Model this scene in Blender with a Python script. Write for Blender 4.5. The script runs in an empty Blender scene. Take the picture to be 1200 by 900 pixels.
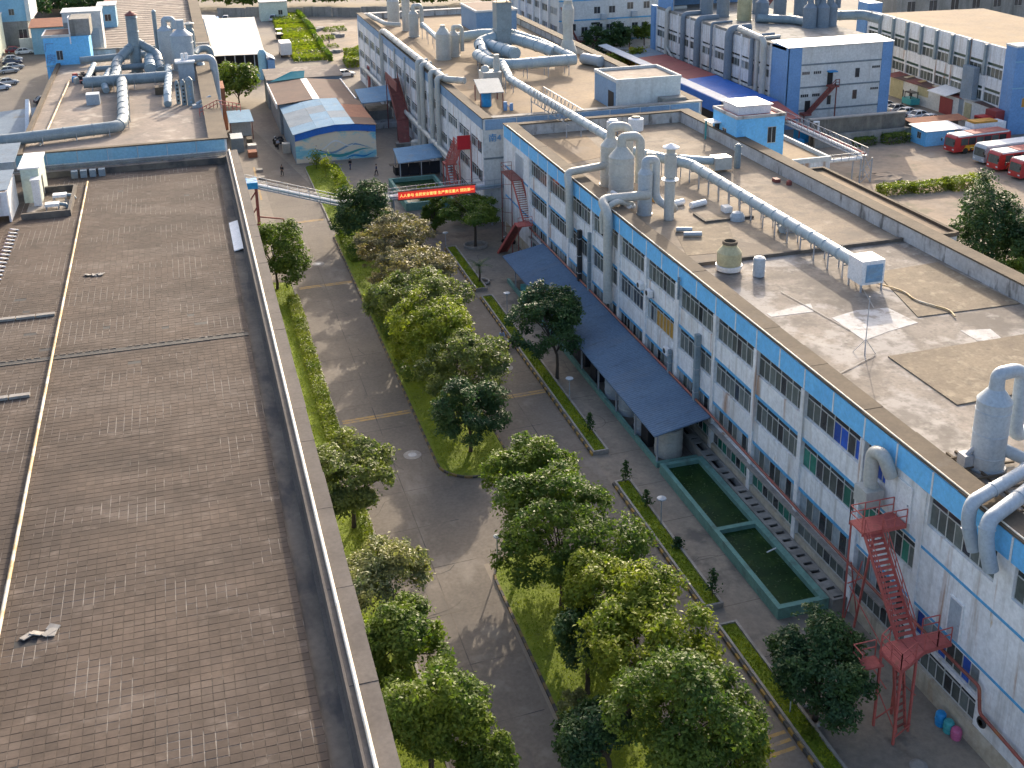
import bpy, math, random
import numpy as np
from mathutils import Vector, Matrix
random.seed(7)
SC = bpy.context.scene
COL = SC.collection

# ------------------------------------------------------------------ camera
CAM_H = 48.0
YAW, PITCH, ROLL = 0.280642, 0.335530, -0.015381
cy, sy, cp, sp = math.cos(YAW), math.sin(YAW), math.cos(PITCH), math.sin(PITCH)
fw = Vector((sy * cp, cy * cp, -sp))
r0 = Vector((cy, -sy, 0))
u0 = r0.cross(fw)
rr = math.cos(ROLL) * r0 + math.sin(ROLL) * u0
uu = -math.sin(ROLL) * r0 + math.cos(ROLL) * u0
cam = bpy.data.cameras.new("camera")
cam.sensor_width = 36.0
cam.lens = 1342.636 / 1200 * 36.0
cam.shift_y = -170.0 / 1200
cam.clip_end = 3000
camo = bpy.data.objects.new("camera", cam)
COL.objects.link(camo)
m = Matrix((rr, uu, -fw)).transposed().to_4x4()
m.translation = Vector((0, 0, CAM_H))
camo.matrix_world = m
SC.camera = camo

# ------------------------------------------------------------------ light
SUN_AZ, SUN_EL = math.radians(27), math.radians(21)      # azimuth from +Y towards +X
wd = bpy.data.worlds.new("World")
SC.world = wd
wd.use_nodes = True
nt = wd.node_tree
sky = nt.nodes.new("ShaderNodeTexSky")
sky.sky_type = 'NISHITA'
sky.sun_disc = False
sky.sun_elevation = SUN_EL
sky.sun_rotation = SUN_AZ
sky.air_density = 0.8
sky.dust_density = 4.0
sky.ozone_density = 0.6
bg = nt.nodes["Background"]
bg.inputs[1].default_value = 0.15
nt.links.new(sky.outputs[0], bg.inputs[0])
sl = bpy.data.lights.new("sun", 'SUN')
sl.energy = 2.3
sl.angle = math.radians(0.5)
sl.color = (1.0, 0.86, 0.68)
so = bpy.data.objects.new("sun", sl)
COL.objects.link(so)
sd = Vector((math.sin(SUN_AZ) * math.cos(SUN_EL), math.cos(SUN_AZ) * math.cos(SUN_EL), math.sin(SUN_EL)))
so.rotation_euler = sd.to_track_quat('Z', 'Y').to_euler()
so.location = (120, 160, 90)
SC.view_settings.view_transform = 'Standard'
SC.view_settings.look = 'None'
SC.view_settings.gamma = 1.0
SC.view_settings.exposure = 1.38
SC.cycles.use_denoising = True
SC.cycles.max_bounces = 6
SC.cycles.diffuse_bounces = 3
SC.cycles.transparent_max_bounces = 4

# ------------------------------------------------------------------ materials
def _new(name):
    mt = bpy.data.materials.new(name)
    mt.use_nodes = True
    n = mt.node_tree.nodes
    b = n["Principled BSDF"]
    return mt, n, mt.node_tree.links, b

def _noise(n, l, pos, scale, stretch=(1, 1, 1), detail=6, rough=.6, off=0):
    mp = n.new("ShaderNodeMapping")
    mp.inputs['Scale'].default_value = stretch
    mp.inputs['Location'].default_value = (off, off * 1.7, off * .6)
    l.new(pos, mp.inputs[0])
    t = n.new("ShaderNodeTexNoise")
    t.inputs['Scale'].default_value = scale
    t.inputs['Detail'].default_value = detail
    t.inputs['Roughness'].default_value = rough
    l.new(mp.outputs[0], t.inputs[0])
    return t.outputs[0]

def _ramp(n, l, fac, lo, hi):
    r = n.new("ShaderNodeMapRange")
    r.inputs[1].default_value = lo
    r.inputs[2].default_value = hi
    r.clamp = True
    l.new(fac, r.inputs[0])
    return r.outputs[0]

def _mix(n, l, fac, a, b):
    x = n.new("ShaderNodeMix")
    x.data_type = 'RGBA'
    if isinstance(fac, float): x.inputs[0].default_value = fac
    else: l.new(fac, x.inputs[0])
    for i, v in ((6, a), (7, b)):
        if isinstance(v, tuple): x.inputs[i].default_value = (*v[:3], 1)
        else: l.new(v, x.inputs[i])
    return x.outputs[2]

def surf(name, c1, c2=None, scale=.6, rough=.85, fine=6.0, layers=(), bump=0.0, metal=0.0, stretch=(1, 1, 1), spec=.3, island=0.0):
    """c1/c2 mottled by two noises; layers = (colour, scale, stretch, lo, hi, strength)"""
    mt, n, l, b = _new(name)
    g = n.new("ShaderNodeNewGeometry")
    pos = g.outputs['Position']
    if c2 is None: c2 = tuple(x * .78 for x in c1)
    a = _noise(n, l, pos, scale, stretch)
    f = _noise(n, l, pos, fine, stretch, 5, .65, 13)
    col = _mix(n, l, _ramp(n, l, a, .35, .65), c1, c2)
    dk = n.new("ShaderNodeMix"); dk.data_type = 'RGBA'; dk.blend_type = 'MULTIPLY'
    dk.inputs[0].default_value = 1.0
    l.new(col, dk.inputs[6])
    mr = n.new("ShaderNodeMapRange"); mr.inputs[1].default_value = .3; mr.inputs[2].default_value = .7
    mr.inputs[3].default_value = .82; mr.inputs[4].default_value = 1.12
    l.new(f, mr.inputs[0]); l.new(mr.outputs[0], dk.inputs[7])
    col = dk.outputs[2]
    for i, (lc, ls, lst, lo, hi, st) in enumerate(layers):
        q = _ramp(n, l, _noise(n, l, pos, ls, lst, 7, .62, 31 + 9 * i), lo, hi)
        mm = n.new("ShaderNodeMath"); mm.operation = 'MULTIPLY'; mm.inputs[1].default_value = st
        l.new(q, mm.inputs[0])
        col = _mix(n, l, mm.outputs[0], col, lc)
    if island:
        mr2 = n.new("ShaderNodeMapRange")
        mr2.inputs[3].default_value = 1 - island; mr2.inputs[4].default_value = 1 + island
        oi = n.new("ShaderNodeObjectInfo")
        ad = n.new("ShaderNodeMath"); ad.operation = 'ADD'
        fr = n.new("ShaderNodeMath"); fr.operation = 'FRACT'
        l.new(g.outputs['Random Per Island'], ad.inputs[0]); l.new(oi.outputs['Random'], ad.inputs[1])
        l.new(ad.outputs[0], fr.inputs[0]); l.new(fr.outputs[0], mr2.inputs[0])
        x = n.new("ShaderNodeMix"); x.data_type = 'RGBA'; x.blend_type = 'MULTIPLY'; x.inputs[0].default_value = 1
        l.new(col, x.inputs[6]); l.new(mr2.outputs[0], x.inputs[7])
        col = x.outputs[2]
    l.new(col, b.inputs['Base Color'])
    b.inputs['Roughness'].default_value = rough
    b.inputs['Metallic'].default_value = metal
    b.inputs['Specular IOR Level'].default_value = spec
    if bump:
        bp = n.new("ShaderNodeBump"); bp.inputs['Strength'].default_value = bump; bp.inputs['Distance'].default_value = .05
        l.new(f, bp.inputs['Height']); l.new(bp.outputs[0], b.inputs['Normal'])
    return mt

def leafmat(name, c1, c2, tr=.4, spec=.22, rough=.5):
    mt, n, l, b = _new(name)
    g = n.new("ShaderNodeNewGeometry")
    oi = n.new("ShaderNodeObjectInfo")
    col = _mix(n, l, g.outputs['Random Per Island'], c1, c2)
    big = _ramp(n, l, _noise(n, l, g.outputs['Position'], .55, (1, 1, 1), 3), .38, .62)
    col = _mix(n, l, big, col, tuple(min(1, x * k) for x, k in zip(c2, (1.5, 1.3, .9))))
    l.new(col, b.inputs['Base Color'])
    b.inputs['Roughness'].default_value = rough
    b.inputs['Specular IOR Level'].default_value = spec
    t = n.new("ShaderNodeBsdfTranslucent")
    tc = n.new("ShaderNodeMix"); tc.data_type = 'RGBA'; tc.blend_type = 'MULTIPLY'; tc.inputs[0].default_value = 1
    l.new(col, tc.inputs[6]); tc.inputs[7].default_value = (1.15, 1.35, .6, 1)
    l.new(tc.outputs[2], t.inputs[0])
    ms = n.new("ShaderNodeMixShader"); ms.inputs[0].default_value = tr
    l.new(b.outputs[0], ms.inputs[1]); l.new(t.outputs[0], ms.inputs[2])
    l.new(ms.outputs[0], n["Material Output"].inputs[0])
    return mt

def flat(name, c, rough=.5, metal=0.0, spec=.4):
    return surf(name, c, tuple(x * .88 for x in c), 1.3, rough, 9, metal=metal, spec=spec)

V = (1, 1, .07)        # vertical streaks
rust = (.30, .13, .035)
grime = (.20, .19, .17)
MAT = {
 'ground': surf('ground_concrete', (.24, .21, .175), (.19, .17, .15), .08, .92, 1.5, [((.30, .25, .19), .03, (1, 1, 1), .5, .65, .5)]),
 'asphalt': surf('road_concrete', (.19, .165, .14), (.145, .127, .108), .16, .9, 4, [((.10, .09, .085), .8, (1, .3, 1), .60, .72, .5), ((.30, .27, .235), .25, (1, .5, 1), .58, .70, .5), ((.12, .11, .1), .35, (1, .25, 1), .56, .7, .5), ((.26, .24, .21), .5, (1, 1, 1), .6, .7, .4)]),
 'sidewalk': surf('sidewalk_concrete', (.27, .232, .185), (.205, .18, .15), .3, .92, 3, [((.09, .085, .08), .35, (1, 1, 1), .55, .68, .75)]),
 'dirt': surf('bare_earth', (.34, .26, .19), (.24, .2, .16), .12, .95, 1.2, [((.16, .15, .1), .22, (1, 1, 1), .56, .66, .7), ((.42, .36, .29), .1, (1, 1, 1), .55, .68, .7)]),
 'lawn': surf('lawn_grass', (.185, .24, .02), (.145, .195, .018), .5, .9, 9, [((.055, .075, .02), .9, (1, 1, 1), .56, .7, .6)], bump=.6),
 'blade': leafmat('grass_blade', (.13, .19, .02), (.2, .25, .03), .3, .1, .8),
 'kerb_y': surf('kerb_yellow', (.36, .23, .06), (.24, .16, .05), 2, .8),
 'kerb_k': surf('kerb_black', (.05, .05, .055), (.09, .085, .08), 2, .8),
 'kerb_f': surf('faded_kerb_yellow', (.22, .16, .07), (.14, .11, .06), 2, .85),
 'kerb': surf('kerb_concrete', (.34, .32, .29), (.24, .22, .2), .9, .9),
 'yline': surf('yellow_line', (.42, .27, .09), (.3, .21, .1), 1.5, .8, 8, [((.2, .18, .16), 1.6, (1, 1, 1), .5, .62, .7)]),
 'patch': surf('pale_patch', (.36, .34, .31), (.28, .26, .24), 1.2, .9),
 'wallw': surf('white_wall', (.74, .75, .76), (.66, .67, .68), .35, .8, 3, [((.34, .32, .28), 1.3, V, .50, .70, .65), (rust, .6, (1, 1, .07), .585, .665, .75), ((.40, .37, .32), .25, (1, 1, .5), .54, .68, .45), ((.42, .27, .1), .9, (1, 1, .3), .67, .72, .7)]),
 'wallp': surf('pale_wall', (.60, .61, .60), (.52, .53, .52), .3, .8, 3, [((.36, .34, .31), .9, V, .54, .72, .55)]),
 'wallg': surf('greenish_wall', (.55, .62, .54), (.48, .55, .48), .4, .8, 3),
 'plinth': surf('stained_plinth', (.50, .46, .38), (.38, .33, .25), .7, .85, 3, [(rust, .8, (1, 1, .2), .58, .7, .55), ((.15, .14, .12), .8, V, .55, .7, .6)]),
 'blue': surf('blue_panel', (.17, .51, .84), (.15, .46, .79), .5, .55, 4, [((.4, .5, .6), 1.0, V, .62, .8, .35)]),
 'bluesoft': surf('muted_blue_panel', (.20, .32, .47), (.17, .28, .42), .5, .6, 4, [((.3, .36, .42), .8, V, .58, .75, .5)]),
 'bluepale': surf('pale_blue_panel', (.26, .47, .60), (.22, .42, .55), .5, .6, 4, [((.5, .55, .58), .8, V, .58, .75, .5)]),
 'bluedeep': surf('deep_blue_wall', (.17, .32, .56), (.145, .28, .5), .4, .6, 3, [((.25, .32, .45), .9, V, .6, .78, .4)]),
 'belt': surf('blue_belt', (.09, .36, .62), (.1, .3, .5), 1, .7, 6),
 'beltg': surf('grey_belt', (.2, .24, .27), (.15, .18, .2), 1, .7, 6),
 'roofr': surf('right_roof', (.285, .23, .17), (.205, .167, .13), .2, .92, 5, [((.15, .128, .105), .12, (1, 1, 1), .52, .60, .65), ((.34, .285, .22), .15, (1, 1, 1), .54, .62, .6), ((.15, .13, .11), .45, (1, 1, 1), .52, .66, .65), ((.37, .315, .25), .3, (1, 1, 1), .58, .70, .6), ((.12, .11, .1), 2.2, (1, 1, 1), .60, .70, .5)], bump=.3),
 'roofr2': surf('right_roof_near', (.285, .25, .215), (.19, .165, .14), .3, .92, 4, [((.40, .375, .35), .13, (1, 1, 1), .50, .56, .65), ((.13, .115, .10), .17, (1, 1, 1), .53, .60, .7), ((.14, .125, .11), .7, (1, 1, 1), .50, .64, .75), ((.40, .37, .335), .45, (1, 1, 1), .56, .66, .7), ((.13, .12, .11), 2.4, (1, 1, 1), .57, .68, .6)], bump=.3),
 'roofpatch': surf('roof_membrane', (.235, .19, .135), (.17, .137, .1), .5, .92, 4, [((.34, .29, .21), .9, (1, 1, 1), .54, .68, .7), ((.1, .085, .07), 1.5, (1, 1, 1), .58, .7, .6)], bump=.3),
 'roofwhite': surf('roof_white_patch', (.46, .45, .45), (.36, .35, .34), .9, .8, 3, [((.24, .22, .2), .9, (1, 1, 1), .54, .62, .9), ((.2, .18, .16), 3, (1, 1, 1), .6, .7, .7)]),
 'roofsand': surf('sandy_roof', (.30, .222, .14), (.22, .165, .115), .12, .92, 2, [((.24, .2, .16), .3, (1, 1, 1), .56, .68, .6)]),
 'roofb2': surf('worn_roof', (.31, .255, .21), (.21, .178, .155), .2, .92, 2, [((.46, .4, .33), .3, (1, 1, 1), .56, .66, .7), ((.15, .14, .13), .4, (1, 1, 1), .58, .7, .6)]),
 'cap': surf('parapet_cap', (.14, .11, .078), (.095, .076, .057), .4, .92, 4, [((.12, .105, .09), .9, (1, 1, 1), .56, .7, .6)]),
 'capl': surf('left_parapet_cap', (.135, .118, .105), (.095, .083, .075), .3, .92, 4, [((.11, .1, .095), 1.2, (1, 1, 1), .58, .7, .7)]),
 'parwall': surf('parapet_inner', (.50, .50, .50), (.36, .35, .34), .5, .88, 3, [((.09, .085, .08), .9, (1, 1, .25), .54, .66, .85)]),
 'tile': surf('roof_tile', (.118, .088, .068), (.08, .06, .047), .22, .92, 4.5, [((.06, .046, .038), .06, (.8, 1, 1), .49, .60, .5), ((.055, .042, .034), .16, (.6, 1.1, 1), .50, .66, .7), ((.16, .128, .105), .13, (.6, 1.2, 1), .54, .68, .5), ((.19, .155, .128), .7, (.8, 1.3, 1), .57, .70, .5), ((.11, .085, .07), .3, (1, 1, 1), .58, .7, .5)], island=.12),
 'mortar': surf('tile_mortar', (.085, .066, .052), (.10, .078, .06), .25, .95, 5, [((.40, .36, .31), .28, (1, 1, 1), .50, .58, .8), ((.03, .026, .022), .22, (1, 1, 1), .56, .64, .7)]),
 'gutter': surf('gutter_concrete', (.17, .145, .12), (.11, .096, .082), .4, .9, 2.5, [((.05, .05, .055), .5, (1, .4, 1), .5, .62, .8)]),
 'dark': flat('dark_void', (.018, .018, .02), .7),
 'black': flat('black_rubber', (.03, .03, .03), .7),
 'glass1': surf('grey_glass', (.085, .10, .095), (.13, .145, .135), .9, .25, 3, spec=.3, island=.35),
 'glass2': surf('green_glass', (.02, .14, .10), (.03, .18, .13), .9, .15, 3, spec=.6, island=.3),
 'dkgreen': surf('dark_green_glass', (.025, .06, .045), (.035, .075, .06), .9, .3, 3, spec=.3),
 'glass3': surf('blue_glass', (.02, .09, .42), (.02, .07, .33), .9, .2, 3, spec=.6, island=.3),
 'glass4': surf('pale_glass', (.30, .34, .36), (.22, .26, .28), .9, .2, 3, spec=.6, island=.3),
 'glass5': surf('dark_glass', (.03, .035, .04), (.05, .055, .06), .9, .1, 3, spec=.6, island=.3),
 'yshut': surf('ochre_shutter', (.42, .24, .04), (.34, .19, .04), 1, .7, 5),
 'frame': flat('window_frame', (.50, .50, .48), .5),
 'alu': surf('galvanised_duct', (.36, .43, .46), (.28, .36, .40), .7, .42, 5, [((.3, .34, .36), .8, (1, 1, .4), .6, .75, .5)], spec=.5),
 'alud': surf('grey_duct', (.22, .28, .31), (.17, .22, .25), .7, .45, 5, [((.2, .2, .2), .8, (1, 1, .3), .58, .75, .5)], spec=.5),
 'plas': surf('grey_plastic', (.46, .46, .43), (.39, .39, .36), .5, .5, 5, [((.40, .37, .3), .8, V, .58, .74, .45)], spec=.4),
 'plasb': surf('bluish_plastic', (.37, .42, .46), (.32, .37, .42), .5, .45, 5, [((.34, .36, .38), .8, V, .6, .76, .4)], spec=.5),
 'plasdk': surf('slate_plastic', (.20, .24, .285), (.16, .20, .24), .5, .7, 5, [((.12, .13, .14), .8, V, .58, .74, .5)], spec=.2),
 'cream': surf('cream_tank', (.46, .41, .25), (.36, .33, .2), 1, .6, 5),
 'whitep': surf('white_paint', (.78, .78, .78), (.68, .68, .68), 1, .5, 6),
 'redst': surf('red_steel', (.48, .12, .10), (.40, .10, .085), 1.5, .6, 7, [((.22, .1, .06), 2, (1, 1, 1), .58, .7, .6)]),
 'redold': surf('rusted_red_steel', (.25, .07, .06), (.18, .06, .05), 1.5, .7, 7, [((.3, .2, .15), 2, (1, 1, 1), .56, .7, .6)]),
 'redpipe': surf('red_pipe', (.32, .08, .06), (.22, .08, .06), 1.2, .5, 7, [(rust, 1, (1, 1, 1), .55, .66, .7)]),
 'steel': surf('grey_steel', (.36, .38, .41), (.28, .3, .33), 1.2, .5, 7, spec=.5),
 'rustpipe': surf('yellow_rust_pipe', (.55, .40, .2), (.45, .3, .14), .4, .6, 5, [((.62, .58, .5), .5, (1, 1, 1), .5, .6, .8), (rust, .6, (1, 1, 1), .6, .7, .7)]),
 'whitepipe': surf('white_pipe', (.80, .74, .64), (.72, .64, .5), .5, .5, 5, [((.45, .25, .12), .9, (1, 1, 1), .6, .72, .6)]),
 'cor_blue': surf('blue_grey_sheet', (.13, .195, .275), (.10, .155, .23), .25, .6, 4, [((.16, .19, .23), .22, (.5, 1.5, 1), .55, .7, .5), ((.05, .06, .08), 1.2, (.3, 1.6, 1), .58, .72, .5), ((.12, .16, .2), .5, (1, 1, 1), .6, .74, .4)]),
 'sheetblue': surf('light_blue_sheet', (.22, .35, .48), (.18, .30, .42), .4, .85, 4, [((.3, .31, .3), .6, (1, 1, 1), .56, .7, .6)], spec=.1),
 'sheetgrey': surf('grey_sheet', (.25, .30, .35), (.20, .25, .30), .35, .85, 4, [((.22, .2, .17), .5, (1, 1, 1), .56, .7, .6)], spec=.1),
 'sheetbrown': surf('brown_roof', (.13, .075, .06), (.09, .055, .05), .4, .85, 4),
 'sheetwhite': surf('white_sheet_roof', (.40, .40, .40), (.33, .33, .32), .12, .6, 3, [((.4, .35, .27), .15, (1, 1, 1), .56, .72, .6)]),
 'vivid': surf('vivid_blue_sheet', (.03, .16, .55), (.025, .13, .48), .4, .5, 4),
 'redsheet': surf('faded_red_sheet', (.36, .10, .09), (.28, .09, .08), .4, .7, 4),
 'pondg': surf('pond_green_rim', (.15, .30, .26), (.12, .24, .21), .6, .8, 4, [((.08, .1, .09), .8, (1, 1, 1), .56, .7, .6)]),
 'pondw': surf('pond_water', (.012, .032, .010), (.02, .05, .014), .5, .25, 1.6, [((.035, .065, .015), .7, (1, 1, 1), .52, .64, .7)], spec=.2),
 'bark': surf('bark', (.085, .065, .05), (.06, .05, .04), 2, .95, 8, stretch=(1, 1, .2)),
 'brick': surf('brick_red', (.33, .14, .08), (.26, .11, .07), .8, .9, 5),
 'stone': surf('grey_rendered_wall', (.30, .29, .27), (.22, .21, .19), .3, .9, 3, [((.1, .1, .09), .7, V, .5, .68, .7)]),
 'stonedk': surf('stained_wall', (.20, .185, .155), (.12, .11, .1), .6, .92, 3, [((.28, .25, .2), 1.2, V, .54, .68, .7)]),
 'orange': surf('ochre_wall', (.52, .27, .05), (.45, .23, .05), .3, .8, 3),
 'skin': flat('skin', (.42, .26, .18), .6),
 'cloth_k': flat('dark_cloth', (.025, .027, .035), .9),
 'cloth_b': flat('pale_blue_cloth', (.35, .42, .55), .9),
 'cloth_n': flat('navy_cloth', (.03, .05, .12), .9),
 'hair': flat('black_hair', (.012, .011, .01), .6),
 'carw': surf('white_car_paint', (.74, .75, .77), (.68, .69, .71), .5, .25, 3, spec=.6),
 'cars': surf('silver_car_paint', (.48, .50, .52), (.42, .44, .46), .5, .25, 3, metal=.4, spec=.6),
 'carb': surf('navy_car_paint', (.04, .05, .10), (.03, .04, .08), .5, .22, 3, spec=.6),
 'carr': surf('maroon_car_paint', (.2, .03, .04), (.16, .025, .03), .5, .25, 3, spec=.6),
 'cark': surf('black_car_paint', (.025, .028, .03), (.02, .02, .025), .5, .22, 3, spec=.6),
 'busred': surf('bus_red', (.46, .03, .03), (.4, .03, .03), .5, .3, 3, spec=.6),
 'busyel': surf('bus_yellow', (.75, .42, .03), (.68, .36, .03), .5, .35, 3, spec=.5),
 'shutter': flat('dull_red_shutter', (.28, .05, .05), .6),
 'teal': flat('teal_plastic', (.05, .32, .34), .5),
 'bluebox': surf('bright_blue_plastic', (.02, .26, .58), (.02, .2, .46), .8, .4, 4),
 'pink': flat('pink_plastic', (.5, .12, .25), .5),
 'signred': flat('red_sign', (.55, .02, .03), .5),
 'bluetxt': flat('blue_lettering', (.07, .28, .55), .7),
}
LEAF = {
 'bright': leafmat('bright_leaves', (.062, .115, .022), (.105, .155, .03)),
 'mid': leafmat('mid_leaves', (.05, .10, .022), (.095, .145, .03)),
 'dark': leafmat('dark_leaves', (.022, .06, .028), (.045, .09, .038), .25),
 'olive': leafmat('olive_leaves', (.075, .11, .04), (.135, .17, .06)),
 'brown': leafmat('flowering_leaves', (.11, .11, .065), (.21, .19, .125), .3),
 'grey': leafmat('greyish_leaves', (.09, .12, .055), (.20, .22, .12), .3),
 'yellow': leafmat('yellow_leaves', (.105, .155, .02), (.18, .22, .03)),
 'hedge': leafmat('hedge_leaves', (.08, .13, .015), (.15, .19, .025)),
}

# LED panel gives off light
def emit(name, c, s):
    mt, n, l, b = _new(name)
    b.inputs['Base Color'].default_value = (*c, 1)
    b.inputs['Emission Color'].default_value = (*c, 1)
    b.inputs['Emission Strength'].default_value = s
    return mt
MAT['led_red'] = emit('led_red', (.7, .045, .03), .28)
MAT['led_txt'] = emit('led_text', (1.0, .45, .12), .8)

# mural: a printed wave pattern
def mural():
    mt, n, l, b = _new('wave_mural')
    g = n.new("ShaderNodeNewGeometry")
    a = _noise(n, l, g.outputs['Position'], .13, (1, 1, 2.6), 6, .6, 3)
    col = _mix(n, l, _ramp(n, l, a, .50, .56), (.72, .64, .5), (.24, .54, .62))
    col = _mix(n, l, _ramp(n, l, a, .57, .66), col, (.06, .32, .52))
    c = _noise(n, l, g.outputs['Position'], .7, (1, 1, 2), 6, .65, 5)
    col = _mix(n, l, _ramp(n, l, c, .58, .68), col, (.3, .58, .6))
    col = _mix(n, l, _ramp(n, l, _noise(n, l, g.outputs['Position'], .9, (1, 1, 1), 4, .6, 25), .63, .68), col, (.60, .60, .56))
    col = _mix(n, l, _ramp(n, l, _noise(n, l, g.outputs['Position'], 1.1, (1, 1, 1), 3, .6, 45), .68, .71), col, (.34, .13, .1))
    l.new(col, b.inputs['Base Color']); b.inputs['Roughness'].default_value = .8
    return mt
MAT['mural'] = mural()
# ------------------------------------------------------------------ mesh builder
class MB:
    def __init__(s, T=None):
        s.v = []; s.f = []; s.m = []; s.sm = []; s.T = T
    def add(s, vs, fs, mi=0, smooth=False):
        b = len(s.v)
        s.v += [Vector(p) if s.T is None else s.T @ Vector(p) for p in vs]
        for f in fs:
            s.f.append([i + b for i in f]); s.m.append(mi); s.sm.append(smooth)
        return s
    def box(s, x0, x1, y0, y1, z0, z1, mi=0):
        if x1 < x0: x0, x1 = x1, x0
        if y1 < y0: y0, y1 = y1, y0
        return s.add([(x0, y0, z0), (x1, y0, z0), (x1, y1, z0), (x0, y1, z0), (x0, y0, z1), (x1, y0, z1), (x1, y1, z1), (x0, y1, z1)],
              [(0, 3, 2, 1), (4, 5, 6, 7), (0, 1, 5, 4), (1, 2, 6, 5), (2, 3, 7, 6), (3, 0, 4, 7)], mi)
    def prism(s, pts, z0, z1, mi=0, mtop=None):
        n = len(pts)
        ar = sum(pts[i][0] * pts[(i + 1) % n][1] - pts[(i + 1) % n][0] * pts[i][1] for i in range(n))
        if ar < 0: pts = pts[::-1]
        vs = [(x, y, z0) for x, y in pts] + [(x, y, z1) for x, y in pts]
        s.add(vs, [tuple(range(n))[::-1]] + [(i, (i + 1) % n, n + (i + 1) % n, n + i) for i in range(n)], mi)
        return s.add([(x, y, z1) for x, y in pts], [tuple(range(n))], mi if mtop is None else mtop)
    def poly(s, pts, mi=0):
        return s.add(pts, [tuple(range(len(pts)))], mi)
    def slab(s, pts, th, mi=0):
        """tilted 4-point roof sheet with thickness th"""
        n = len(pts)
        lo = [(p[0], p[1], p[2] - th) for p in pts]
        return s.add(list(pts) + lo, [tuple(range(n)), tuple(range(2 * n - 1, n - 1, -1))] + [(i, n + i, n + (i + 1) % n, (i + 1) % n) for i in range(n)], mi)
    def beam(s, p, q, w=.06, h=None, mi=0):
        p, q = Vector(p), Vector(q); h = h or w
        d = (q - p)
        if d.length < 1e-6: return s
        d.normalize()
        a = d.cross(Vector((0, 0, 1)))
        if a.length < 1e-3: a = Vector((1, 0, 0))
        a.normalize(); b = a.cross(d)
        a *= w / 2; b *= h / 2
        vs = [p - a - b, p + a - b, p + a + b, p - a + b, q - a - b, q + a - b, q + a + b, q - a + b]
        return s.add(vs, [(0, 1, 2, 3), (7, 6, 5, 4), (4, 5, 1, 0), (5, 6, 2, 1), (6, 7, 3, 2), (7, 4, 0, 3)], mi)
    def tube(s, pts, r, seg=12, mi=0, caps=True, r1=None):
        pts = [Vector(p) for p in pts]; n = len(pts)
        rs = r if isinstance(r, (list, tuple)) else [r + ((r1 - r) * i / (n - 1) if r1 is not None else 0) for i in range(n)]
        t0 = (pts[1] - pts[0]).normalized()
        a = t0.cross(Vector((0, 0, 1)))
        if a.length < 1e-3: a = Vector((1, 0, 0))
        a.normalize()
        vs = []
        for i, p in enumerate(pts):
            if i == 0: t = t0
            elif i == n - 1: t = (pts[-1] - pts[-2]).normalized()
            else:
                t = ((pts[i + 1] - p).normalized() + (p - pts[i - 1]).normalized())
                t = t.normalized() if t.length > 1e-5 else t0
            a = a - t * a.dot(t)
            a = a.normalized() if a.length > 1e-5 else t.orthogonal().normalized()
            b = t.cross(a)
            for k in range(seg):
                an = 2 * math.pi * k / seg
                vs.append(p + (a * math.cos(an) + b * math.sin(an)) * rs[i])
        fs = [(i * seg + k, i * seg + (k + 1) % seg, (i + 1) * seg + (k + 1) % seg, (i + 1) * seg + k) for i in range(n - 1) for k in range(seg)]
        s.add(vs, fs, mi, True)
        if caps:
            s.add(vs[:seg], [tuple(range(seg))[::-1]], mi); s.add(vs[-seg:], [tuple(range(seg))], mi)
        return s
    def lathe(s, c, prof, seg=20, mi=0):
        x, y, z = c
        vs = [(x + r * math.cos(2 * math.pi * k / seg), y + r * math.sin(2 * math.pi * k / seg), z + h) for r, h in prof for k in range(seg)]
        n = len(prof)
        for i in range(n - 1):
            s.add(vs[i * seg:(i + 2) * seg], [(k, (k + 1) % seg, seg + (k + 1) % seg, seg + k) for k in range(seg)], mi, abs(prof[i][0] - prof[i + 1][0]) < 3 * abs(prof[i][1] - prof[i + 1][1]))
        s.add(vs[:seg], [tuple(range(seg))[::-1]], mi); s.add(vs[-seg:], [tuple(range(seg))], mi)
        return s
    def mesh(s, name, mats, org=(0, 0, 0)):
        me = bpy.data.meshes.new(name)
        o = Vector(org)
        me.from_pydata([tuple(p - o) for p in s.v], [], s.f)
        for x in (mats if isinstance(mats, (list, tuple)) else [mats]):
            me.materials.append(MAT[x] if isinstance(x, str) else x)
        me.polygons.foreach_set('material_index', s.m)
        me.polygons.foreach_set('use_smooth', s.sm)
        me.update()
        return me
    def part(s, name, mats, parent, kind=None, label=None):
        """one mesh object under parent (coordinates are world coordinates)"""
        org = WORG[parent.name]
        if name in SPLIT and kind is None:
            gs = s.groups()
            if 2 <= len(gs) <= 16:
                for g in gs: o = link(name, g.mesh(name, mats, org), parent, label=label)
                return o
        return link(name, s.mesh(name, mats, org), parent, kind='stuff' if name in ('flange_ring', 'bracket', 'band') else kind, label=label)
    def groups(s):
        """separate bodies of this builder: pieces whose boxes touch stay together"""
        n = len(s.v); up = list(range(n))
        def find(i):
            while up[i] != i: up[i] = up[up[i]]; i = up[i]
            return i
        for f in s.f:
            for i in f[1:]: up[find(i)] = find(f[0])
        bx = {}
        for i, p in enumerate(s.v):
            r = find(i); b = bx.get(r)
            if b is None: bx[r] = [p.x, p.y, p.z, p.x, p.y, p.z]
            else:
                for k in range(3): b[k] = min(b[k], p[k]); b[k + 3] = max(b[k + 3], p[k])
        ks = list(bx)
        for i, a in enumerate(ks):
            for c in ks[i + 1:]:
                A, B = bx[a], bx[c]
                if all(A[k] - .04 <= B[k + 3] and B[k] - .04 <= A[k + 3] for k in range(3)): up[find(a)] = find(c)
        out = {}
        for fi, f in enumerate(s.f): out.setdefault(find(f[0]), []).append(fi)
        res = []
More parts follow.
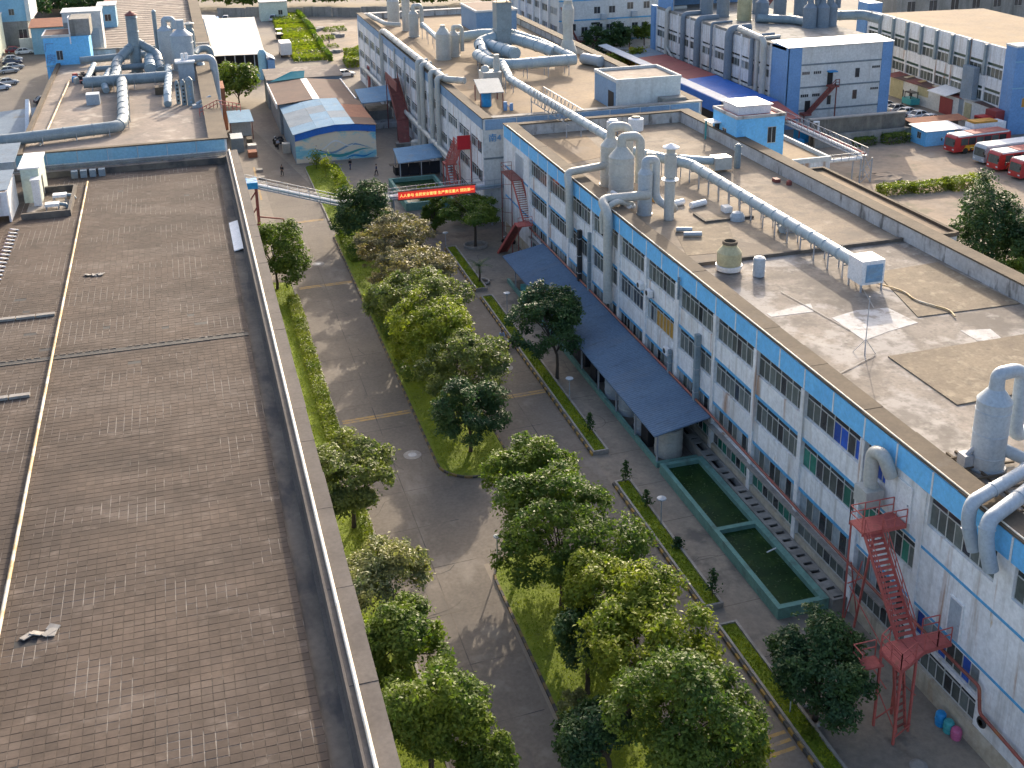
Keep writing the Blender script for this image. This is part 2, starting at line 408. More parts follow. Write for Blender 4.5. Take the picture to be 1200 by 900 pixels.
        for fl in out.values():
            g = MB(); mp = {}
            for fi in fl:
                for i in s.f[fi]:
                    if i not in mp: mp[i] = len(g.v); g.v.append(s.v[i])
                g.f.append([mp[i] for i in s.f[fi]]); g.m.append(s.m[fi]); g.sm.append(s.sm[fi])
            res.append(g)
        return res
    def single(s, name, mats, label=None, cat=None, group=None, kind=None):
        xs = [p.x for p in s.v]; ys = [p.y for p in s.v]; zs = [p.z for p in s.v]
        org = ((min(xs) + max(xs)) / 2, (min(ys) + max(ys)) / 2, min(zs))
        if kind == 'structure': org = (0, 0, 0)
        o = link(name, s.mesh(name, mats, org), None, org, kind, label)
        tag(o, label, cat, group)
        return o

WORG = {}
SPLIT = {'post', 'railing', 'blue_corner', 'cap_post', 'guard_post', 'pilaster', 'blue_end_block', 'annex_box', 'stringer', 'side_wall', 'gutter'}
def link(name, me, parent=None, loc=(0, 0, 0), kind=None, label=None):
    o = bpy.data.objects.new(name, me)
    COL.objects.link(o)
    o.location = (0, 0, 0) if parent else loc
    if parent: o.parent = parent
    WORG[o.name] = WORG[parent.name] if parent else Vector(loc)
    if kind: o['kind'] = kind
    if label and parent: o['label'] = label
    return o
def tag(o, label, cat, group=None):
    if label: o['label'] = label
    if cat: o['category'] = cat
    if group: o['group'] = group
def thing(name, label, cat, loc=(0, 0, 0), group=None):
    o = bpy.data.objects.new(name, None)
    o.empty_display_size = .3
    COL.objects.link(o)
    o.location = loc
    WORG[o.name] = Vector(loc)
    tag(o, label, cat, group)
    return o
def copy_tree(o, parent=None, loc=None, rotz=None):
    c = o.copy()
    COL.objects.link(c)
    WORG[c.name] = Vector(loc) if loc else WORG[o.name]
    if parent: c.parent = parent
    if loc: c.location = loc
    if rotz is not None: c.rotation_euler = (0, 0, rotz)
    for ch in list(o.children): copy_tree(ch, c)
    return c
def structure(name, mb, mats): return mb.single(name, mats, kind='structure')
def bend(pts, rad=.5, n=5):
    """round the corners of a polyline"""
    pts = [Vector(p) for p in pts]
    out = [pts[0]]
    for i in range(1, len(pts) - 1):
        p = pts[i]; a = pts[i - 1] - p; b = pts[i + 1] - p
        k = min(rad, a.length * .48, b.length * .48)
        A = p + a.normalized() * k; B = p + b.normalized() * k
        for j in range(n + 1):
            t = j / n
            out.append(A * (1 - t) ** 2 + p * 2 * t * (1 - t) + B * t * t)
    out.append(pts[-1])
    return out
def frame(x, y, z=0, rot=0):
    return Matrix.Translation((x, y, z)) @ Matrix.Rotation(rot, 4, 'Z')

def duct(name, label, pts, r, mat='alu', rad=None, flange=2.4, legs=None, group=None, seg=14, cat='duct', legmat='steel'):
    """round duct with seam flanges; legs = (spacing, floor z)"""
    pts = [Vector(p) for p in pts]
    zmin = min(p.z for p in pts)
    t = thing(name, label, cat, tuple(pts[0][:2]) + (zmin - r,), group)
    path = bend(pts, rad or r * 2.2)
    MB().tube(path, r, seg).part('duct_pipe', mat, t)
    if flange:
        fb = MB(); acc = flange * .5
        for i in range(len(path) - 1):
            a, b = path[i], path[i + 1]; L = (b - a).length; d = (b - a).normalized() if L > 1e-6 else None
            while acc < L:
                c = a + d * acc
                fb.tube([c - d * .04, c + d * .04], r * 1.10, seg)
                acc += flange
            acc -= L
        if fb.v: fb.part('flange_ring', mat, t)
    if legs:
        sp, z0 = legs; acc = sp * .4
        for i in range(len(pts) - 1):
            a, b = pts[i], pts[i + 1]; L = (b - a).length
            if abs((b - a).z) > .6 * L: continue
            d = (b - a).normalized(); sd_ = d.cross(Vector((0, 0, 1))).normalized()
            while acc < L:
                c = a + d * acc
                lb = MB()
                for sgn in (-1, 1):
                    e = c + sd_ * sgn * r
                    lb.beam((e.x, e.y, z0), (e.x, e.y, c.z), .09)
                lb.beam(c - sd_ * r - Vector((0, 0, r * 1.05)), c + sd_ * r - Vector((0, 0, r * 1.05)), .08)
                lb.part('support_leg', legmat, t)
                acc += sp
            acc -= L
    return t

def railing(mb, pts, h=1.05, sp=1.0, w=.05, mi=0, rails=(1.0, .55)):
    pts = [Vector(p) for p in pts]
    for a, b in zip(pts[:-1], pts[1:]):
        L = (b - a).length; n = max(1, round(L / sp))
        for i in range(n + 1):
            p = a.lerp(b, i / n)
            mb.beam(p, p + Vector((0, 0, h)), w, mi=mi)
        for k in rails:
            mb.beam(a + Vector((0, 0, h * k)), b + Vector((0, 0, h * k)), w, mi=mi)
    return mb

# ------------------------------------------------------------------ leaves
def leafmesh(name, P, N, size, mat, rng):
    n = len(P)
    N = N / (np.linalg.norm(N, axis=1, keepdims=True) + 1e-9)
    R_ = rng.normal(size=(n, 3))
    t = np.cross(N, R_); t /= (np.linalg.norm(t, axis=1, keepdims=True) + 1e-9)
    b = np.cross(N, t)
    s = (size * (0.7 + .6 * rng.random(n)))[:, None]
    vs = np.empty((n, 4, 3))
    vs[:, 0] = P + t * s; vs[:, 1] = P + b * s * .5 + N * s * .14
    vs[:, 2] = P - t * s; vs[:, 3] = P - b * s * .5 + N * s * .14
    me = bpy.data.meshes.new(name)
    me.vertices.add(n * 4); me.loops.add(n * 4); me.polygons.add(n)
    me.vertices.foreach_set('co', vs.reshape(-1))
    me.loops.foreach_set('vertex_index', np.arange(n * 4, dtype=np.int32))
    me.polygons.foreach_set('loop_start', np.arange(0, n * 4, 4, dtype=np.int32))
    me.materials.append(mat)
    me.update(calc_edges=True)
    return me

def crown_leaves(c, rx, rz, nleaf, rng, lobes=14, leaf=.24, twig=9, flat_=0.0, ry=None):
    """leaves in twigs on the outer shells of many lobes: uneven outline, gaps between lobes"""
    ry = ry or rx
    c = np.array(c); ax = np.array([rx, ry, rz])
    L = []
    k = 0
    while len(L) < lobes and k < 500:
        k += 1
        d = rng.normal(size=3); d /= np.linalg.norm(d)
        if d[2] < -.55: continue
        rr_ = rng.uniform(.45, .92)
        q = d * rr_
        if all(np.linalg.norm(q - o[0]) > .24 for o in L): L.append((q, rng.uniform(.18, .40)))
    ntw = nleaf // twig
    w = np.array([o[1] ** 2 for o in L]); w /= w.sum()
    idx = rng.choice(len(L), ntw, p=w)
    q = np.array([L[i][0] for i in idx]); r = np.array([L[i][1] for i in idx])
    d = rng.normal(size=(ntw, 3)) + q * .9
    d[:, 2] += .25
    d /= np.linalg.norm(d, axis=1, keepdims=True)
    sh = rng.uniform(.62, 1.16, ntw)
    T = q + d * (r * sh)[:, None]
    T[:, 2] *= (1 - flat_)
    if flat_ > 0:                                    # layered habit: pull twigs towards storeys
        T[:, 2] = T[:, 2] * .45 + np.round(T[:, 2] * 3.2) / 3.2 * .55
    T = T * ax * (1 + .10 * np.sin(T @ (rng.normal(size=(3, 3)) * 3).T + 1.0))
    w1 = rng.normal(size=(5, 3)) * 1.5; ph = rng.uniform(0, 6.28, 5)      # holes through the crown
    hole = np.sin(T @ w1.T + ph).sum(1)
    keep = hole > np.quantile(hole, .20)
    T = T[keep]; d = d[keep]; ntw = len(T)
    P = np.repeat(T, twig, 0) + rng.normal(size=(ntw * twig, 3)) * leaf * 1.15 * np.array([1, 1, .6])
    N = np.repeat(d, twig, 0) * .55 + np.array([0, 0, .55]) + rng.normal(size=(ntw * twig, 3)) * .5
    return P + c, N, [(c + o[0] * ax) for o in L]

def tree(name, label, x, y, cz, rx, rz, leafk, trunk_x=None, trunk_y=None, n=6500, lobes=15, leaf=.23, group=None, seed=0, flat_=0.0, tr=.16, cat='tree', ry=None):
    rng = np.random.default_rng(1000 + seed)
    tx = x if trunk_x is None else trunk_x; ty = y if trunk_y is None else trunk_y
    t = thing(name, label, cat, (tx, ty, 0), group)
    near = y < 150
    if near: n = int(n * 2.3); leaf *= .62
    lobes = int(lobes * 1.9)
    P, N, L = crown_leaves((x - tx, y - ty, cz), rx, rz, n, rng, lobes, leaf, 9, flat_, ry)
    link('crown', leafmesh('crown', P, N, leaf, LEAF[leafk], rng), t)
    mb = MB()
    top = Vector((x - tx, y - ty, cz - rz * .1))
    mid = Vector((0, 0, max(.8, cz - rz * .85)))
    mb.tube([(0, 0, -.1), (0, 0, .25), mid * .6 + Vector((.05, .03, 0)), mid, mid.lerp(top, .6), top], [tr * 1.5, tr * 1.1, tr * .95, tr * .85, tr * .55, tr * .25], 8)
    for q in L[:9]:
        q = Vector(q)
        s0 = mid.lerp(top, random.uniform(0, .6))
        m_ = s0.lerp(q, .5) + Vector((0, 0, .25))
        mb.tube([s0, m_, q], [tr * .45, tr * .3, tr * .1], 6)
    link('trunk', mb.mesh('trunk', 'bark'), t)
    return t

def leafblob(name, label, cat, boxes, leafk, dens=30, leaf=.16, seed=0, kind=None, group=None, hump=.15):
    """hedge or low scrub: list of (x0,x1,y0,y1,h)"""
    rng = np.random.default_rng(seed)
    Ps, Ns = [], []
    for x0, x1, y0, y1, h in boxes:
        n = int((x1 - x0) * (y1 - y0) * dens) + int(((x1 - x0) + (y1 - y0)) * h * dens)
        P = np.stack([rng.uniform(x0, x1, n), rng.uniform(y0, y1, n), h * (1 - hump * rng.random(n) ** .5)], 1)
        side = rng.random(n) < .4
        P[side, 2] *= rng.random(side.sum())
        k = rng.integers(0, 4, n)
        P[side & (k == 0), 0] = x0; P[side & (k == 1), 0] = x1; P[side & (k == 2), 1] = y0; P[side & (k == 3), 1] = y1
        P += rng.normal(size=P.shape) * .07 * max(.4, h)
        c = np.array([(x0 + x1) / 2, (y0 + y1) / 2, 0])
        Ns.append((P - c) * .25 + np.array([0, 0, .7]) + rng.normal(size=P.shape) * .5); Ps.append(P)
    P = np.concatenate(Ps); N = np.concatenate(Ns)
    org = np.array([P[:, 0].mean(), P[:, 1].mean(), 0])
    o = link(name, leafmesh(name, P - org, N, leaf, LEAF[leafk] if isinstance(leafk, str) else leafk, rng), None, tuple(org), kind)
    tag(o, label, cat, group)
    return o
# ------------------------------------------------------------------ ground, roads, lawns
structure('ground', MB().poly([(-900, -300, 0), (1100, -300, 0), (1100, 1500, 0), (-900, 1500, 0)]), 'ground')
rd = MB()
rd.poly([(10, 20, .004), (16.7, 20, .004), (16.7, 165, .004), (10, 212, .004)])
rd.poly([(22.4, 20, .005), (29.05, 20, .005), (29.05, 146, .005), (22.4, 160, .005)])
rd.poly([(16.7, 66.4, .006), (22.4, 66.4, .006), (22.4, 79.5, .006), (16.7, 79.5, .006)])
structure('road', rd, 'asphalt')
structure('sidewalk', MB().poly([(29.05, 20, .008), (38.3, 20, .008), (38.3, 137, .008), (29.05, 137, .008)]), 'sidewalk')
structure('bare_earth_lot', MB().poly([(33, 262, .01), (60, 246, .01), (92, 300, .01), (75, 345, .01), (24, 350, .01)]), 'dirt')
structure('bare_earth_yard', MB().poly([(80, 70, .01), (150, 60, .01), (128, 148, .01), (100, 158, .01), (82, 150, .01)]), 'dirt')
structure('paved_yard', MB().poly([(84, 134, .014), (108, 128, .014), (122, 120, .014), (128, 152, .014), (112, 160, .014), (86, 160, .014)]), 'dirt')
structure('parking_lot', MB().poly([(-48, 190, .006), (-18.5, 190, .006), (-18.5, 335, .006), (-48, 335, .006)]), 'asphalt')

# yellow lines across the roads
yl = MB()
for x0, x1, y in ((10.3, 16.4, 89.8), (22.7, 29.0, 89.9), (10.3, 16.4, 123.2), (10.4, 16.3, 147.5)):
    for k in range(2):
        yl.poly([(x0, y + k * .42, .012), (x1, y + k * .42 + .25, .012), (x1, y + k * .42 + .55, .012), (x0, y + k * .42 + .3, .012)])
for k in range(3):
    yl.poly([(25.6, 44.2 + k * .62, .012), (28.9, 44.5 + k * .62, .012), (28.9, 44.75 + k * .62, .012), (25.6, 44.45 + k * .62, .012)])
for a, b in (((6.8, 150), (7.2, 176)), ((8.9, 160), (9.2, 178))):
    yl.poly([(a[0], a[1], .012), (a[0] + .28, a[1], .012), (b[0] + .28, b[1], .012), (b[0], b[1], .012)])
structure('road_marking', yl, 'yline')
jt = MB()
rj = random.Random(5)
for i in range(30):
    y = 46 + i * 5.2
    jt.poly([(10.1, y, .010), (16.4, y + .35, .010), (16.4, y + .42, .010), (10.1, y + .07, .010)])
    if y < 142 and not 63 < y < 66: jt.poly([(22.7, y + 1.9, .011), (29.0, y + 2.25, .011), (29.0, y + 2.32, .011), (22.7, y + 1.97, .011)])
    if y < 134: jt.poly([(30.6, y + .6, .013), (33.3, y + .7, .013), (33.3, y + .76, .013), (30.6, y + .66, .013)])
for x in (13.2, 25.9): jt.poly([(x, 22, .0125), (x + .07, 22, .0125), (x + .07, 140, .0125), (x, 140, .0125)])
for i in range(40):                                              # wandering cracks
    x, y = rj.choice((rj.uniform(10.5, 16), rj.uniform(23, 28.6), rj.uniform(31, 33))), rj.uniform(44, 140); a = rj.uniform(0, 6.3)
    for k in range(rj.randrange(4, 9)):
        a += rj.uniform(-.7, .7); x2, y2 = x + .7 * math.cos(a), y + .7 * math.sin(a)
        if not any(l < min(x, x2) - .1 and max(x, x2) + .1 < h for l, h in ((10, 16.5), (22.6, 29), (30.6, 33.2))): break
        n_ = Vector((-(y2 - y), x2 - x)).normalized() * .025
        jt.poly([(x + n_.x, y + n_.y, .014), (x - n_.x, y - n_.y, .014), (x2 - n_.x, y2 - n_.y, .014), (x2 + n_.x, y2 + n_.y, .014)]); x, y = x2, y2
structure('road_joint', jt, 'gutter')
# manhole covers and pale patches on the road
for x, y in ((26.9, 96.3), (15.0, 82.8), (13.4, 131.0)):
    mb = MB(); mb.lathe((x, y, 0), [(.75, .010), (.75, .02), (.01, .021)], 18); mb.lathe((x, y, 0), [(.36, .018), (.36, .03), (.01, .03)], 14, 1)
    mb.single('manhole_cover', ['patch', 'steel'], {26.9: 'manhole in the road beside the parked motorbike', 15.0: 'manhole near the rounded end of the long tree island', 13.4: 'manhole in the sunlit road beyond the trees'}[x], 'manhole cover', 'manhole covers in the road')

def rounded(x0, x1, y0, y1, r_lo, r_hi, n=7):
    pts = []
    for cx_, cy_, a0, r_ in ((x1 - r_hi, y1 - r_hi, 0, r_hi), (x0 + r_hi, y1 - r_hi, 90, r_hi), (x0 + r_lo, y0 + r_lo, 180, r_lo), (x1 - r_lo, y0 + r_lo, 270, r_lo)):
        for i in range(n + 1):
            a = math.radians(a0 + 90 * i / n)
            pts.append((cx_ + r_ * math.cos(a), cy_ + r_ * math.sin(a)))
    return pts

def kerb_ring(pts, w=.16, h=.18, step=.62, mats=True):
    """kerb blocks around a closed outline, alternately painted"""
    mb = MB(); n = len(pts); k = 0
    for i in range(n):
        a = Vector((*pts[i], 0)); b = Vector((*pts[(i + 1) % n], 0)); L = (b - a).length
        if L < .02: continue
        c = max(1, round(L / step))
        for j in range(c):
            p = a.lerp(b, (j + .02) / c); q = a.lerp(b, (j + .98) / c)
            mb.beam((p.x, p.y, h / 2), (q.x, q.y, h / 2), w, h, (k % 2) if mats else 0); k += 1
    return mb

def grass(poly_boxes, dens, h, z, seed):
    rng = np.random.default_rng(seed); Ps = []
    for x0, x1, y0, y1 in poly_boxes:
        n = int((x1 - x0) * (y1 - y0) * dens)
        Ps.append(np.stack([rng.uniform(x0, x1, n), rng.uniform(y0, y1, n), np.full(n, z) + rng.random(n) * h], 1))
    P = np.concatenate(Ps)
    N = rng.normal(size=P.shape) * np.array([1, 1, .35]) + np.array([0, 0, .5])
    o = link('grass', leafmesh('grass', P, N, .055, MAT['blade'], rng), None, (0, 0, 0), 'stuff')
    return o

isl1 = rounded(16.6, 22.5, 77.7, 142.5, 2.9, 2.6)
isl2 = rounded(17.0, 22.5, 22.0, 66.9, 1.0, 2.7)
isl3 = rounded(16.8, 22.0, 138.6, 176.6, 1.2, 1.6)
for q in (isl1, isl2):
    structure('lawn', MB().prism(q, 0, .13), 'lawn')
    k = kerb_ring(q); structure('kerb', k, ['kerb_f', 'kerb_k'])
structure('lawn', MB().prism([(x * 1.0, y) for x, y in rounded(16.9, 22.2, 143.2, 176.0, 1.2, 1.6)], 0, .13), 'lawn')
structure('kerb', kerb_ring(rounded(16.9, 22.2, 143.2, 176.0, 1.2, 1.6), mats=False), 'kerb')
structure('lawn', MB().prism([(5.6, 20), (9.9, 20), (9.9, 77.5), (8.6, 79), (8.6, 86.5), (9.7, 87), (9.6, 125.5), (5.6, 127)], 0, .10), 'lawn')
structure('kerb', kerb_ring([(9.95, 87), (9.75, 125.8), (9.65, 125.8), (9.85, 87)], .14, .16, .9, False).box(9.9, 10.06, 20, 77, 0, .16), 'kerb')
g = grass([(16.9, 22.2, 78.4, 142), (17.2, 22.3, 34, 65.5), (5.7, 9.4, 45, 125), (17.1, 22, 144, 175.5)], 70, .05, .13, 3)
g['label'] = 'short bright green grass on the road islands and beside the tiled roof'; g['category'] = 'grass'

# hedge in clumps between lawn and left road
hb = [(8.55, 9.75, 86.4 + i * 1.95, 86.4 + i * 1.95 + 1.8, random.uniform(.75, 1.15)) for i in range(17)]
leafblob('hedge', 'row of clipped yellow-green hedge clumps between the roof-side lawn and road', 'hedge', hb, 'hedge', 130, .10, 5)
leafblob('hedge', 'short hedge strip by the left road below the big layered tree', 'hedge', [(9.2, 9.85, 68, 76, .9)], 'hedge', 110, .10, 6)
leafblob('ground_cover', 'dark bushes along the edge of the long island under the trees', 'bush', [(17.0, 18.4, 96, 101, .7), (17, 18.2, 106, 114, .7), (17.2, 19, 130, 141, .8)], 'mid', 80, .12, 7)

# low planters between right road and sidewalk
def planter(y0, y1, label, plants, hook=None):
    x0, x1 = 29.2, 30.55
    t = thing('planter_bed', label, 'planter', ((x0 + x1) / 2, (y0 + y1) / 2, 0), 'low planters along the planter road')
    kb = MB(); n = round((y1 - y0) / .55)
    for i in range(n):
        a = y0 + (y1 - y0) * i / n; b = y0 + (y1 - y0) * (i + .97) / n
        kb.box(x0 - .16, x0 - .02, a, b, 0, .24, i % 2)
    kb.part('painted_kerb', ['kerb_y', 'kerb_k'], t)
    w = MB(); w.box(x0, x0 + .16, y0, y1, 0, .36).box(x1 - .18, x1, y0, y1, 0, .40)
    w.box(x0 + .162, x1 - .182, y0, y0 + .16, 0, .38).box(x0 + .162, x1 - .182, y1 - .16, y1, 0, .38)
    if hook:
        w.tube([(x1 - .09 + .9 * math.sin(a), hook + .9 * math.cos(a), .2) for a in np.linspace(0, math.pi, 9)], .15, 6)
    w.part('planter_wall', 'kerb', t)
    MB().box(x0 + .163, x1 - .183, y0 + .163, y1 - .163, 0, .27).part('turf', 'lawn', t)
    rng = np.random.default_rng(int(y0))
    m_ = int((y1 - y0) * 110)
    P = np.stack([rng.uniform(x0 + .2, x1 - .2, m_), rng.uniform(y0 + .2, y1 - .2, m_), .27 + rng.random(m_) * .08], 1) - np.array(t.location)
    link('turf_blades', leafmesh('turf_blades', P, rng.normal(size=P.shape) + np.array([0, 0, .5]), .085, MAT['blade'], rng), t, kind='stuff')
    return t
planter(57.0, 73.4, 'planter with yellow and black kerb beside the green ponds', None)
planter(30.0, 55.2, 'planter with striped kerb below the red stairs, nearest the camera', None, hook=46.4)
planter(78.1, 114.1, 'long planter beside the blue canopy, a round tree at its edge', None)
planter(116.2, 131.2, 'short planter with a small palm at its near end', None, hook=118.6)

def sapling(x, y, h, label, seed):
    rng = np.random.default_rng(seed)
    t = thing('sapling', label, 'young tree', (x, y, .2), 'young trees in the planters')
    n = 220
    P = np.stack([rng.normal(size=n) * .2, rng.normal(size=n) * .2, rng.uniform(.25, 1, n) * h], 1)
    P[:, :2] *= (1.25 - P[:, 2:] / h) * 1.3
    link('crown', leafmesh('crown', P, rng.normal(size=P.shape) + np.array([0, 0, .6]), .12, LEAF['dark'], rng), t)
    mb = MB().tube([(0, 0, -.1), (0, 0, h * .9)], .035, 6, r1=.01); link('trunk', mb.mesh('trunk', 'bark'), t)
for x, y, h, lb, s in ((30.0, 73.0, 2.0, 'spindly young tree at the far corner of the planter by the upper pond', 1), (30.2, 69.3, 1.5, 'small young tree behind the lamp by the upper pond', 2),
                       (30.2, 58.0, 2.2, 'young tree at the near end of the planter by the lower pond', 3), (30.1, 81.5, 1.9, 'dark young tree near the end of the canopy planter', 4), (30.3, 63.8, .9, 'tiny shrub on the sidewalk edge between lamp and pond', 5)):
    sapling(x, y, h, lb, s)
leafblob('shrub', 'small yellow-leaved shrub in the nearest planter', 'shrub', [(29.7, 30.2, 44.6, 45.2, .6)], 'yellow', 300, .1, 71)

# ponds
t = thing('fish_pond', 'two-basin green pond with turquoise rim beside the factory', 'pond', (35, 64, 0))
r = MB(); h = .85
r.box(33.3, 33.65, 54.8, 74.0, 0, h).box(36.5, 37.0, 54.8, 74.0, 0, h + .02)
for y in (54.8, 64.05, 73.6): r.box(33.652, 36.498, y, y + .4, 0, h - .004)
r.part('pond_wall', 'pondg', t)
for a, b in ((55.2, 64.05), (64.45, 73.6)):
    MB().box(33.652, 36.498, a + .002, b - .002, .05, .5).part('water', 'pondw', t)
MB().tube([(36.4, 60.8, .9), (35.6, 60.6, .85)], .05, 8).part('inlet_pipe', 'whitep', t)
rng = np.random.default_rng(44); n = 220
P = np.stack([rng.uniform(33.7, 36.4, n), rng.uniform(55.4, 73.4, n), np.full(n, .51)], 1) - np.array(t.location)
link('pond_weed', leafmesh('pond_weed', P, rng.normal(size=P.shape) * .15 + np.array([0, 0, 1]), .10, LEAF['dark'], rng), t, kind='stuff')
# cable trench with slab covers along the facade
t = thing('trench', 'raised concrete trench with gaps between its covers below the factory windows', 'trench', (37.5, 66, 0))
w = MB(); w.box(37.05, 37.25, 54.4, 80, 0, .95).box(37.9, 38.1, 54.4, 80, 0, .95).box(37.252, 37.898, 54.4, 54.6, 0, .95)
w.part('trench_wall', 'stone', t)
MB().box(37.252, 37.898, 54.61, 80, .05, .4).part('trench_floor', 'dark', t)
sb = MB(); sb.box(-.34, .34, -.32, .32, 0, .09); sm_ = sb.mesh('cover_slab', 'stone')
for i in range(26):
    y = 55.1 + i * .96
    if y > 68 and i % 3 == 0: continue
    o = link('cover_slab', sm_, t); o.location = Vector((37.575, y, .87)) - t.location; o.rotation_euler = (random.uniform(-.05, .05), random.uniform(-.04, .04), random.uniform(-.08, .08))

# mushroom lamps
def mushroom(x, y, label, h=2.4):
    t = thing('garden_lamp', label, 'lamp', (x, y, .2), 'mushroom lamps along the sidewalk')
    MB().tube([(x, y, .1), (x, y, h)], .05, 8).part('post', 'steel', t)
    MB().lathe((x, y, h), [(.08, -.25), (.14, -.05), (.36, 0), (.34, .06), (.02, .14)], 18).part('lamp_shade', 'plasb', t)
    MB().lathe((x, y, 0), [(.14, .1), (.14, .24), (.06, .26)], 10).part('base', 'stone', t)
mushroom(30.35, 66.9, 'white mushroom lamp beside the upper green pond')
mushroom(30.4, 87.6, 'white mushroom lamp beside the blue canopy, just before the round tree')
mushroom(30.75, 109.0, 'white mushroom lamp at the far corner of the blue canopy')
mushroom(29.4, 131.9, 'small grey lamp at the far end of the short planter', 1.9)
for x, y, lb in ((17.5, 65.6, 'short white lamp post on the tip of the near island'), (28.6, 61.0, None)):
    if lb:
        t = thing('garden_lamp', lb, 'lamp', (x, y, .13))
        MB().tube([(x, y, .1), (x, y, 2.6)], .05, 8).part('post', 'steel', t)
        MB().lathe((x, y, 2.6), [(.05, -.1), (.26, 0), (.24, .06), (.02, .1)], 16).part('lamp_shade', 'plasb', t)
# speed sign near the hooked planter
t = thing('traffic_sign', 'round white speed sign with red rim on a pole in the nearest planter', 'traffic sign', (29.75, 46.9, .25))
MB().tube([(29.75, 46.9, .2), (29.75, 46.9, 2.4)], .04, 8).part('post', 'steel', t)
sg = MB(Matrix.Translation((29.95, 46.86, 2.2)) @ Matrix.Rotation(math.radians(62), 4, 'X'))
sg.lathe((0, 0, 0), [(.36, 0), (.36, .03), (.01, .031)], 20)
sg.part('sign_plate', 'signred', t)
sg = MB(Matrix.Translation((29.95, 46.86, 2.2)) @ Matrix.Rotation(math.radians(62), 4, 'X'))
sg.lathe((0, 0, 0), [(.27, .033), (.27, .04), (.01, .041)], 20).part('sign_face', 'whitep', t)
# ------------------------------------------------------------------ left factory with the tiled roof
LF = thing('factory_building', 'large factory with a dark tiled flat roof and thick grey parapet', 'factory', (-6, 82, 0))
MB().box(-21.5, 5.45, 18, 138.2, 0, 11.35).part('wall', 'wallp', LF)
MB().box(-21.5, 2.9, 18.2, 137.2, 11.36, 11.836).part('roof_slab', 'mortar', LF)
MB().box(2.902, 3.85, 18.2, 137.2, 11.36, 11.70).part('gutter', 'gutter', LF)
pw = MB(); pw.box(3.85, 4.05, 18.2, 137.2, 11.36, 11.95)
pw.box(4.052, 4.2, 18.2, 137.2, 11.36, 13.14)
pw.part('gutter_kerb', 'capl', LF)
MB().box(4.2, 5.46, 18.2, 138.2, 11.36, 13.05).part('parapet', 'capl', LF)
rc = random.Random(8); y = 18.2
while y < 138:
    y2 = min(y + 3.2 + rc.random() * 1.4, 138.2); dz = rc.uniform(-.015, .015)
    MB().box(4.202, 5.5 + rc.uniform(-.03, .03), y + .003, y2 - .003, 13.051, 13.15 + dz).part('coping_slab', 'capl', LF)
    y = y2
MB().box(-21.5, 4.19, 137.21, 138.2, 11.36, 12.55).part('end_parapet', 'gutter', LF)
# roof tiles: 0.5 m slabs; 300 nearest the camera as single pieces, the rest joined
rng = random.Random(11)
HOLES = [(-7.9, 129.2, .26, .26), (-9.85, 102, .5, .26), (-.85, 125, .26, .26), (-1.35, 90.2, .26, .26), (-7.85, 89.5, .26, .26), (-.85, 88.2, .5, .26), (-10.1, 50.7, .5, .26), (-9.85, 42.2, .26, .26), (-14.35, 95, .26, .26), (-13.6, 90, .26, .26), (-15.1, 98, .26, .26), (-3.35, 88.2, .26, .26), (-5.6, 82.2, .26, .26), (-12.1, 86.7, .5, .26)]
def skip(x, y):
    if -.42 < y - 84.75 < .42: return True                       # cross channel
    for cx_, cy_, rx_, ry_ in HOLES:
        if abs(x - cx_) < rx_ and abs(y - cy_) < ry_: return True
    if -17.3 < x < -12.6 and 121.6 < y < 131.2: return True
    return False
cells = []
y = 30.0
while y < 137.1:
    x = 2.65
    while x > -21.3:
        if not skip(x, y): cells.append((x, y))
        x -= .5
    y += .5
def kxy(c):  # distance-ordered for those inside the frame
    x, y = c
    ok = y > 37.2 and x > -16.5 and (x + 14.0) > -(y - 38.5) * .09
    return (0 if ok else 1, y + abs(x + 4) * .12)
cells.sort(key=kxy)
tm = MB(); tm.add([(-.232, -.232, 0), (.232, -.232, 0), (.232, .232, 0), (-.232, .232, 0), (-.229, -.229, .030), (.229, -.229, .030), (.229, .229, .030), (-.229, .229, .030)],
                  [(4, 5, 6, 7), (0, 1, 5, 4), (1, 2, 6, 5), (2, 3, 7, 6), (3, 0, 4, 7)])
tme = tm.mesh('roof_tile', 'tile')
big = MB()
for i, (x, y) in enumerate(cells):
    dz = rng.uniform(-.006, .006); jx, jy = rng.uniform(-.003, .003), rng.uniform(-.003, .003)
    if i < 300:
        o = link('roof_tile', tme, LF); o.location = Vector((x + jx, y + jy, 11.82 + dz)) - LF.location
    else:
        a = .234 - rng.random() * .006; z0, z1 = 11.80, 11.85 + dz; X, Y = x + jx, y + jy
        big.add([(X - a, Y - a, z0), (X + a, Y - a, z0), (X + a, Y + a, z0), (X - a, Y + a, z0), (X - a, Y - a, z1), (X + a, Y - a, z1), (X + a, Y + a, z1), (X - a, Y + a, z1)],
                [(4, 5, 6, 7), (0, 1, 5, 4), (1, 2, 6, 5), (2, 3, 7, 6), (3, 0, 4, 7)])
big.part('roof_tile', 'tile', LF, kind='stuff')
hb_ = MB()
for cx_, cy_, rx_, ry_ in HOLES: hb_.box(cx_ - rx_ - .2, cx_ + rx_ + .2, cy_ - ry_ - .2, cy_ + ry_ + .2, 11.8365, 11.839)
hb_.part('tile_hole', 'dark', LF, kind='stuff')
ch = MB(); ch.box(-21.3, 2.88, 84.34, 84.44, 11.80, 11.90)
for i in range(38):
    if i % 9 != 4: ch.box(-20 + i * .6, -20 + i * .6 + .4, 85.06, 85.2, 11.80, 11.88)
ch.part('channel_edge', 'gutter', LF)
MB().box(-21.3, 2.88, 84.45, 85.05, 11.80, 11.842).part('channel_bottom', 'dark', LF)
for x0, x1, y0, n in ((-21, -11.9, 93.3, 6), (-21, -12.4, 78.3, 6)):
    for i in range(n):
        w_ = (x1 - x0) / n
        MB().box(x0 + i * w_, x0 + (i + .94) * w_, y0, y0 + .45, 11.87, 12.06).part('kerb_block', 'kerb', LF)
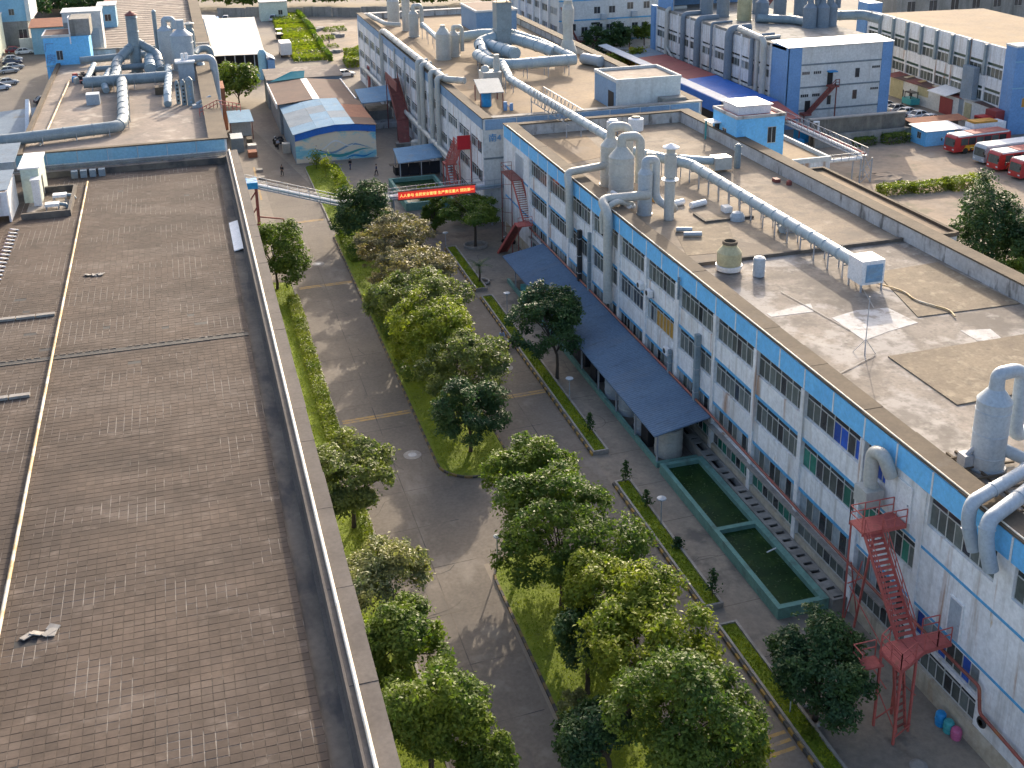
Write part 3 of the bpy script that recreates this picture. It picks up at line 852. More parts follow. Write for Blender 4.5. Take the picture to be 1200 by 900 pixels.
# dark rim wall of the sunken roof bay at the far left
rb = MB(); rb.box(-17.3, -12.5, 121.3, 121.6, 11.8, 12.5).box(-12.8, -12.5, 121.602, 131.3, 11.8, 12.5).box(-17.3, -12.802, 131.0, 131.3, 11.8, 12.5)
rb.part('bay_rim', 'gutter', LF)
MB().box(-17.3, -12.802, 121.602, 130.998, 11.8, 11.83).part('bay_floor', 'roofb2', LF)
duct('roof_pipe', 'rusty yellow pipe running lengthwise across the tiled roof', [(-11.3, 30, 12.05), (-11.5, 84, 12.05), (-11.5, 133.5, 12.05)], .105, 'rustpipe', flange=6, cat='pipe', seg=8)
duct('roof_pipe', 'white rust-streaked pipe lying along the tiled roof parapet', [(4.5, 19, 13.28), (4.5, 137.8, 13.28)], .095, 'whitepipe', flange=8, cat='pipe', seg=8)
tag(MB(Matrix.Translation((3.45, 109.2, 11.86)) @ Matrix.Rotation(math.radians(-14), 4, 'Y')).box(-.45, .45, -4.4, 4.4, 0, .08).single('white_board', 'whitep'), 'long white board lying in the gutter of the tiled roof', 'board')
for x, y, lb in ((-9.5, 51.1, 'grey scrap sheet beside a hole in the near left of the tiled roof'), (-9.2, 102.1, 'broken tiles beside the yellow pipe on the tiled roof')):
    mb = MB()
    for i in range(5): mb.T = Matrix.Translation((x + random.uniform(-.8, .8), y + random.uniform(-.25, .25), 11.9)) @ Matrix.Rotation(random.uniform(0, 3), 4, 'Z') @ Matrix.Rotation(random.uniform(-.3, .3), 4, 'X'); mb.box(-.3, .3, -.2, .2, 0, .05)
    mb.single('debris', 'kerb', lb, 'debris')
for i, (x, y) in enumerate(((-14.0, 127.5), (-14.5, 124.2))):
    t = thing('exhaust_fan', ['white box fan at the back of the sunken roof bay', 'white box fan at the front of the sunken roof bay'][i], 'fan', (x, y, 11.83), 'fans in the roof bay')
    MB().box(x - .7, x + .7, y - .5, y + .5, 12.3, 12.6).part('housing', 'whitep', t)
    l_ = MB()
    for a in (-.6, .6):
        for b in (-.4, .4): l_.beam((x + a, y + b, 11.83), (x + a, y + b, 12.3), .08)
    l_.part('stand', 'steel', t)
    MB().tube([(x + .7, y, 12.4), (x + 1.3, y, 12.3), (x + 1.5, y, 11.9)], .2, 10).part('outlet', 'alud', t)
for i in range(4):
    tag(MB().box(-13.4 + i * 1.0, -12.7 + i * 1.0, 136.0, 136.7, 11.87, 12.7).single('roof_box', 'sheetgrey'), ['grey box furthest left by the end wall of the tiled roof', 'second grey box from the left by the roof end wall', 'third grey box from the left by the roof end wall', 'grey box nearest the yellow pipe by the roof end wall'][i], 'box', 'grey boxes at the roof end wall')

# stair house at the far left edge of that roof
t = thing('stair_house', 'pale green stair house with grey canopies at the tiled roof edge', 'roof hut', (-17.6, 128, 11.8))
MB().box(-17.6, -15.8, 127.6, 134.0, 11.8, 15.6).part('wall', 'wallg', t)
MB().box(-17.8, -15.6, 127.4, 134.2, 15.6, 15.75).part('roof', 'whitep', t)
MB().box(-15.83, -15.76, 129.4, 130.4, 11.85, 14.2).part('door', 'dark', t)
MB().slab([(-23, 132, 15.4), (-18.6, 132, 15.4), (-18.6, 139, 15.9), (-23, 139, 15.9)], .08).part('canopy', 'sheetgrey', t)
MB().slab([(-24, 121, 15.2), (-18.2, 121.5, 15.2), (-18.2, 128, 15.6), (-24, 128, 15.6)], .08).part('canopy', 'sheetgrey', t)
MB().box(-24, -18.25, 120.9, 121.1, 12.6, 15.1).box(-18.4, -18.2, 121.1, 127.6, 11.8, 15.15).part('canopy_wall', 'wallw', t)
MB().box(-16.6, -15.6, 126.0, 127.4, 14.6, 14.75).box(-16.5, -15.7, 126.1, 126.3, 11.8, 14.6).part('porch', 'whitep', t)
wl = MB()
for i in range(16):
    y = 101 + i * 1.1
    wl.beam((-17.9, y, 12.2), (-17.3, y + .5, 11.9), .3, .1)
wl.single('rubble', 'whitep', 'row of white planks piled along the tiled roof edge', 'planks')
MB().box(-21.4, -19.6, 100, 126, 11.87, 12.9).single('low_wall', 'redsheet', 'reddish strip of low roof beyond the white planks at the frame edge', 'low roof')

# ------------------------------------------------------------------ generic windows
GL = ['glass1', 'glass1', 'glass1', 'glass5', 'glass1', 'glass1']
PM = {}
def pane_mesh(w, h, m_):
    k = (round(w, 2), round(h, 2), m_)
    if k not in PM:
        PM[k] = MB().box(0, .02, -w / 2, w / 2, 0, h).mesh('pane', m_)
    return PM[k]
def window_x(parent, X, y0, y1, z0, z1, n=8, trans=.27, single=False, glass=None, kinds=None, fm='frame', bar=.06, back=True):
    """window in a wall facing -X; frame part with panes as its own pieces"""
    zt = z1 - (z1 - z0) * trans if trans else z1
    f = MB()
    f.box(X, X + .07, y0, y1, z0, z0 + bar).box(X, X + .07, y0, y1, z1 - bar, z1)
    for i in range(n + 1):
        yc = y0 + (y1 - y0) * i / n; w_ = bar * (1.0 if i % 2 == 0 else .75)
        a = max(y0, yc - w_ / 2); b = min(y1, yc + w_ / 2)
        f.box(X + .002, X + .068, a, b, z0 + bar + .001, (z1 if i % 2 == 0 else zt) - bar - .001)
    if trans: f.box(X - .003, X + .065, y0 + bar, y1 - bar, zt - bar / 2, zt + bar / 2)
    fo = f.part('window', fm, parent)
    w_ = (y1 - y0) / n
    org = WORG[parent.name]
    if single:
        for i in range(n):
            k = kinds[i % len(kinds)] if kinds else random.choice(GL)
            o = link('pane', pane_mesh(w_ - .05, zt - z0 - bar, k), fo)
            o.location = Vector((X + .04 + random.uniform(-.006, .006), y0 + (i + .5) * w_, z0 + bar * .6)) - org
    else:
        mats = list(dict.fromkeys(kinds or ['glass1', 'glass5', 'glass4']))
        p = MB()
        for i in range(n):
            mi = random.randrange(len(mats)) if random.random() < .6 else 0
            p.box(X + .04, X + .06, y0 + i * w_ + .02, y0 + (i + 1) * w_ - .02, z0 + bar * .6, zt, mi)
        p.part('pane', mats, fo)
    if trans:
        p = MB()
        for i in range(0, n, 2):
            p.box(X + .042, X + .06, y0 + i * w_ + .02, min(y1, y0 + (i + 2) * w_) - .02, zt, z1 - bar * .6)
        p.part('transom_pane', 'glass5', fo)
    return fo
def small_window(parent, T, w, h, n=2, glass='glass5', fm='frame', label=None):
    """window in the local plane of T: x along the wall, -y outward, z up, centred at the sill"""
    f = MB(T); b = .06
    f.box(-w / 2, w / 2, -.05, .02, 0, b).box(-w / 2, w / 2, -.05, .02, h - b, h)
    for i in range(n + 1):
        x = -w / 2 + w * i / n
        f.box(max(-w / 2, x - b / 2), min(w / 2, x + b / 2), -.048, .018, b + .001, h - b - .001)
    fo = f.part('window', fm, parent)
    p = MB(T)
    for i in range(n): p.box(-w / 2 + w * i / n + .03, -w / 2 + w * (i + 1) / n - .03, -.03, -.01, b * .7, h - b * .7)
    p.part('pane', glass, fo)
    return fo

# ------------------------------------------------------------------ right factory
RF = thing('factory_building', 'long three-storey white factory with a bright blue parapet band', 'factory', (50, 85, 0))
X0 = 38.2
Y0, Y1 = 24.0, 135.6
MB().box(38.55, 63.4, Y0 + .02, Y1 - .02, 0, 12.3).part('core_wall', 'stone', RF)
MB().box(39.2, 62.0, 85.4, Y1 - .9, 12.31, 12.72).part('roof_deck', 'roofr', RF)
MB().box(39.2, 62.0, Y0, 85.2, 12.31, 12.66).part('roof_deck', 'roofr2', RF)
MB().box(40.8, 61.9, 85.2, 85.5, 12.66, 12.98).part('roof_step', 'gutter', RF)
# pilasters and bays along the street
PIL = [54.4, 61.6, 68.4, 75.1, 82.2, 89.1, 95.6, 103.2, 110.5, 117.5, 124.6]
sp_ = MB()
def spandrel(y0, y1, z0, z1): sp_.box(X0, X0 + .34, y0, y1, z0, z1)
spandrel(Y0, Y1, 12.56, 12.62)
pil = MB()
for y in PIL:
    w_ = .8 if y == 82.2 else .47
    pil.box(X0 - .12, X0 + .36, y - w_ / 2, y + w_ / 2, 0, 12.58)
for y in (48.2, 24.6, 135.3): pil.box(X0 - .06, X0 + .36, y - .25, y + .25, 0, 12.58)
bays = [(PIL[i] + (.4 if PIL[i] == 82.2 else .23), PIL[i + 1] - (.4 if PIL[i + 1] == 82.2 else .23)) for i in range(len(PIL) - 1)]
ROWS = [(10.62, 12.55), (6.86, 8.82), (3.22, 4.95), (1.4, 2.98)]
def kinds_for(y0, r):
    if r == 0 and 54 < y0 < 56: return ['glass1', 'glass1', 'glass5', 'glass1', 'glass3', 'glass3', 'glass5', 'glass3'][::-1]
    if r == 1 and 54 < y0 < 56: return ['glass1', 'glass2', 'glass5', 'glass1', 'glass1', 'glass5', 'glass2', 'glass2']
    if r == 3 and 61 < y0 < 76: return ['glass2', 'glass2', 'glass2', 'glass5', 'glass1', 'glass5'] if y0 < 66 else ['glass2', 'glass2', 'glass5', 'glass2', 'glass1']
    if r == 2: return ['glass4', 'glass5', 'glass4', 'glass1', 'glass5', 'glass4', 'glass1']
    if r == 1 and 82 < y0 < 84: return ['yshut'] * 8
    if r == 1 and 88 < y0 < 90: return ['glass5', 'glass4', 'glass5', 'glass4']
    return ['glass1', 'glass1', 'glass1', 'glass5', 'glass1', 'glass1', 'glass1', 'glass1', 'glass5', 'glass1', 'glass1']
def bay(y0, y1, single, rows=(0, 1, 2, 3)):
    for r in range(4):
        z0, z1 = ROWS[r]
        if r in rows:
            k = kinds_for(y0, r)
            if r == 1 and 82 < y0 < 84:
                window_x(RF, X0 + .16, y0, y0 + 4.3, z0, z1, 6, .22, single, kinds=['yshut'], fm='frame')
                window_x(RF, X0 + .16, y0 + 4.3, y1, z0, z1, 3, .25, single, kinds=['glass4', 'glass5'], fm='frame')
            else:
                window_x(RF, X0 + .16, y0, y1, z0, z1, 8, .26 if r != 2 else 0, single, kinds=k)
        else: spandrel(y0, y1, z0, z1)
for y0, y1 in bays: bay(y0, y1, y1 < 89.2)
window_x(RF, X0 + .16, 51.9, 54.1, *ROWS[0], 4, .26, True, kinds=['glass3', 'glass3', 'glass5', 'glass3'])
spandrel(47.7, 51.9, *ROWS[0])
for r in (1, 2, 3):
    window_x(RF, X0 + .16, 48.5, 54.1, *ROWS[r], 8, .26 if r != 2 else 0, True, kinds=kinds_for(54.5, r))
    spandrel(47.8, 48.5, *ROWS[r])
# near end: blank wall with doors, then single windows
for r, (a, b) in ((0, (42.0, 47.7)), (2, (42.2, 47.8)), (3, (42.0, 47.8))): window_x(RF, X0 + .16, a, b, *ROWS[r], 8, .26 if r != 2 else 0, True, kinds=(['glass4', 'glass3', 'glass1', 'glass5', 'glass3', 'glass4'] if r == 2 else kinds_for(a, 0)))
spandrel(42.0, 47.8, 6.86, 8.82)
window_x(RF, X0 + .16, 34.0, 40.6, *ROWS[0], 9, .26, True)
spandrel(40.6, 42.0, 10.62, 12.55); spandrel(Y0, 34.0, 10.62, 12.55)
spandrel(Y0, 42.0, 6.86, 8.82); spandrel(Y0, 42.0, 3.22, 4.95); spandrel(Y0, 42.0, 1.4, 2.98)
# far end: first window, door and blank wall
spandrel(124.3, Y1, 1.4, 2.98); spandrel(124.3, Y1, 3.22, 4.95); spandrel(124.3, Y1, 6.86, 8.82); spandrel(124.3, Y1, 10.62, 12.55)
for a, b in ((5.06, 6.86), (8.90, 10.62), (2.98, 3.22)): spandrel(Y0, Y1, a, b)
spandrel(Y0, Y1, 4.95, 5.06); spandrel(Y0, Y1, 8.82, 8.9); spandrel(Y0, Y1, 12.55, 12.56)
sp_.part('wall', 'wallw', RF)
pil.part('pilaster', 'wallw', RF, kind='stuff')
MB().box(X0 - .05, X0 + .36, Y0, Y1, 0, 1.4).part('plinth', 'plinth', RF)
for z in (8.83, 4.96): 
    b = MB(); b.box(X0 - .025, X0 - .001, Y0, 54.1, z + .1, z + .28)
    seq = [54.1] + PIL[1:] + [Y1]
    for i in range(len(PIL)):
        a = PIL[i] + .26; c = (PIL[i + 1] - .26) if i + 1 < len(PIL) else Y1
        b.box(X0 - .035, X0 - .001, a, c, z, z + .24)
    b.part('blue_belt', 'belt', RF)
MB().box(X0 - .42, X0 - .001, 50.5, 124, 3.0, 3.14).part('awning_ledge', 'kerb', RF)
# parapet: blue panels with white joints, brown cap
MB().box(X0 + .02, 39.19, Y0, Y1, 12.63, 14.2).part('parapet_wall', 'wallw', RF)
edges = []
for i in range(len(PIL) - 1):
    edges += [PIL[i], (PIL[i] + PIL[i + 1]) / 2]
edges += [PIL[-1], 128.2, 131.8, 135.4]
edges = [Y0 + .1, 27.4, 30.8, 34.2, 37.6, 41.0, 44.4, 47.6, 51.0] + edges
for a, b in zip(edges[:-1], edges[1:]):
    MB().box(X0 - .06, X0 + .018, a + .09, b - .09, 12.62, 14.1).part('blue_panel', 'blue', RF)
js = MB()
for e in edges: js.box(X0 - .075, X0 - .061, e - .07, e + .07, 12.63, 14.09)
js.part('joint_strip', 'whitep', RF, kind='stuff')
rc = random.Random(3); y = Y0 - .05
while y < Y1:
    y2 = min(y + 2.6 + rc.random() * .9, Y1 + .05); dx, dz = rc.uniform(-.035, .03), rc.uniform(-.02, .02)
    MB().box(X0 - .1 + dx, 39.75 + rc.uniform(-.04, .04), y + .005, y2 - .005, 14.201, 14.32 + dz).part('coping_slab', 'cap', RF)
    y = y2
duct('roof_pipe', 'thin white pipe lying along the blue parapet edge of the blue-banded factory', [(38.2, 26, 14.38), (38.22, 70, 14.38), (38.2, 134, 14.38)], .05, 'whitepipe', flange=0, cat='pipe', seg=6)
bp = MB(); bp.box(62.0, 62.25, Y0, Y1, 12.31, 14.1); bp.part('back_parapet', 'parwall', RF)
MB().box(61.95, 63.5, Y0, Y1, 14.101, 14.26).box(62.3, 63.4, Y0, Y1, 12.31, 14.1).part('back_parapet_cap', 'cap', RF)
MB().box(39.76, 61.9, 134.7, 134.9, 12.73, 14.1).part('end_parapet', 'parwall', RF)
MB().box(39.76, 61.94, 134.6, 135.65, 14.101, 14.25).part('end_parapet_cap', 'cap', RF)
MB().box(38.56, 62, 135.4, 135.6, 0, 12.3).part('end_wall', 'wallw', RF)
# roof coverings
def sheet(pts, z, mat, th=.05, label=None): MB().prism(pts, z, z + th).part('roof_sheet', mat, RF, label=label)
sheet([(55.0, 79.0), (61.4, 79.4), (61.8, 69.4), (52.6, 69.6)], 12.66, 'roofpatch', .07)
sheet([(46.3, 64.1), (58.5, 64.3), (58.5, 56.6), (46.3, 56.3)], 12.66, 'roofpatch', .09)
sheet([(46.3, 71.6), (48.9, 72.3), (51.5, 72.0), (52.0, 68.7), (49, 68.0), (46.3, 67.1)], 12.66, 'roofwhite', .02, 'white repair patch behind the antenna')
sheet([(41.9, 73.9), (46.3, 74.7), (45.6, 73.1), (42.0, 73.2)], 12.66, 'roofwhite', .02)
sheet([(54.1, 66.5), (56.4, 66.0), (56.0, 63.9), (54.1, 64.5)], 12.66, 'roofwhite', .02)
sheet([(41.5, 87.8), (46.3, 87.4), (50.2, 97.9), (43.3, 94.7)], 12.72, 'roofpatch', .02)
sheet([(41, 132), (48, 132), (47, 122), (41, 120)], 12.72, 'roofsand', .02)
MB().box(47.0, 52.2, 95.6, 95.9, 12.72, 12.94).box(47.0, 47.3, 95.9, 98.4, 12.72, 12.9).part('roof_kerb', 'gutter', RF)
cr = MB()
for a, b in (((40.8, 62.4), (45.6, 64.6)), ((41.4, 121), (60.5, 118)), ((50.4, 72.2), (52.6, 78.0)), ((45.2, 77.6), (46.3, 69)), ((47, 116), (46.8, 100))): cr.beam((*a, 12.728), (*b, 12.728), .09, .012)
cr.part('roof_joint', 'patch', RF)
# doors in the blank wall
for y0, y1, z0, z1, lb in ((49.3, 50.5, 9.75, 12.0, 'white upper door at the top red landing'), (43.9, 44.9, 5.35, 7.75, 'grey-white door at the lower red landing'), (127.0, 130.2, 9.35, 11.9, 'tall grey door cabinet at the far red stairs')):
    d = MB().box(X0 - .08, X0 - .003, y0, y1, z0, z1).part('door', 'whitep' if z0 > 9.5 else 'plasb', RF, label=lb)
    f = MB(); f.box(X0 - .1, X0 - .002, y0 - .09, y0 - .002, z0, z1 + .1).box(X0 - .1, X0 - .002, y1 + .002, y1 + .09, z0, z1 + .1).box(X0 - .1, X0 - .002, y0, y1, z1 + .002, z1 + .1)
    f.part('door_frame', 'whitep', d)
    MB().box(X0 - .13, X0 - .085, y0 + .1, y0 + .18, z0 + 1.0, z0 + 1.12).part('handle', 'steel', d)
# ------------------------------------------------------------------ things on the street side of the blue-banded factory
duct('fire_pipe', 'red fire pipe running along the whole ground-floor facade', [(37.85, 30, 2.2), (37.85, 41.2, 2.9), (37.85, 41.5, 4.4), (37.85, 48, 4.3), (37.85, 48.4, 3.7), (37.85, 60, 3.75), (37.85, 74, 4.16), (37.95, 124, 4.16)], .10, 'redpipe', rad=.25, flange=3.4, cat='pipe', seg=8)
# grey drain boxes up the facade
def downpipe(y, z0, z1, w, mat, label, x=37.93, hood=False):
    mb = MB(); mb.box(x - w / 2, x + w / 2, y - w / 2, y + w / 2, z0, z1)
    t = thing('downpipe', label, 'downpipe', (x, y, z0), 'downpipes on the long facade')
    mb.part('pipe_body', mat, t)
    b = MB()
    for k in range(3): b.box(x - w / 2 - .03, X0 - .13, y - w / 2 - .03, y + w / 2 + .03, z0 + (z1 - z0) * (k + .5) / 3, z0 + (z1 - z0) * (k + .5) / 3 + .08)
    b.part('bracket', 'steel', t)
    return t
downpipe(77.6, 3.7, 9.9, .42, 'alud', 'square grey duct on the facade just past the canopy end')
downpipe(82.9, 3.7, 6.2, .3, 'alud', 'short grey duct beside the ochre shutter')
downpipe(103.2, 3.9, 10.3, .34, 'alud', 'pale grey duct between the stained bays')
downpipe(106.2, 3.9, 9.6, .42, 'black', 'black soot-stained duct beside the white facade ducts')
downpipe(81.6, 11.4, 13.4, .16, 'alud', 'small rail bracket on the blue parapet above the ochre shutter')
# white and grey fume ducts coming over the parapet
duct('fume_duct', 'white duct bending over the parapet to the left scrubber', [(42.4, 110.6, 15.0), (37.6, 109.3, 15.0), (37.6, 108.6, 13.9), (37.6, 108.3, 8.2)], .42, 'plas', .8, flange=0)
duct('fume_duct', 'cream duct bending over the blue parapet below the middle scrubbers', [(42.6, 99.2, 15.0), (37.5, 99.0, 15.1), (37.5, 97.0, 14.3), (37.6, 97.0, 5.2)], .46, 'plas', .9, flange=0)
duct('fume_duct', 'thin white duct crossing behind the cream facade duct', [(41.6, 104.0, 13.6), (41.2, 100, 13.9), (38.9, 98.4, 15.0), (37.3, 98.1, 14.2), (37.4, 98.1, 12.0)], .3, 'plas', .7, flange=0)
duct('vent_hood', 'grey-white hood duct bent over a blue-glazed window', [(37.7, 52.2, 10.4), (37.35, 52.2, 10.9), (37.35, 52.2, 13.1), (37.35, 51.2, 13.4), (37.9, 51.0, 12.0)], .42, 'plas', .6, flange=0)
tag(MB().box(36.7, 37.9, 51.5, 52.8, 9.6, 10.7).box(36.9, 38.15, 51.9, 52.4, 9.4, 9.6).single('fan_box', 'plas'), 'pale fan box hanging under the hood duct by the top red landing', 'fan box')
duct('fume_duct', 'big grey duct bending over the blue parapet at the right frame edge, upper one', [(46, 46.8, 15.6), (42, 44.9, 15.1), (37.4, 43.5, 14.75), (37.2, 43.3, 13.6), (37.5, 42.9, 12.2)], .37, 'plasb', 1.0, flange=3)
duct('fume_duct', 'big grey duct bending over the blue parapet at the right frame edge, lower one', [(44, 44.6, 15.3), (40.4, 43.1, 15.0), (37.3, 42.0, 14.6), (37.2, 41.8, 13.4), (37.5, 41.5, 11.9)], .40, 'plasb', 1.0, flange=3)
def ac(y, z, label):
    t = thing('air_conditioner', label, 'air conditioner', (37.85, y, z), 'air conditioners on the facade')
    MB().box(37.65, 38.05, y - .42, y + .42, z, z + .6).part('case', 'whitep', t)
    MB(Matrix.Translation((37.64, y + .08, z + .3)) @ Matrix.Rotation(-math.pi / 2, 4, 'Y')).lathe((0, 0, 0), [(.24, 0), (.24, .02), (.02, .03)], 14).part('fan_grille', 'black', t)
    MB().box(37.7, 38.18, y - .4, y - .35, z - .1, z).box(37.7, 38.18, y + .35, y + .4, z - .1, z).part('bracket', 'steel', t)
ac(89.6, 9.4, 'air conditioner outdoor unit on the white band above the dark second-floor windows, left one')
ac(87.6, 9.4, 'air conditioner outdoor unit on the white band above the ochre shutter')
ac(83.4, 5.6, 'air conditioner outdoor unit below the ochre shutter')
# blue-grey canopy with storage behind it
t = thing('canopy', 'long blue-grey corrugated canopy against the factory facade', 'canopy', (35.8, 97, 0))
cm = MB(); ny = 150
for i in range(ny):
    a = 74.5 + (118.6 - 74.5) * i / ny; b = 74.5 + (118.6 - 74.5) * (i + 1) / ny; h = (b - a)
    cm.add([(33.0, a, 3.02), (33.0, a + h * .5, 3.09), (33.0, b, 3.02), (37.9, a, 3.98), (37.9, a + h * .5, 4.05), (37.9, b, 3.98)], [(0, 3, 4, 1), (1, 4, 5, 2)])
cm.slab([(33.0, 74.5, 3.0), (33.0, 118.6, 3.0), (37.9, 118.6, 3.96), (37.9, 74.5, 3.96)], .06)
cm.part('roof_sheet', 'cor_blue', t)
for y in (75.0, 79.6, 84, 88.5, 93, 98, 103, 109, 115): MB().beam((33.5, y, 0), (33.5, y, 3.0), .13).part('post', 'steel', t)
MB().box(33.35, 33.65, 74.7, 118, .0, .45).box(33.652, 37.0, 74.7, 75.0, 0, .45).part('base_wall', 'pondg', t)
MB().box(33.652, 37.0, 75.01, 118, .01, .06).part('floor', 'gutter', t)
def tank(name, label, x, y, r, h, mat, z=0.06, grp='tanks under the canopy'):
    t = thing(name, label, 'tank', (x, y, z), grp)
    MB().lathe((x, y, z), [(r, 0), (r, h), (r * .9, h + .1), (.1, h + .22)], 24).part('shell', mat, t)
    b = MB()
    for k in (.25, .6, .92): b.lathe((x, y, z), [(r + .02, h * k), (r + .03, h * k + .04), (r + .02, h * k + .08)], 24)
    b.part('band', mat, t)
tank('storage_tank', 'big pale round tank under the near end of the blue canopy', 35.2, 76.6, 1.15, 2.35, 'plas')
for i, y in enumerate((80.6, 84.2, 87.6)):
    tank('storage_tank', ['white tank under the canopy, nearest to the dark gap', 'white tank in the middle under the canopy', 'white tank under the canopy beside the mushroom lamp'][i], 34.9, y, 1.05, 2.0, 'plasb')
tag(MB().box(33.9, 36.5, 77.9, 79.3, .07, 2.5).single('dark_cabinet', 'dark'), 'dark cabinet between the round tanks under the canopy', 'cabinet')
tag(MB().box(33.9, 34.8, 112.5, 114.5, .07, 1.0).single('teal_bin', 'teal'), 'teal bin at the far end under the canopy', 'bin')
tag(MB().box(34, 35.2, 90.5, 92, .07, 1.5).single('crate', 'cloth_k'), 'tall dark crate under the middle of the canopy', 'crate')
tag(MB().box(34.2, 35, 94, 96, .07, 1.2).single('crate', 'cloth_k'), 'low dark crate under the canopy behind the round tree', 'crate')

def stairflight(mb, p, q, w, n, side, mi=0):
    """open treads between two stringers; side = unit vector across"""
    p, q, sd_ = Vector(p), Vector(q), Vector(side)
    for s in (0, w): mb.beam(p + sd_ * s, q + sd_ * s, .07, .26, mi)
    return mb
def treads(parent, p, q, w, n, side, mat, gap=.62):
    p, q, sd_ = Vector(p), Vector(q), Vector(side)
    d = (q - p); hd = Vector((d.x, d.y, 0)); run = hd.length / n; hd.normalize()
    for i in range(n):
        c = p + d * ((i + .5) / n)
        a = c - hd * run * gap; b = c + hd * run * gap
        m_ = MB().slab([a, b, b + sd_ * w, a + sd_ * w], .05)
        m_.part('tread', mat, parent)
# near red fire stair
t = thing('fire_stair', 'red steel fire stair with two landings at the near end of the factory', 'stair', (36, 47, 0))
MB().box(35.1, 38.08, 49.3, 50.7, 9.55, 9.65).box(35.1, 38.08, 49.3, 49.36, 9.4, 9.548).box(35.1, 38.08, 50.64, 50.7, 9.4, 9.548).part('top_landing', 'redst', t)
r = MB(); railing(r, [(36.5, 49.33, 9.65), (38.05, 49.33, 9.65)]); railing(r, [(35.13, 49.4, 9.65), (35.13, 50.67, 9.65), (38.05, 50.67, 9.65)]); r.part('railing', 'redst', t)
s = MB(); stairflight(s, (35.25, 49.3, 9.55), (35.3, 45.4, 5.1), 1.15, 20, (1, 0, 0)); s.part('stringer', 'redst', t)
treads(t, (35.28, 49.3, 9.5), (35.32, 45.5, 5.15), 1.1, 19, (1, 0, 0), 'redst')
r = MB()
for x in (35.25, 36.42):
    for k in (.55, 1.0): r.beam((x, 49.3, 9.55 + k), (x, 45.4, 5.1 + k), .045)
    for i in range(6): r.beam((x, 49.3 - 3.9 * i / 5, 9.55 - 4.45 * i / 5), (x, 49.3 - 3.9 * i / 5, 10.55 - 4.45 * i / 5), .045)
r.part('stair_railing', 'redst', t)
lq = [((33.9, 44.95), (34.05, 43.15)), ((34.7, 45.4), (34.75, 43.45)), ((35.5, 45.4), (35.45, 43.8)), ((36.3, 45.4), (36.2, 44.15)), ((37.15, 45.4), (37.1, 44.25)), ((38.08, 45.4), (38.08, 44.3))]
for (p, q), (p2, q2) in zip(lq[:-1], lq[1:]):
    MB().slab([(p[0] + .02, p[1], 5.1), (q[0] + .02, q[1], 5.1), (q2[0] - .02, q2[1], 5.1), (p2[0] - .02, p2[1], 5.1)], .05).part('landing_plate', 'redst', t)
eb = MB()
for i in (0, 1):
    for u, w_ in zip(lq[:-1], lq[1:]): eb.beam((*u[i], 4.97), (*w_[i], 4.97), .07, .2)
eb.beam((*lq[0][0], 4.97), (*lq[0][1], 4.97), .07, .2)
eb.part('landing_frame', 'redst', t)
r = MB(); railing(r, [(34.8, 45.4, 5.1), (33.9, 44.9, 5.1)]); railing(r, [(36.9, 45.42, 5.1), (38.0, 45.42, 5.1)]); railing(r, [(36.2, 44.15, 5.1), (37.1, 44.25, 5.1), (38.0, 44.3, 5.1)]); railing(r, [(33.95, 44.9, 5.1), (34.05, 43.2, 5.1), (35.4, 43.8, 5.1)]); r.part('railing', 'redst', t)
MB().box(32.5, 33.95, 44.5, 45.4, 4.3, 4.4).part('side_landing', 'redst', t)
r = MB(); railing(r, [(33.95, 45.4, 4.4), (32.5, 45.4, 4.4), (32.5, 44.5, 4.4)]); r.part('railing', 'redst', t)
for x, y, z in ((36.5, 52.4, 9.5), (37.6, 52.7, 9.5), (33.9, 44.8, 5.0), (34.1, 43.2, 5.0), (35.4, 45.3, 5.0), (35.5, 43.85, 5.0)):
    tx_, ty_ = (x, y) if z < 9 else (35.2 if x < 37 else 37.0, 50.6)
    MB().beam((x, y, 0), (tx_, ty_, z), .12).part('post', 'redst', t)
b = MB(); b.beam((36.4, 52.2, 1), (36.8, 51.4, 6), .06).beam((37.5, 52.4, 1), (36.1, 51.5, 6), .06).beam((36.4, 52.1, 4), (37.5, 52.3, 4), .06).beam((36.4, 52.2, 1.2), (35.4, 46, 1.2), .05).beam((36.2, 51.6, 4.2), (35.3, 46, 3.4), .05)
b.beam((33.95, 44.7, .6), (35.4, 45.2, .6), .06).beam((34.1, 43.1, .6), (35.5, 43.7, .6), .06).beam((33.95, 44.7, 2.4), (34.15, 43.1, .8), .05).beam((35.4, 45.2, 2.6), (35.6, 43.7, 2.6), .05)
b.part('brace', 'redst', t)
s = MB(); stairflight(s, (34.95, 45.2, 4.9), (34.75, 43.9, .1), .75, 14, (.95, .2, 0)); s.part('lower_stringer', 'redst', t)
treads(t, (34.95, 45.2, 4.85), (34.75, 43.9, .2), .75, 12, (.95, .2, 0), 'redold')
for i, (x, y, m_, lb) in enumerate(((37.55, 43.75, 'bluebox', 'blue plastic drum against the factory wall below the red stair'), (37.65, 43.15, 'teal', 'green drum beside the blue one at the wall'), (37.75, 42.6, 'pink', 'pink drum at the wall below the red stair'))):
    k = thing('drum', lb, 'drum', (x, y, 0), 'drums at the factory wall')
    MB().lathe((x, y, .01), [(.28, 0), (.3, .1), (.3, .75 - .1 * i), (.24, .85 - .1 * i), (.05, .88 - .1 * i)], 16).part('body', m_, k)
    MB().lathe((x, y, .01), [(.31, .35), (.33, .38), (.31, .41)], 16).part('rib', m_, k)
ty_ = MB(Matrix.Translation((37.75, 40.95, 2.5)) @ Matrix.Rotation(math.pi / 2, 4, 'Y'))
ty_.lathe((0, 0, 0), [(.17, 0), (.3, 0), (.34, .08), (.3, .16), (.17, .16), (.17, 0)], 18)
tag(ty_.single('tyre', 'black'), 'old black tyre hung on the red pipe by the wall', 'tyre')
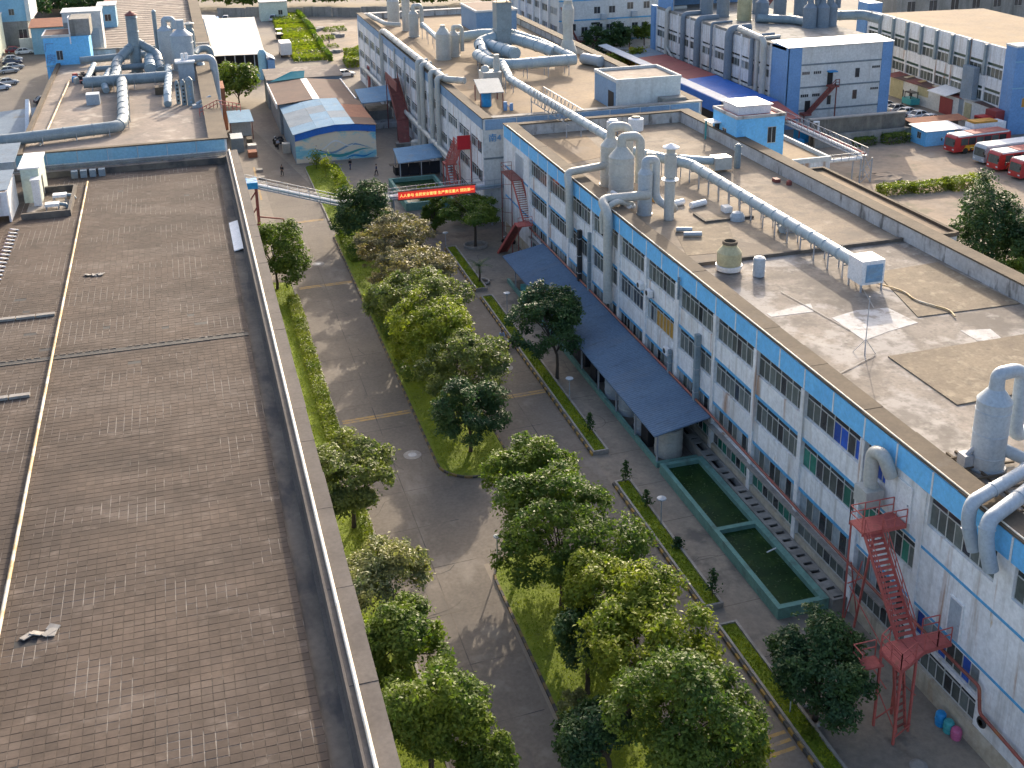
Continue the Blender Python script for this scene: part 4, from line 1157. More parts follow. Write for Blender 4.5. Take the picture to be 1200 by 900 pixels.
tag(MB().lathe((34.5, 41.4, 0), [(.5, 0), (.5, .1), (.3, .16), (.02, .17)], 20).single('manhole_cover', 'stone'), 'raised round cover on the sidewalk at the bottom edge', 'manhole cover')

# far red fire stair of the same factory
t = thing('fire_stair', 'red steel fire stair at the far corner of the blue-banded factory', 'stair', (37, 127, 0))
MB().box(36.6, 38.08, 127.0, 131.6, 9.2, 9.32).part('top_landing', 'redold', t)
r = MB(); railing(r, [(38.0, 131.55, 9.32), (36.65, 131.55, 9.32), (36.65, 127.0, 9.32)]); r.part('railing', 'redold', t)
s = MB(); stairflight(s, (36.75, 127.0, 9.25), (37.4, 124.6, 4.8), 1.2, 18, (1, .05, 0)); s.part('stringer', 'redst', t)
treads(t, (36.78, 127.0, 9.2), (37.4, 124.6, 4.85), 1.15, 18, (1, .05, 0), 'redold')
MB().box(36.2, 38.08, 123.0, 124.6, 4.68, 4.8).part('mid_landing', 'redst', t)
r = MB(); railing(r, [(36.25, 123.05, 4.8), (38.0, 123.05, 4.8)]); r.part('railing', 'redst', t)
s = MB(); stairflight(s, (36.2, 124.2, 4.75), (34.9, 127.6, .05), .1, 18, (.9, .35, 0)); stairflight(s, (37.4, 124.6, 4.75), (36.1, 128.0, .05), .1, 18, (.9, .35, 0)); s.part('lower_stringer', 'redst', t)
s = MB().slab([(36.2, 124.2, 4.7), (37.4, 124.6, 4.7), (36.1, 128, .05), (34.9, 127.6, .05)], .06); s.part('lower_stair_sheet', 'redold', t)
for x, y, z in ((36.7, 131.5, 9.2), (36.7, 127.1, 9.2), (36.3, 123.1, 4.7), (37.9, 123.1, 4.7)): MB().beam((x, y, 0), (x, y, z), .1).part('post', 'redold', t)
b = MB()
for i in range(5): b.beam((36.7, 131.5, i * 1.8 + .4), (36.7, 127.1, i * 1.8 + 1.6), .05)
b.part('brace', 'redold', t)

# ------------------------------------------------------------------ scrubbers and ducts on the blue-banded factory roof
def scrubber(label, x, y, z, r, h, hc, mat, goose=None, group='fume scrubbers on the roofs', gr=None, bands=3, neck=.35):
    t = thing('fume_scrubber', label, 'scrubber', (x, y, z), group)
    gr = gr or r * .36
    MB().lathe((x, y, z), [(r * 1.12, 0), (r * 1.12, .12), (r, .121), (r, h)], 24).part('tank', mat, t)
    MB().lathe((x, y, z + h), [(r, 0), (r * 1.03, .06), (gr * 1.05, hc), (gr, hc + neck)], 24).part('cone', mat, t)
    b = MB()
    for k in range(bands): b.lathe((x, y, z), [(r, h * (k + .6) / bands), (r * 1.035, h * (k + .6) / bands + .03), (r, h * (k + .6) / bands + .07)], 24)
    if bands: b.part('band', mat, t)
    if goose:
        pts = [(x, y, z + h + hc + neck * .7)] + [(x + a, y + b_, z + c) for a, b_, c in goose]
        MB().tube(bend(pts, gr * 2.2, 7), gr, 14).part('gooseneck', mat, t)
    return t
scrubber('beige scrubber tower furthest back of the three by the parapet', 43.1, 110.9, 12.72, 1.1, 4.3, .9, 'plas', [(0, 0, 6.4), (1.9, -.4, 6.4), (1.9, -.4, 1.2)], gr=.46)
scrubber('beige scrubber tower in the middle with a tall bent pipe', 42.9, 107.3, 12.72, 1.32, 4.0, 1.15, 'plas', [(0, 0, 6.1), (2.1, .1, 6.1), (2.1, .1, 1.0)], gr=.48)
scrubber('narrow grey scrubber with a folded pipe before the capped chimney', 42.6, 100.2, 12.72, .72, 4.1, .6, 'plasb', [(0, 0, 5.5), (1.15, .1, 5.5), (1.15, .1, 1.4), (2.2, -1.4, .8)], gr=.42)
t = thing('vent_chimney', 'white plastic chimney with a flat cap beside the scrubbers', 'chimney', (44.2, 97.9, 12.72))
MB().lathe((44.2, 97.9, 12.72), [(.5, 0), (.5, 4.2), (.46, 4.21), (.58, 4.4), (.58, 6.6), (.42, 6.7), (.42, 7.1)], 20).part('stack', 'plas', t)
MB().lathe((44.2, 97.9, 12.72), [(.42, 7.101), (.8, 7.2), (.8, 7.3), (.05, 7.65)], 20).part('cap', 'whitep', t)
MB().lathe((44.2, 97.9, 12.72), [(.5, 4.0), (.85, 4.02), (.85, 4.1), (.5, 4.12)], 20).part('flange_ring', 'whitep', t)
duct('fume_duct', 'white pipe from the narrow scrubber into the capped chimney', [(44.6, 99.2, 13.2), (45.2, 98.6, 13.4), (44.4, 98.0, 14.2)], .36, 'plas', .8, flange=0)
tag(MB().lathe((45.3, 104.3, 12.72), [(.85, 0), (.85, .25), (.3, .5), (.05, .52)], 18).single('yellow_cover', 'orange'), 'round yellow cover lying beside the middle scrubber', 'cover')
tank('water_tank', 'small grey cylinder behind the middle scrubber', 46.9, 108.9, .55, 3.6, 'plas', 12.72, None)
duct('fume_duct', 'white pipe along the deck at the foot of the scrubbers', [(41.4, 106.0, 13.4), (42.0, 101.5, 13.2), (40.6, 99.4, 14.0)], .26, 'whitep', .5, flange=0)
for i, (x, y, a) in enumerate(((46.6, 101.5, .3), (48.6, 100.6, .1))):
    tag(MB().tube([(x - .9, y - .2, 13.0), (x + .9, y + .3, 13.05)], .32, 12).single('loose_pipe', 'whitep'), ['white pipe piece lying behind the capped chimney', 'white pipe piece further right behind the capped chimney'][i], 'pipe piece')
for i, (x, y) in enumerate(((44.0, 93.9), (44.3, 92.4))):
    k = thing('loose_pipe', ['shorter grey pipe piece lying on the roof near the parapet', 'longer grey pipe piece lying on the roof, nearest the parapet'][i], 'pipe piece', (x, y, 12.78))
    MB().tube([(x - .7 - .2 * i, y + .25, 12.98), (x + .7, y - .25, 12.98)], .22, 12).part('pipe', 'plasb', k)
    MB().tube([(x + .7, y - .25, 12.98), (x + .72, y - .26, 12.98)], .17, 12).part('bore', 'dark', k)
tag(MB().box(50.2, 51.0, 97.8, 98.8, 12.72, 13.3).single('white_box', 'whitep'), 'white box standing on the roof near the long duct', 'box')
k = thing('silver_drums', 'two silver cylinders lying under the long roof duct', 'drums', (53, 91, 12.72))
for dx in (0, .9): MB().tube([(52.6 + dx, 90.6 - dx * .2, 13.1), (53.1 + dx, 91.9 - dx * .2, 13.15)], .42, 14).part('cylinder', 'plasb', k)
tag(MB().lathe((50.4, 95.6, 12.72), [(.75, 0), (.72, .4), (.5, .75), (.1, .9)], 20).single('dome', 'plasb'), 'pale dome lying beside the shadow of the roof duct', 'dome')
k = thing('cooling_tower', 'cream cooling tower with white basin on the roof by the parapet', 'cooling tower', (43.4, 83.4, 12.66))
MB().lathe((43.4, 83.4, 12.66), [(1.05, .15), (1.15, .5), (1.15, .62)], 24).part('basin', 'whitep', k)
MB().lathe((43.4, 83.4, 12.66), [(1.0, .621), (1.05, .7), (1.05, 1.75), (.62, 2.3), (.62, 2.45)], 24).part('shell', 'cream', k)
MB().lathe((43.4, 83.4, 12.66), [(.62, 2.451), (.66, 2.5), (.64, 2.72), (.5, 2.74), (.48, 2.5)], 20).part('fan_ring', 'cap', k)
tank('water_tank', 'white plastic canister next to the cream cooling tower', 45.2, 81.4, .5, 1.55, 'plasb', 12.72, None)
k = thing('antenna_mast', 'thin guyed antenna mast on the roof before the white patch', 'antenna', (44.9, 64.9, 12.66))
MB().tube([(44.9, 64.9, 12.66), (44.9, 64.9, 17.2)], .035, 8).part('mast', 'steel', k)
b = MB()
for a in range(3): b.beam((44.9, 64.9, 13.9), (44.9 + .9 * math.cos(a * 2.1), 64.9 + .9 * math.sin(a * 2.1), 12.66), .035)
b.part('leg', 'steel', k)
duct('roof_duct', 'long galvanised duct on stilts across the blue-banded factory roof', [(47.3, 114.8, 15.0), (51.9, 109.6, 14.5), (52.1, 92, 14.35), (52.2, 77.4, 14.35)], .55, 'alu', .9, flange=2.2, legs=(2.3, 12.66))
k = thing('fan_unit', 'white fan unit with blue grille at the end of the long roof duct', 'fan unit', (51.0, 76, 12.66))
MB().box(51.2, 53.3, 75.4, 77.4, 13.3, 15.35).part('case', 'whitep', k)
MB().box(51.6, 53.1, 75.33, 75.398, 13.5, 15.0).part('grille', 'sheetblue', k)
b = MB()
for i in range(4): b.box(51.6, 53.1, 75.28, 75.33, 13.65 + i * .36, 13.75 + i * .36)
b.part('slat', 'sheetblue', k)
b = MB()
for x in (51.3, 53.2):
    for y in (75.5, 77.3): b.beam((x, y, 12.66), (x, y, 13.3), .12)
b.part('stand', 'steel', k)
duct('roof_pipe', 'yellowish hose wriggling over the brown roof sheet from the fan unit', [(53.4, 76.5, 12.85), (54.6, 74.2, 12.82), (54.2, 72.4, 12.82), (55.6, 69.8, 12.82), (55.2, 68.6, 12.82)], .07, 'rustpipe', 1.0, flange=0, cat='hose', seg=6)
k = thing('fan_unit', 'cream fan box with side duct on the roof below the blue stair tower', 'fan unit', (56.6, 112, 12.72))
MB().box(55.6, 57.6, 111.2, 112.8, 13.0, 14.4).part('case', 'plas', k)
MB().tube([(55.6, 112, 13.9), (53.4, 112.2, 14.2), (51.2, 111.2, 14.8)], .45, 14).part('inlet', 'alu', k)
tank('exhaust_stack', 'slim grey exhaust stack right of the cream fan box', 58.9, 112.4, .36, 2.6, 'alud', 12.72, None)
for i, (x, y, h) in enumerate(((51.5, 131.9, 1.1), (54.2, 131.0, 1.5))):
    k = thing('water_tank', ['smaller white water tank by the far parapet', 'larger white water tank with dark lid by the far parapet'][i], 'water tank', (x, y, 12.72), 'white water tanks by the far parapet')
    MB().lathe((x, y, 13.15), [(.78 + .16 * i, 0), (.82 + .16 * i, .1), (.82 + .16 * i, h), (.6, h + .15)], 22).part('shell', 'whitep', k)
    MB().lathe((x, y, 13.15 + h + .15), [(.6, .002), (.55, .12), (.02, .14)], 18).part('lid', 'black' if i else 'whitep', k)
    b = MB()
    for a in range(4): b.beam((x + .6 * math.cos(a * 1.57 + .8), y + .6 * math.sin(a * 1.57 + .8), 12.72), (x + .6 * math.cos(a * 1.57 + .8), y + .6 * math.sin(a * 1.57 + .8), 13.15), .1)
    b.part('stand', 'steel', k)
tag(MB().lathe((61.0, 104.5, 12.72), [(.3, 0), (.3, .4), (.1, .55)], 14).box(60.0, 60.6, 105.6, 106.4, 12.72, 13.1).single('scrap', 'redold'), 'red and white scrap lying against the back parapet', 'scrap')
# scrubber near the right frame edge
scrubber('tall grey scrubber with a looped pipe at the right frame edge', 43.1, 49.3, 12.66, .98, 4.3, .8, 'plasb', [(0, 0, 6.0), (1.9, .2, 6.0), (1.9, .2, 1.6), (3.2, .6, 1.5)], gr=.42, bands=3)
duct('fume_duct', 'grey inlet pipe sloping from the foot of the tall grey scrubber', [(43.8, 48.9, 13.9), (45.4, 47.6, 13.2), (47, 46.6, 13.1)], .38, 'plasb', .6, flange=0)
b = MB()
for i in range(3): b.beam((41.2 + i * .6, 51.2, 12.74), (40.9 + i * .6, 43.0, 12.74), .14)
for i in range(6): b.beam((41.0, 50.5 - i * 1.2, 12.83), (44.8, 50.2 - i * 1.2, 12.83), .12)
b.single('deck_grid', 'cap', 'wooden and steel grid under the tall grey scrubber', 'deck')
tag(MB().box(41.5, 42.1, 49.2, 49.9, 12.86, 13.6).tube([(41.8, 49.5, 13.5), (42.2, 49.4, 14.0)], .14, 10).single('pump', 'steel'), 'small pump beside the tall grey scrubber', 'pump')
# duct that comes from the next factory over a trussed bridge
duct('roof_duct', 'galvanised duct crossing between the two roofs to the beige scrubbers', [(45.2, 157.0, 15.5), (45.6, 143.9, 15.5), (46.3, 123, 15.5), (46.6, 118, 15.3), (45.0, 111.4, 15.6)], .52, 'alu', .9, flange=2.2)
k = thing('duct_bridge', 'grey lattice bridge carrying the duct between the factory roofs', 'truss', (45.8, 138, 13.5))
b = MB()
for s in (-.9, .9):
    for z in (14.6, 16.4): b.beam((45.8 + s, 145.5, z), (46.1 + s, 130.5, z), .1)
    for i in range(10):
        y0 = 145.5 - 1.5 * i
        b.beam((45.8 + s, y0, 14.6), (45.8 + s, y0 - 1.5, 16.4), .06).beam((45.8 + s, y0, 14.6), (45.8 + s, y0, 16.4), .06)
b.part('lattice', 'steel', k)
for y in (145.3, 130.7): MB().beam((44.9, y, 13), (44.9, y, 14.7), .12).beam((46.8, y, 13), (46.8, y, 14.7), .12).part('post', 'steel', k)
# blue stair tower on the roof
k = thing('stair_tower', 'bright blue stair tower with white roof slab on the blue-banded factory', 'stair tower', (65.5, 121.5, 8))
MB().box(62.3, 68.6, 119.5, 125.8, 8, 16.4).part('wall', 'blue', k)
MB().box(62.2, 68.75, 119.4, 119.7, 16.401, 16.75).box(62.2, 62.5, 119.7, 125.9, 16.401, 16.75).box(68.45, 68.75, 119.7, 125.9, 16.401, 16.75).box(62.5, 68.45, 125.6, 125.9, 16.401, 16.75).part('parapet', 'parwall', k)
MB().box(62.5, 68.45, 119.7, 125.6, 16.402, 16.45).part('roof', 'redsheet', k)
MB().box(63.3, 67.6, 121.2, 125.2, 16.46, 17.5).part('roof_slab', 'whitep', k)
MB().box(63.1, 67.8, 121.0, 125.4, 17.501, 17.6).part('slab_edge', 'whitep', k)
small_window(k, frame(66.95, 119.5, 13.2), 1.1, 2.0, 2)
small_window(k, frame(62.3, 122.6, 13.2, -math.pi / 2), 1.0, 1.5, 2)
MB().box(62.15, 62.298, 124.0, 125.0, 12.75, 15.0).part('door', 'dark', k)
MB().box(61.0, 62.298, 123.5, 125.6, 15.1, 15.2).part('porch_roof', 'whitep', k)
MB().box(61.1, 61.25, 125.3, 125.5, 12.75, 15.1).part('porch_post', 'teal', k)
# low annexes behind it
k = thing('annex', 'low brown-roofed annex behind the blue-banded factory', 'annex', (70, 105, 0))
MB().box(63.45, 70.3, 88.5, 113.0, 0, 11.2).part('wall', 'wallp', k)
MB().box(63.45, 70.1, 88.7, 112.8, 11.201, 11.3).part('roof', 'roofsand', k)
MB().box(70.11, 70.5, 88.5, 113.2, 11.201, 11.6).box(63.45, 70.1, 112.81, 113.2, 11.201, 11.6).box(63.45, 70.1, 88.3, 88.69, 11.201, 11.6).part('parapet', 'cap', k)
MB().box(66.2, 66.8, 88.7, 112.8, 11.3, 11.45).part('roof_joint', 'dark', k)
k = thing('annex', 'lower annex with a white edge beside the blue stair tower', 'annex', (73, 130, 0))
MB().box(68.8, 78.4, 124.6, 137.0, 0, 8.6).part('wall', 'wallw', k)
MB().box(69.0, 78.1, 124.9, 136.8, 8.601, 8.7).part('roof', 'roofsand', k)
MB().box(68.8, 78.5, 124.5, 124.89, 8.601, 9.2).box(78.11, 78.5, 124.9, 137.1, 8.601, 9.2).part('parapet', 'wallp', k)
small_window(k, frame(74.5, 124.6, 6.3), 1.6, .9, 3)
# ------------------------------------------------------------------ factory four (behind the blue-banded factory)
B4 = thing('factory_building', 'white factory with numbered end wall and large round roof ducts', 'factory', (52, 190, 0))
MB().box(36.9, 67, 139.7, 241, 0, 12.6).part('core_wall', 'stone', B4)
MB().box(37.7, 65.8, 140.6, 240, 12.601, 13.0).part('roof_deck', 'roofsand', B4)
MB().box(36.6, 67.2, 139.35, 139.69, 0, 12.65).part('end_wall', 'wallp', B4)
MB().box(36.55, 67.25, 139.3, 139.349, 8.7, 8.95).part('grey_belt', 'beltg', B4)
MB().box(36.55, 67.25, 139.3, 139.349, 4.9, 5.15).part('grey_belt', 'beltg', B4)
yb = [139.7 + 6.75 * i for i in range(16)]
w = MB()
for a, b in ((0, 1.4), (2.9, 5.3), (6.9, 9.2), (10.8, 12.65)): w.box(36.6, 36.89, 139.7, 241, a, b)
for i, y in enumerate(yb): w.box(36.5, 36.91, y - .25, y + .35, 0, 12.65)
w.part('wall', 'wallw', B4)
for i in range(15):
    for r, (z0, z1) in enumerate(((9.2, 10.8), (5.3, 6.9), (1.4, 2.9))):
        window_x(B4, 36.7, yb[i] + .36, yb[i + 1] - .26, z0, z1, 6, .25, False, bar=.09)
for i in range(15):
    MB().box(36.48, 36.59, yb[i] + .1, yb[i + 1] - .1, 12.66, 14.0).part('blue_panel', 'bluesoft', B4)
MB().box(36.6, 37.5, 139.7, 241, 12.66, 14.1).part('parapet_wall', 'wallw', B4)
MB().box(36.4, 37.8, 139.2, 241.1, 14.101, 14.25).part('parapet_cap', 'cap', B4)
xs = [36.7 + 4.3 * i for i in range(8)]
for a, b in zip(xs[:-1], xs[1:]): MB().box(a + .08, b - .08, 139.15, 139.249, 12.66, 14.0).part('blue_panel', 'bluesoft', B4)
MB().box(36.6, 67.2, 139.25, 140.0, 12.66, 14.1).part('parapet_wall', 'wallw', B4)
MB().box(37.801, 67.3, 139.18, 140.3, 14.101, 14.24).part('parapet_cap', 'kerb', B4)
MB().box(65.9, 66.2, 140.0, 241, 12.66, 14.1).part('back_parapet', 'parwall', B4)
MB().box(65.8, 67.4, 140.31, 241, 14.101, 14.25).part('back_parapet_cap', 'cap', B4)
MB().box(37.6, 65.8, 239.6, 240, 13.0, 14.1).box(37.801, 65.79, 239.4, 241, 14.101, 14.2).part('end_parapet', 'parwall', B4)
small_window(B4, frame(36.6, 141.6, 9.2, -math.pi / 2), 1.6, 1.6, 2)
small_window(B4, frame(36.6, 141.6, 5.3, -math.pi / 2), 1.6, 1.6, 2)
def text(body, size, T, mat, parent, name='lettering', depth=.03):
    cu = bpy.data.curves.new(name, 'FONT'); cu.body = body; cu.size = size; cu.align_x = 'CENTER'; cu.extrude = depth; cu.resolution_u = 2
    to = bpy.data.objects.new(name, cu); COL.objects.link(to)
    dg = bpy.context.evaluated_depsgraph_get(); dg.update()
    me = bpy.data.meshes.new_from_object(to.evaluated_get(dg)); me.name = name
    bpy.data.objects.remove(to)
    me.transform(Matrix.Translation(-WORG[parent.name]) @ T)
    me.materials.clear(); me.materials.append(MAT[mat])
    return link(name, me, parent)
UP = Matrix.Rotation(math.pi / 2, 4, 'X')
text('南4', 1.15, Matrix.Translation((38.05, 139.28, 11.15)) @ UP, 'bluetxt', B4)

# facade pipes of factory four
duct('fume_duct', 'long white duct on the roof edge of factory four', [(36.6, 213, 4.4), (36.6, 213.2, 14.4), (36.8, 211.5, 14.8), (36.9, 185, 14.8), (37.2, 163, 14.8), (39.5, 160.6, 14.9)], .5, 'plas', 1.2, flange=4)
duct('fume_duct', 'short white duct at the far roof edge of factory four', [(37.6, 233, 14.9), (38.4, 218, 15.1), (41, 216.5, 15)], .42, 'plas', .8, flange=4)
for i, (y, z) in enumerate(((177.5, .8), (174.5, 2.0), (168.0, 4.4), (163.4, 4.2))):
    duct('fume_duct', ['cream duct bending down the facade of factory four, furthest one', 'second cream duct down the facade of factory four', 'third cream duct down the facade of factory four', 'cream duct down the facade of factory four nearest the red sign'][i],
         [(37.7, y + .6, 15.0), (36.0, y + .2, 15.0), (36.05, y, 14), (36.05, y, z)], .4, 'plas', .9, flange=0, group='facade ducts of factory four')
for y in (211, 199, 190): downpipe(y, 1.0, 13.6, .25, 'plas', {211: 'thin white downpipe at the far end of factory four', 199: 'thin white downpipe behind the rusty stair of factory four', 190: 'thin white downpipe before the rusty stair of factory four'}[y], 36.3)
duct('fume_duct', 'slanting white duct low along the facade of factory four', [(36.0, 233, 4.2), (36.0, 190, 4.4), (36.0, 157, 4.6)], .4, 'plas', .6, flange=5)
duct('fume_duct', 'white duct elbow at the foot of the facade of factory four', [(36.0, 177.5, 4.4), (35.8, 176.5, .7), (35.8, 180.5, .6)], .42, 'plas', .8, flange=0)
# roof scrubbers of factory four
scrubber('pointed white scrubber at the far corner of factory four', 42.2, 230, 13, 1.25, 4.6, 2.0, 'plas', None, gr=.3)
scrubber('white scrubber next to the pointed one on factory four', 43.2, 222, 13, .8, 6.0, .6, 'plas', None, gr=.4)
scrubber('low white scrubber with a bent pipe on factory four', 43.0, 214, 13, .95, 4.2, .7, 'plas', [(0, 0, 5.8), (1.6, 0, 5.8), (1.6, 0, 1.5)], gr=.4)
scrubber('white scrubber with round top in the middle of factory four', 42.9, 189, 13, 1.25, 4.2, 1.2, 'plas', None, gr=.42)
scrubber('second white scrubber beside the round-topped one of factory four', 45.2, 191, 13, 1.0, 3.6, .8, 'plas', [(0, 0, 5.0), (1.5, 0, 5.0), (1.5, 0, .8)], gr=.36)
k = thing('vent_chimney', 'square blue-grey chimney with a peaked cap on factory four', 'chimney', (52.9, 187.5, 13))
MB().box(51.6, 54.2, 186.2, 188.8, 13, 22.2).part('shaft', 'alud', k)
MB().box(51.5, 54.3, 186.1, 188.9, 17.6, 17.75).box(51.5, 54.3, 186.1, 188.9, 22.2, 22.3).part('band', 'alud', k)
cp = MB(); b0 = [(50.9, 185.5, 22.8), (54.9, 185.5, 22.8), (54.9, 189.5, 22.8), (50.9, 189.5, 22.8)]
cp.add(b0 + [(52.9, 187.5, 23.9)], [(0, 1, 4), (1, 2, 4), (2, 3, 4), (3, 0, 4), (3, 2, 1, 0)]); cp.part('cap', 'redold', k)
MB().beam((51.7, 186.3, 22.3), (51.7, 186.3, 22.8), .12).beam((54.1, 186.3, 22.3), (54.1, 186.3, 22.8), .12).beam((54.1, 188.7, 22.3), (54.1, 188.7, 22.8), .12).beam((51.7, 188.7, 22.3), (51.7, 188.7, 22.8), .12).part('cap_post', 'steel', k)
R4 = .78
D4 = 'big ducts on factory four'
duct('roof_duct', 'big horizontal duct along the front of the duct group on factory four', [(59.6, 169.4, 15.2), (48.4, 168.6, 15.2), (46.4, 171.5, 15.2), (46.2, 179, 15.2)], .85, 'alu', 1.6, flange=3, legs=(3.5, 13), group=D4)
duct('roof_duct', 'big duct running diagonally right of the square chimney', [(54.2, 187.8, 16.2), (57.4, 180, 15.6), (58.6, 176.4, 15.2)], .95, 'alu', 1.4, flange=3, group=D4)
duct('roof_duct', 'outermost diagonal duct beside the back parapet of factory four', [(54.3, 188.8, 17.0), (58.2, 182, 16), (59.6, 170.6, 15.4)], .62, 'alu', 1.2, flange=3, group=D4)
duct('roof_duct', 'fat duct end lying below the square chimney', [(50.0, 186.4, 15.4), (52.2, 177.5, 15.2)], 1.05, 'alu', 1.4, flange=2.5, group=D4)
duct('roof_duct', 'elbow duct dropping left of the square chimney', [(51.6, 187.4, 16.4), (48.6, 187.0, 15.8), (47.9, 181.6, 14.8), (48.4, 179, 14.2)], .95, 'alu', 1.6, flange=2.5, group=D4)
duct('roof_duct', 'duct running from the centre scrubbers to the square chimney', [(46.0, 194.5, 15.6), (51.6, 193.2, 16.2), (53, 190, 16.4)], .85, 'alu', 1.6, flange=3, legs=(3, 13), group=D4)
duct('roof_duct', 'thin duct between the far and centre scrubbers of factory four', [(44.4, 213, 15.4), (43.6, 192, 15.2)], .42, 'alu', 1, flange=3, legs=(6, 13), group=D4)
duct('roof_duct', 'duct sloping from the duct group toward the lattice bridge', [(47.6, 168.6, 15.4), (45.4, 157.2, 15.5)], .55, 'alu', 1, flange=2.4, legs=(3, 13), group=D4)
k = thing('vent_chimney', 'pale stepped chimney by the back parapet of factory four', 'chimney', (62.4, 181, 13))
MB().lathe((62.4, 181, 13), [(1.5, 0), (1.5, 1.6), (.85, 3.4), (.8, 6), (1.0, 6.05), (1.0, 8.4), (.7, 9.2), (.7, 9.8)], 20).part('stack', 'plas', k)
MB().lathe((62.4, 181, 13), [(.7, 9.801), (.95, 9.9), (.9, 10.3), (.05, 10.6)], 18).part('cap', 'whitep', k)
tag(MB().tube([(63.5, 176.5, 13.9), (65.2, 172.8, 13.9)], .9, 16).single('storage_tank', 'plasb'), 'pale horizontal tank by the back parapet of factory four', 'tank')
k = thing('roof_hut', 'pale blue and white hut on the front right corner of factory four', 'roof hut', (60, 145, 13))
MB().box(56.0, 65.4, 142.4, 150.8, 13, 16.9).part('wall', 'wallp', k)
MB().box(55.9, 65.5, 142.3, 142.6, 16.901, 17.3).box(55.9, 56.2, 142.6, 150.9, 16.901, 17.3).box(65.2, 65.5, 142.6, 150.9, 16.901, 17.3).box(56.2, 65.2, 150.6, 150.9, 16.901, 17.3).part('parapet', 'wallp', k)
MB().box(56.2, 65.2, 142.6, 150.6, 16.902, 16.93).part('roof', 'roofb2', k)
MB().box(55.96, 55.998, 142.5, 150.7, 13, 16.8).part('blue_side', 'bluesoft', k)
MB().box(55.9, 55.955, 143.2, 145.2, 13.02, 15.4).part('door', 'dark', k)
MB().box(62.0, 65.5, 140.6, 142.2, 13.0, 14.6).part('annex_box', 'stone', k)
k = thing('roof_hut', 'blue hut with a dark window at the far end of factory four', 'roof hut', (59, 217, 13))
MB().box(55, 63, 213, 225, 13, 17).part('wall', 'bluesoft', k)
MB().box(54.8, 63.2, 212.8, 225.2, 17.001, 17.35).part('roof_edge', 'wallp', k)
MB().box(55.2, 62.8, 213.2, 224.8, 17.351, 17.37).part('roof', 'sheetbrown', k)
small_window(k, frame(60.8, 213, 14.5), 1.4, 1.5, 2)
k = thing('roof_canopy', 'grey canopy over a blue tank on the corner of factory four', 'canopy', (41, 152, 13))
MB().slab([(38.8, 149.5, 15.3), (42.2, 149.2, 15.3), (43.2, 155.5, 16.0), (39.6, 155.8, 16.0)], .08).part('roof_sheet', 'plasdk', k)
for x, y in ((39, 149.7), (42.1, 149.5), (42.9, 155.3), (39.7, 155.5)): MB().beam((x, y, 13), (x, y, 15.3), .12).part('post', 'redold', k)
tag(MB().lathe((40.2, 151.4, 13), [(.7, 0), (.75, .1), (.75, 1.9), (.3, 2.1), (.05, 2.12)], 18).single('water_tank', 'bluebox'), 'bright blue water tank under the roof canopy', 'tank')
tag(MB().box(41.8, 42.2, 147.8, 148.3, 13, 14.2).box(42.6, 43, 147.6, 148, 13, 14.0).beam((42, 148, 14), (42.8, 147.7, 13.3), .1).single('pump', 'bluedeep'), 'blue pumps beside the roof canopy', 'pumps')
k = thing('roof_machine', 'cream box machine with a stack beside the roof canopy', 'machine', (43.8, 163, 13))
MB().box(42.6, 45.4, 161.6, 164.4, 13, 15.6).part('case', 'plas', k)
MB().lathe((45.0, 163, 15.6), [(.5, .001), (.5, 1.5), (.42, 1.8), (.42, 2.4)], 16).part('stack', 'plas', k)
MB().lathe((43.4, 163.6, 15.6), [(.7, .001), (.6, .5), (.2, .8)], 16).part('dome', 'plas', k)
tag(MB().box(47.8, 51.8, 205, 207.4, 13.02, 13.7).single('white_box', 'sheetwhite'), 'long white box on the sandy roof of factory four', 'box')
tag(MB().beam((46.8, 181, 13), (46.8, 181, 16.4), .18).beam((47.6, 181.6, 13), (47.6, 181.6, 15.2), .18).single('iron_post', 'dark'), 'dark twin posts before the square chimney', 'posts')
# red stair and sign of factory four
t = thing('fire_stair', 'bright red steel stair tower at the near corner of factory four', 'stair', (36.8, 151, 0))
MB().box(34.9, 36.45, 146, 149, 8.5, 8.6).part('landing', 'redst', t)
MB().box(34.6, 36.3, 153.4, 155.6, 4.4, 4.5).part('landing', 'redst', t)
MB().box(34.6, 36.4, 145.9, 146.0, 8.6, 10.5).part('sign_panel', 'signred', t)
s = MB(); stairflight(s, (34.90, 149, 8.5), (34.70, 153.4, 4.5), 1.2, 16, (1, 0, 0)); stairflight(s, (34.60, 153.4, 4.4), (34.40, 148.4, .1), 1.2, 16, (1, 0, 0)); s.part('stringer', 'redst', t)
treads(t, (34.90, 149, 8.45), (34.70, 153.4, 4.55), 1.2, 14, (1, 0, 0), 'redst'); treads(t, (34.60, 153.3, 4.35), (34.40, 148.5, .2), 1.2, 14, (1, 0, 0), 'redst')
r = MB(); railing(r, [(34.80, 149, 8.6), (34.80, 146.05, 8.6), (36.50, 146.05, 8.6)], sp=.7, w=.07); railing(r, [(34.90, 149, 8.5), (34.70, 153.4, 4.5)], sp=.7, w=.07); railing(r, [(36.10, 149, 8.5), (35.90, 153.4, 4.5)], sp=.7, w=.07); railing(r, [(34.60, 153.4, 4.4), (34.40, 148.4, .1)], sp=.7, w=.07)
r.part('railing', 'redst', t)
b = MB()
for x, y, z in ((34.90, 146.1, 8.5), (36.50, 146.1, 8.5), (34.80, 148.9, 8.5), (34.70, 155.5, 4.4), (36.20, 155.5, 4.4), (34.70, 153.5, 4.4)): b.beam((x, y, 0), (x, y, z), .12)
for i in range(4): b.beam((34.85, 146.1, i * 2.1), (34.85, 148.9, i * 2.1 + 2.0), .07)
b.part('post', 'redst', t)
t = thing('fire_stair', 'rusty enclosed stair on the facade of factory four behind the mural shed', 'stair', (35.00, 190, 0))
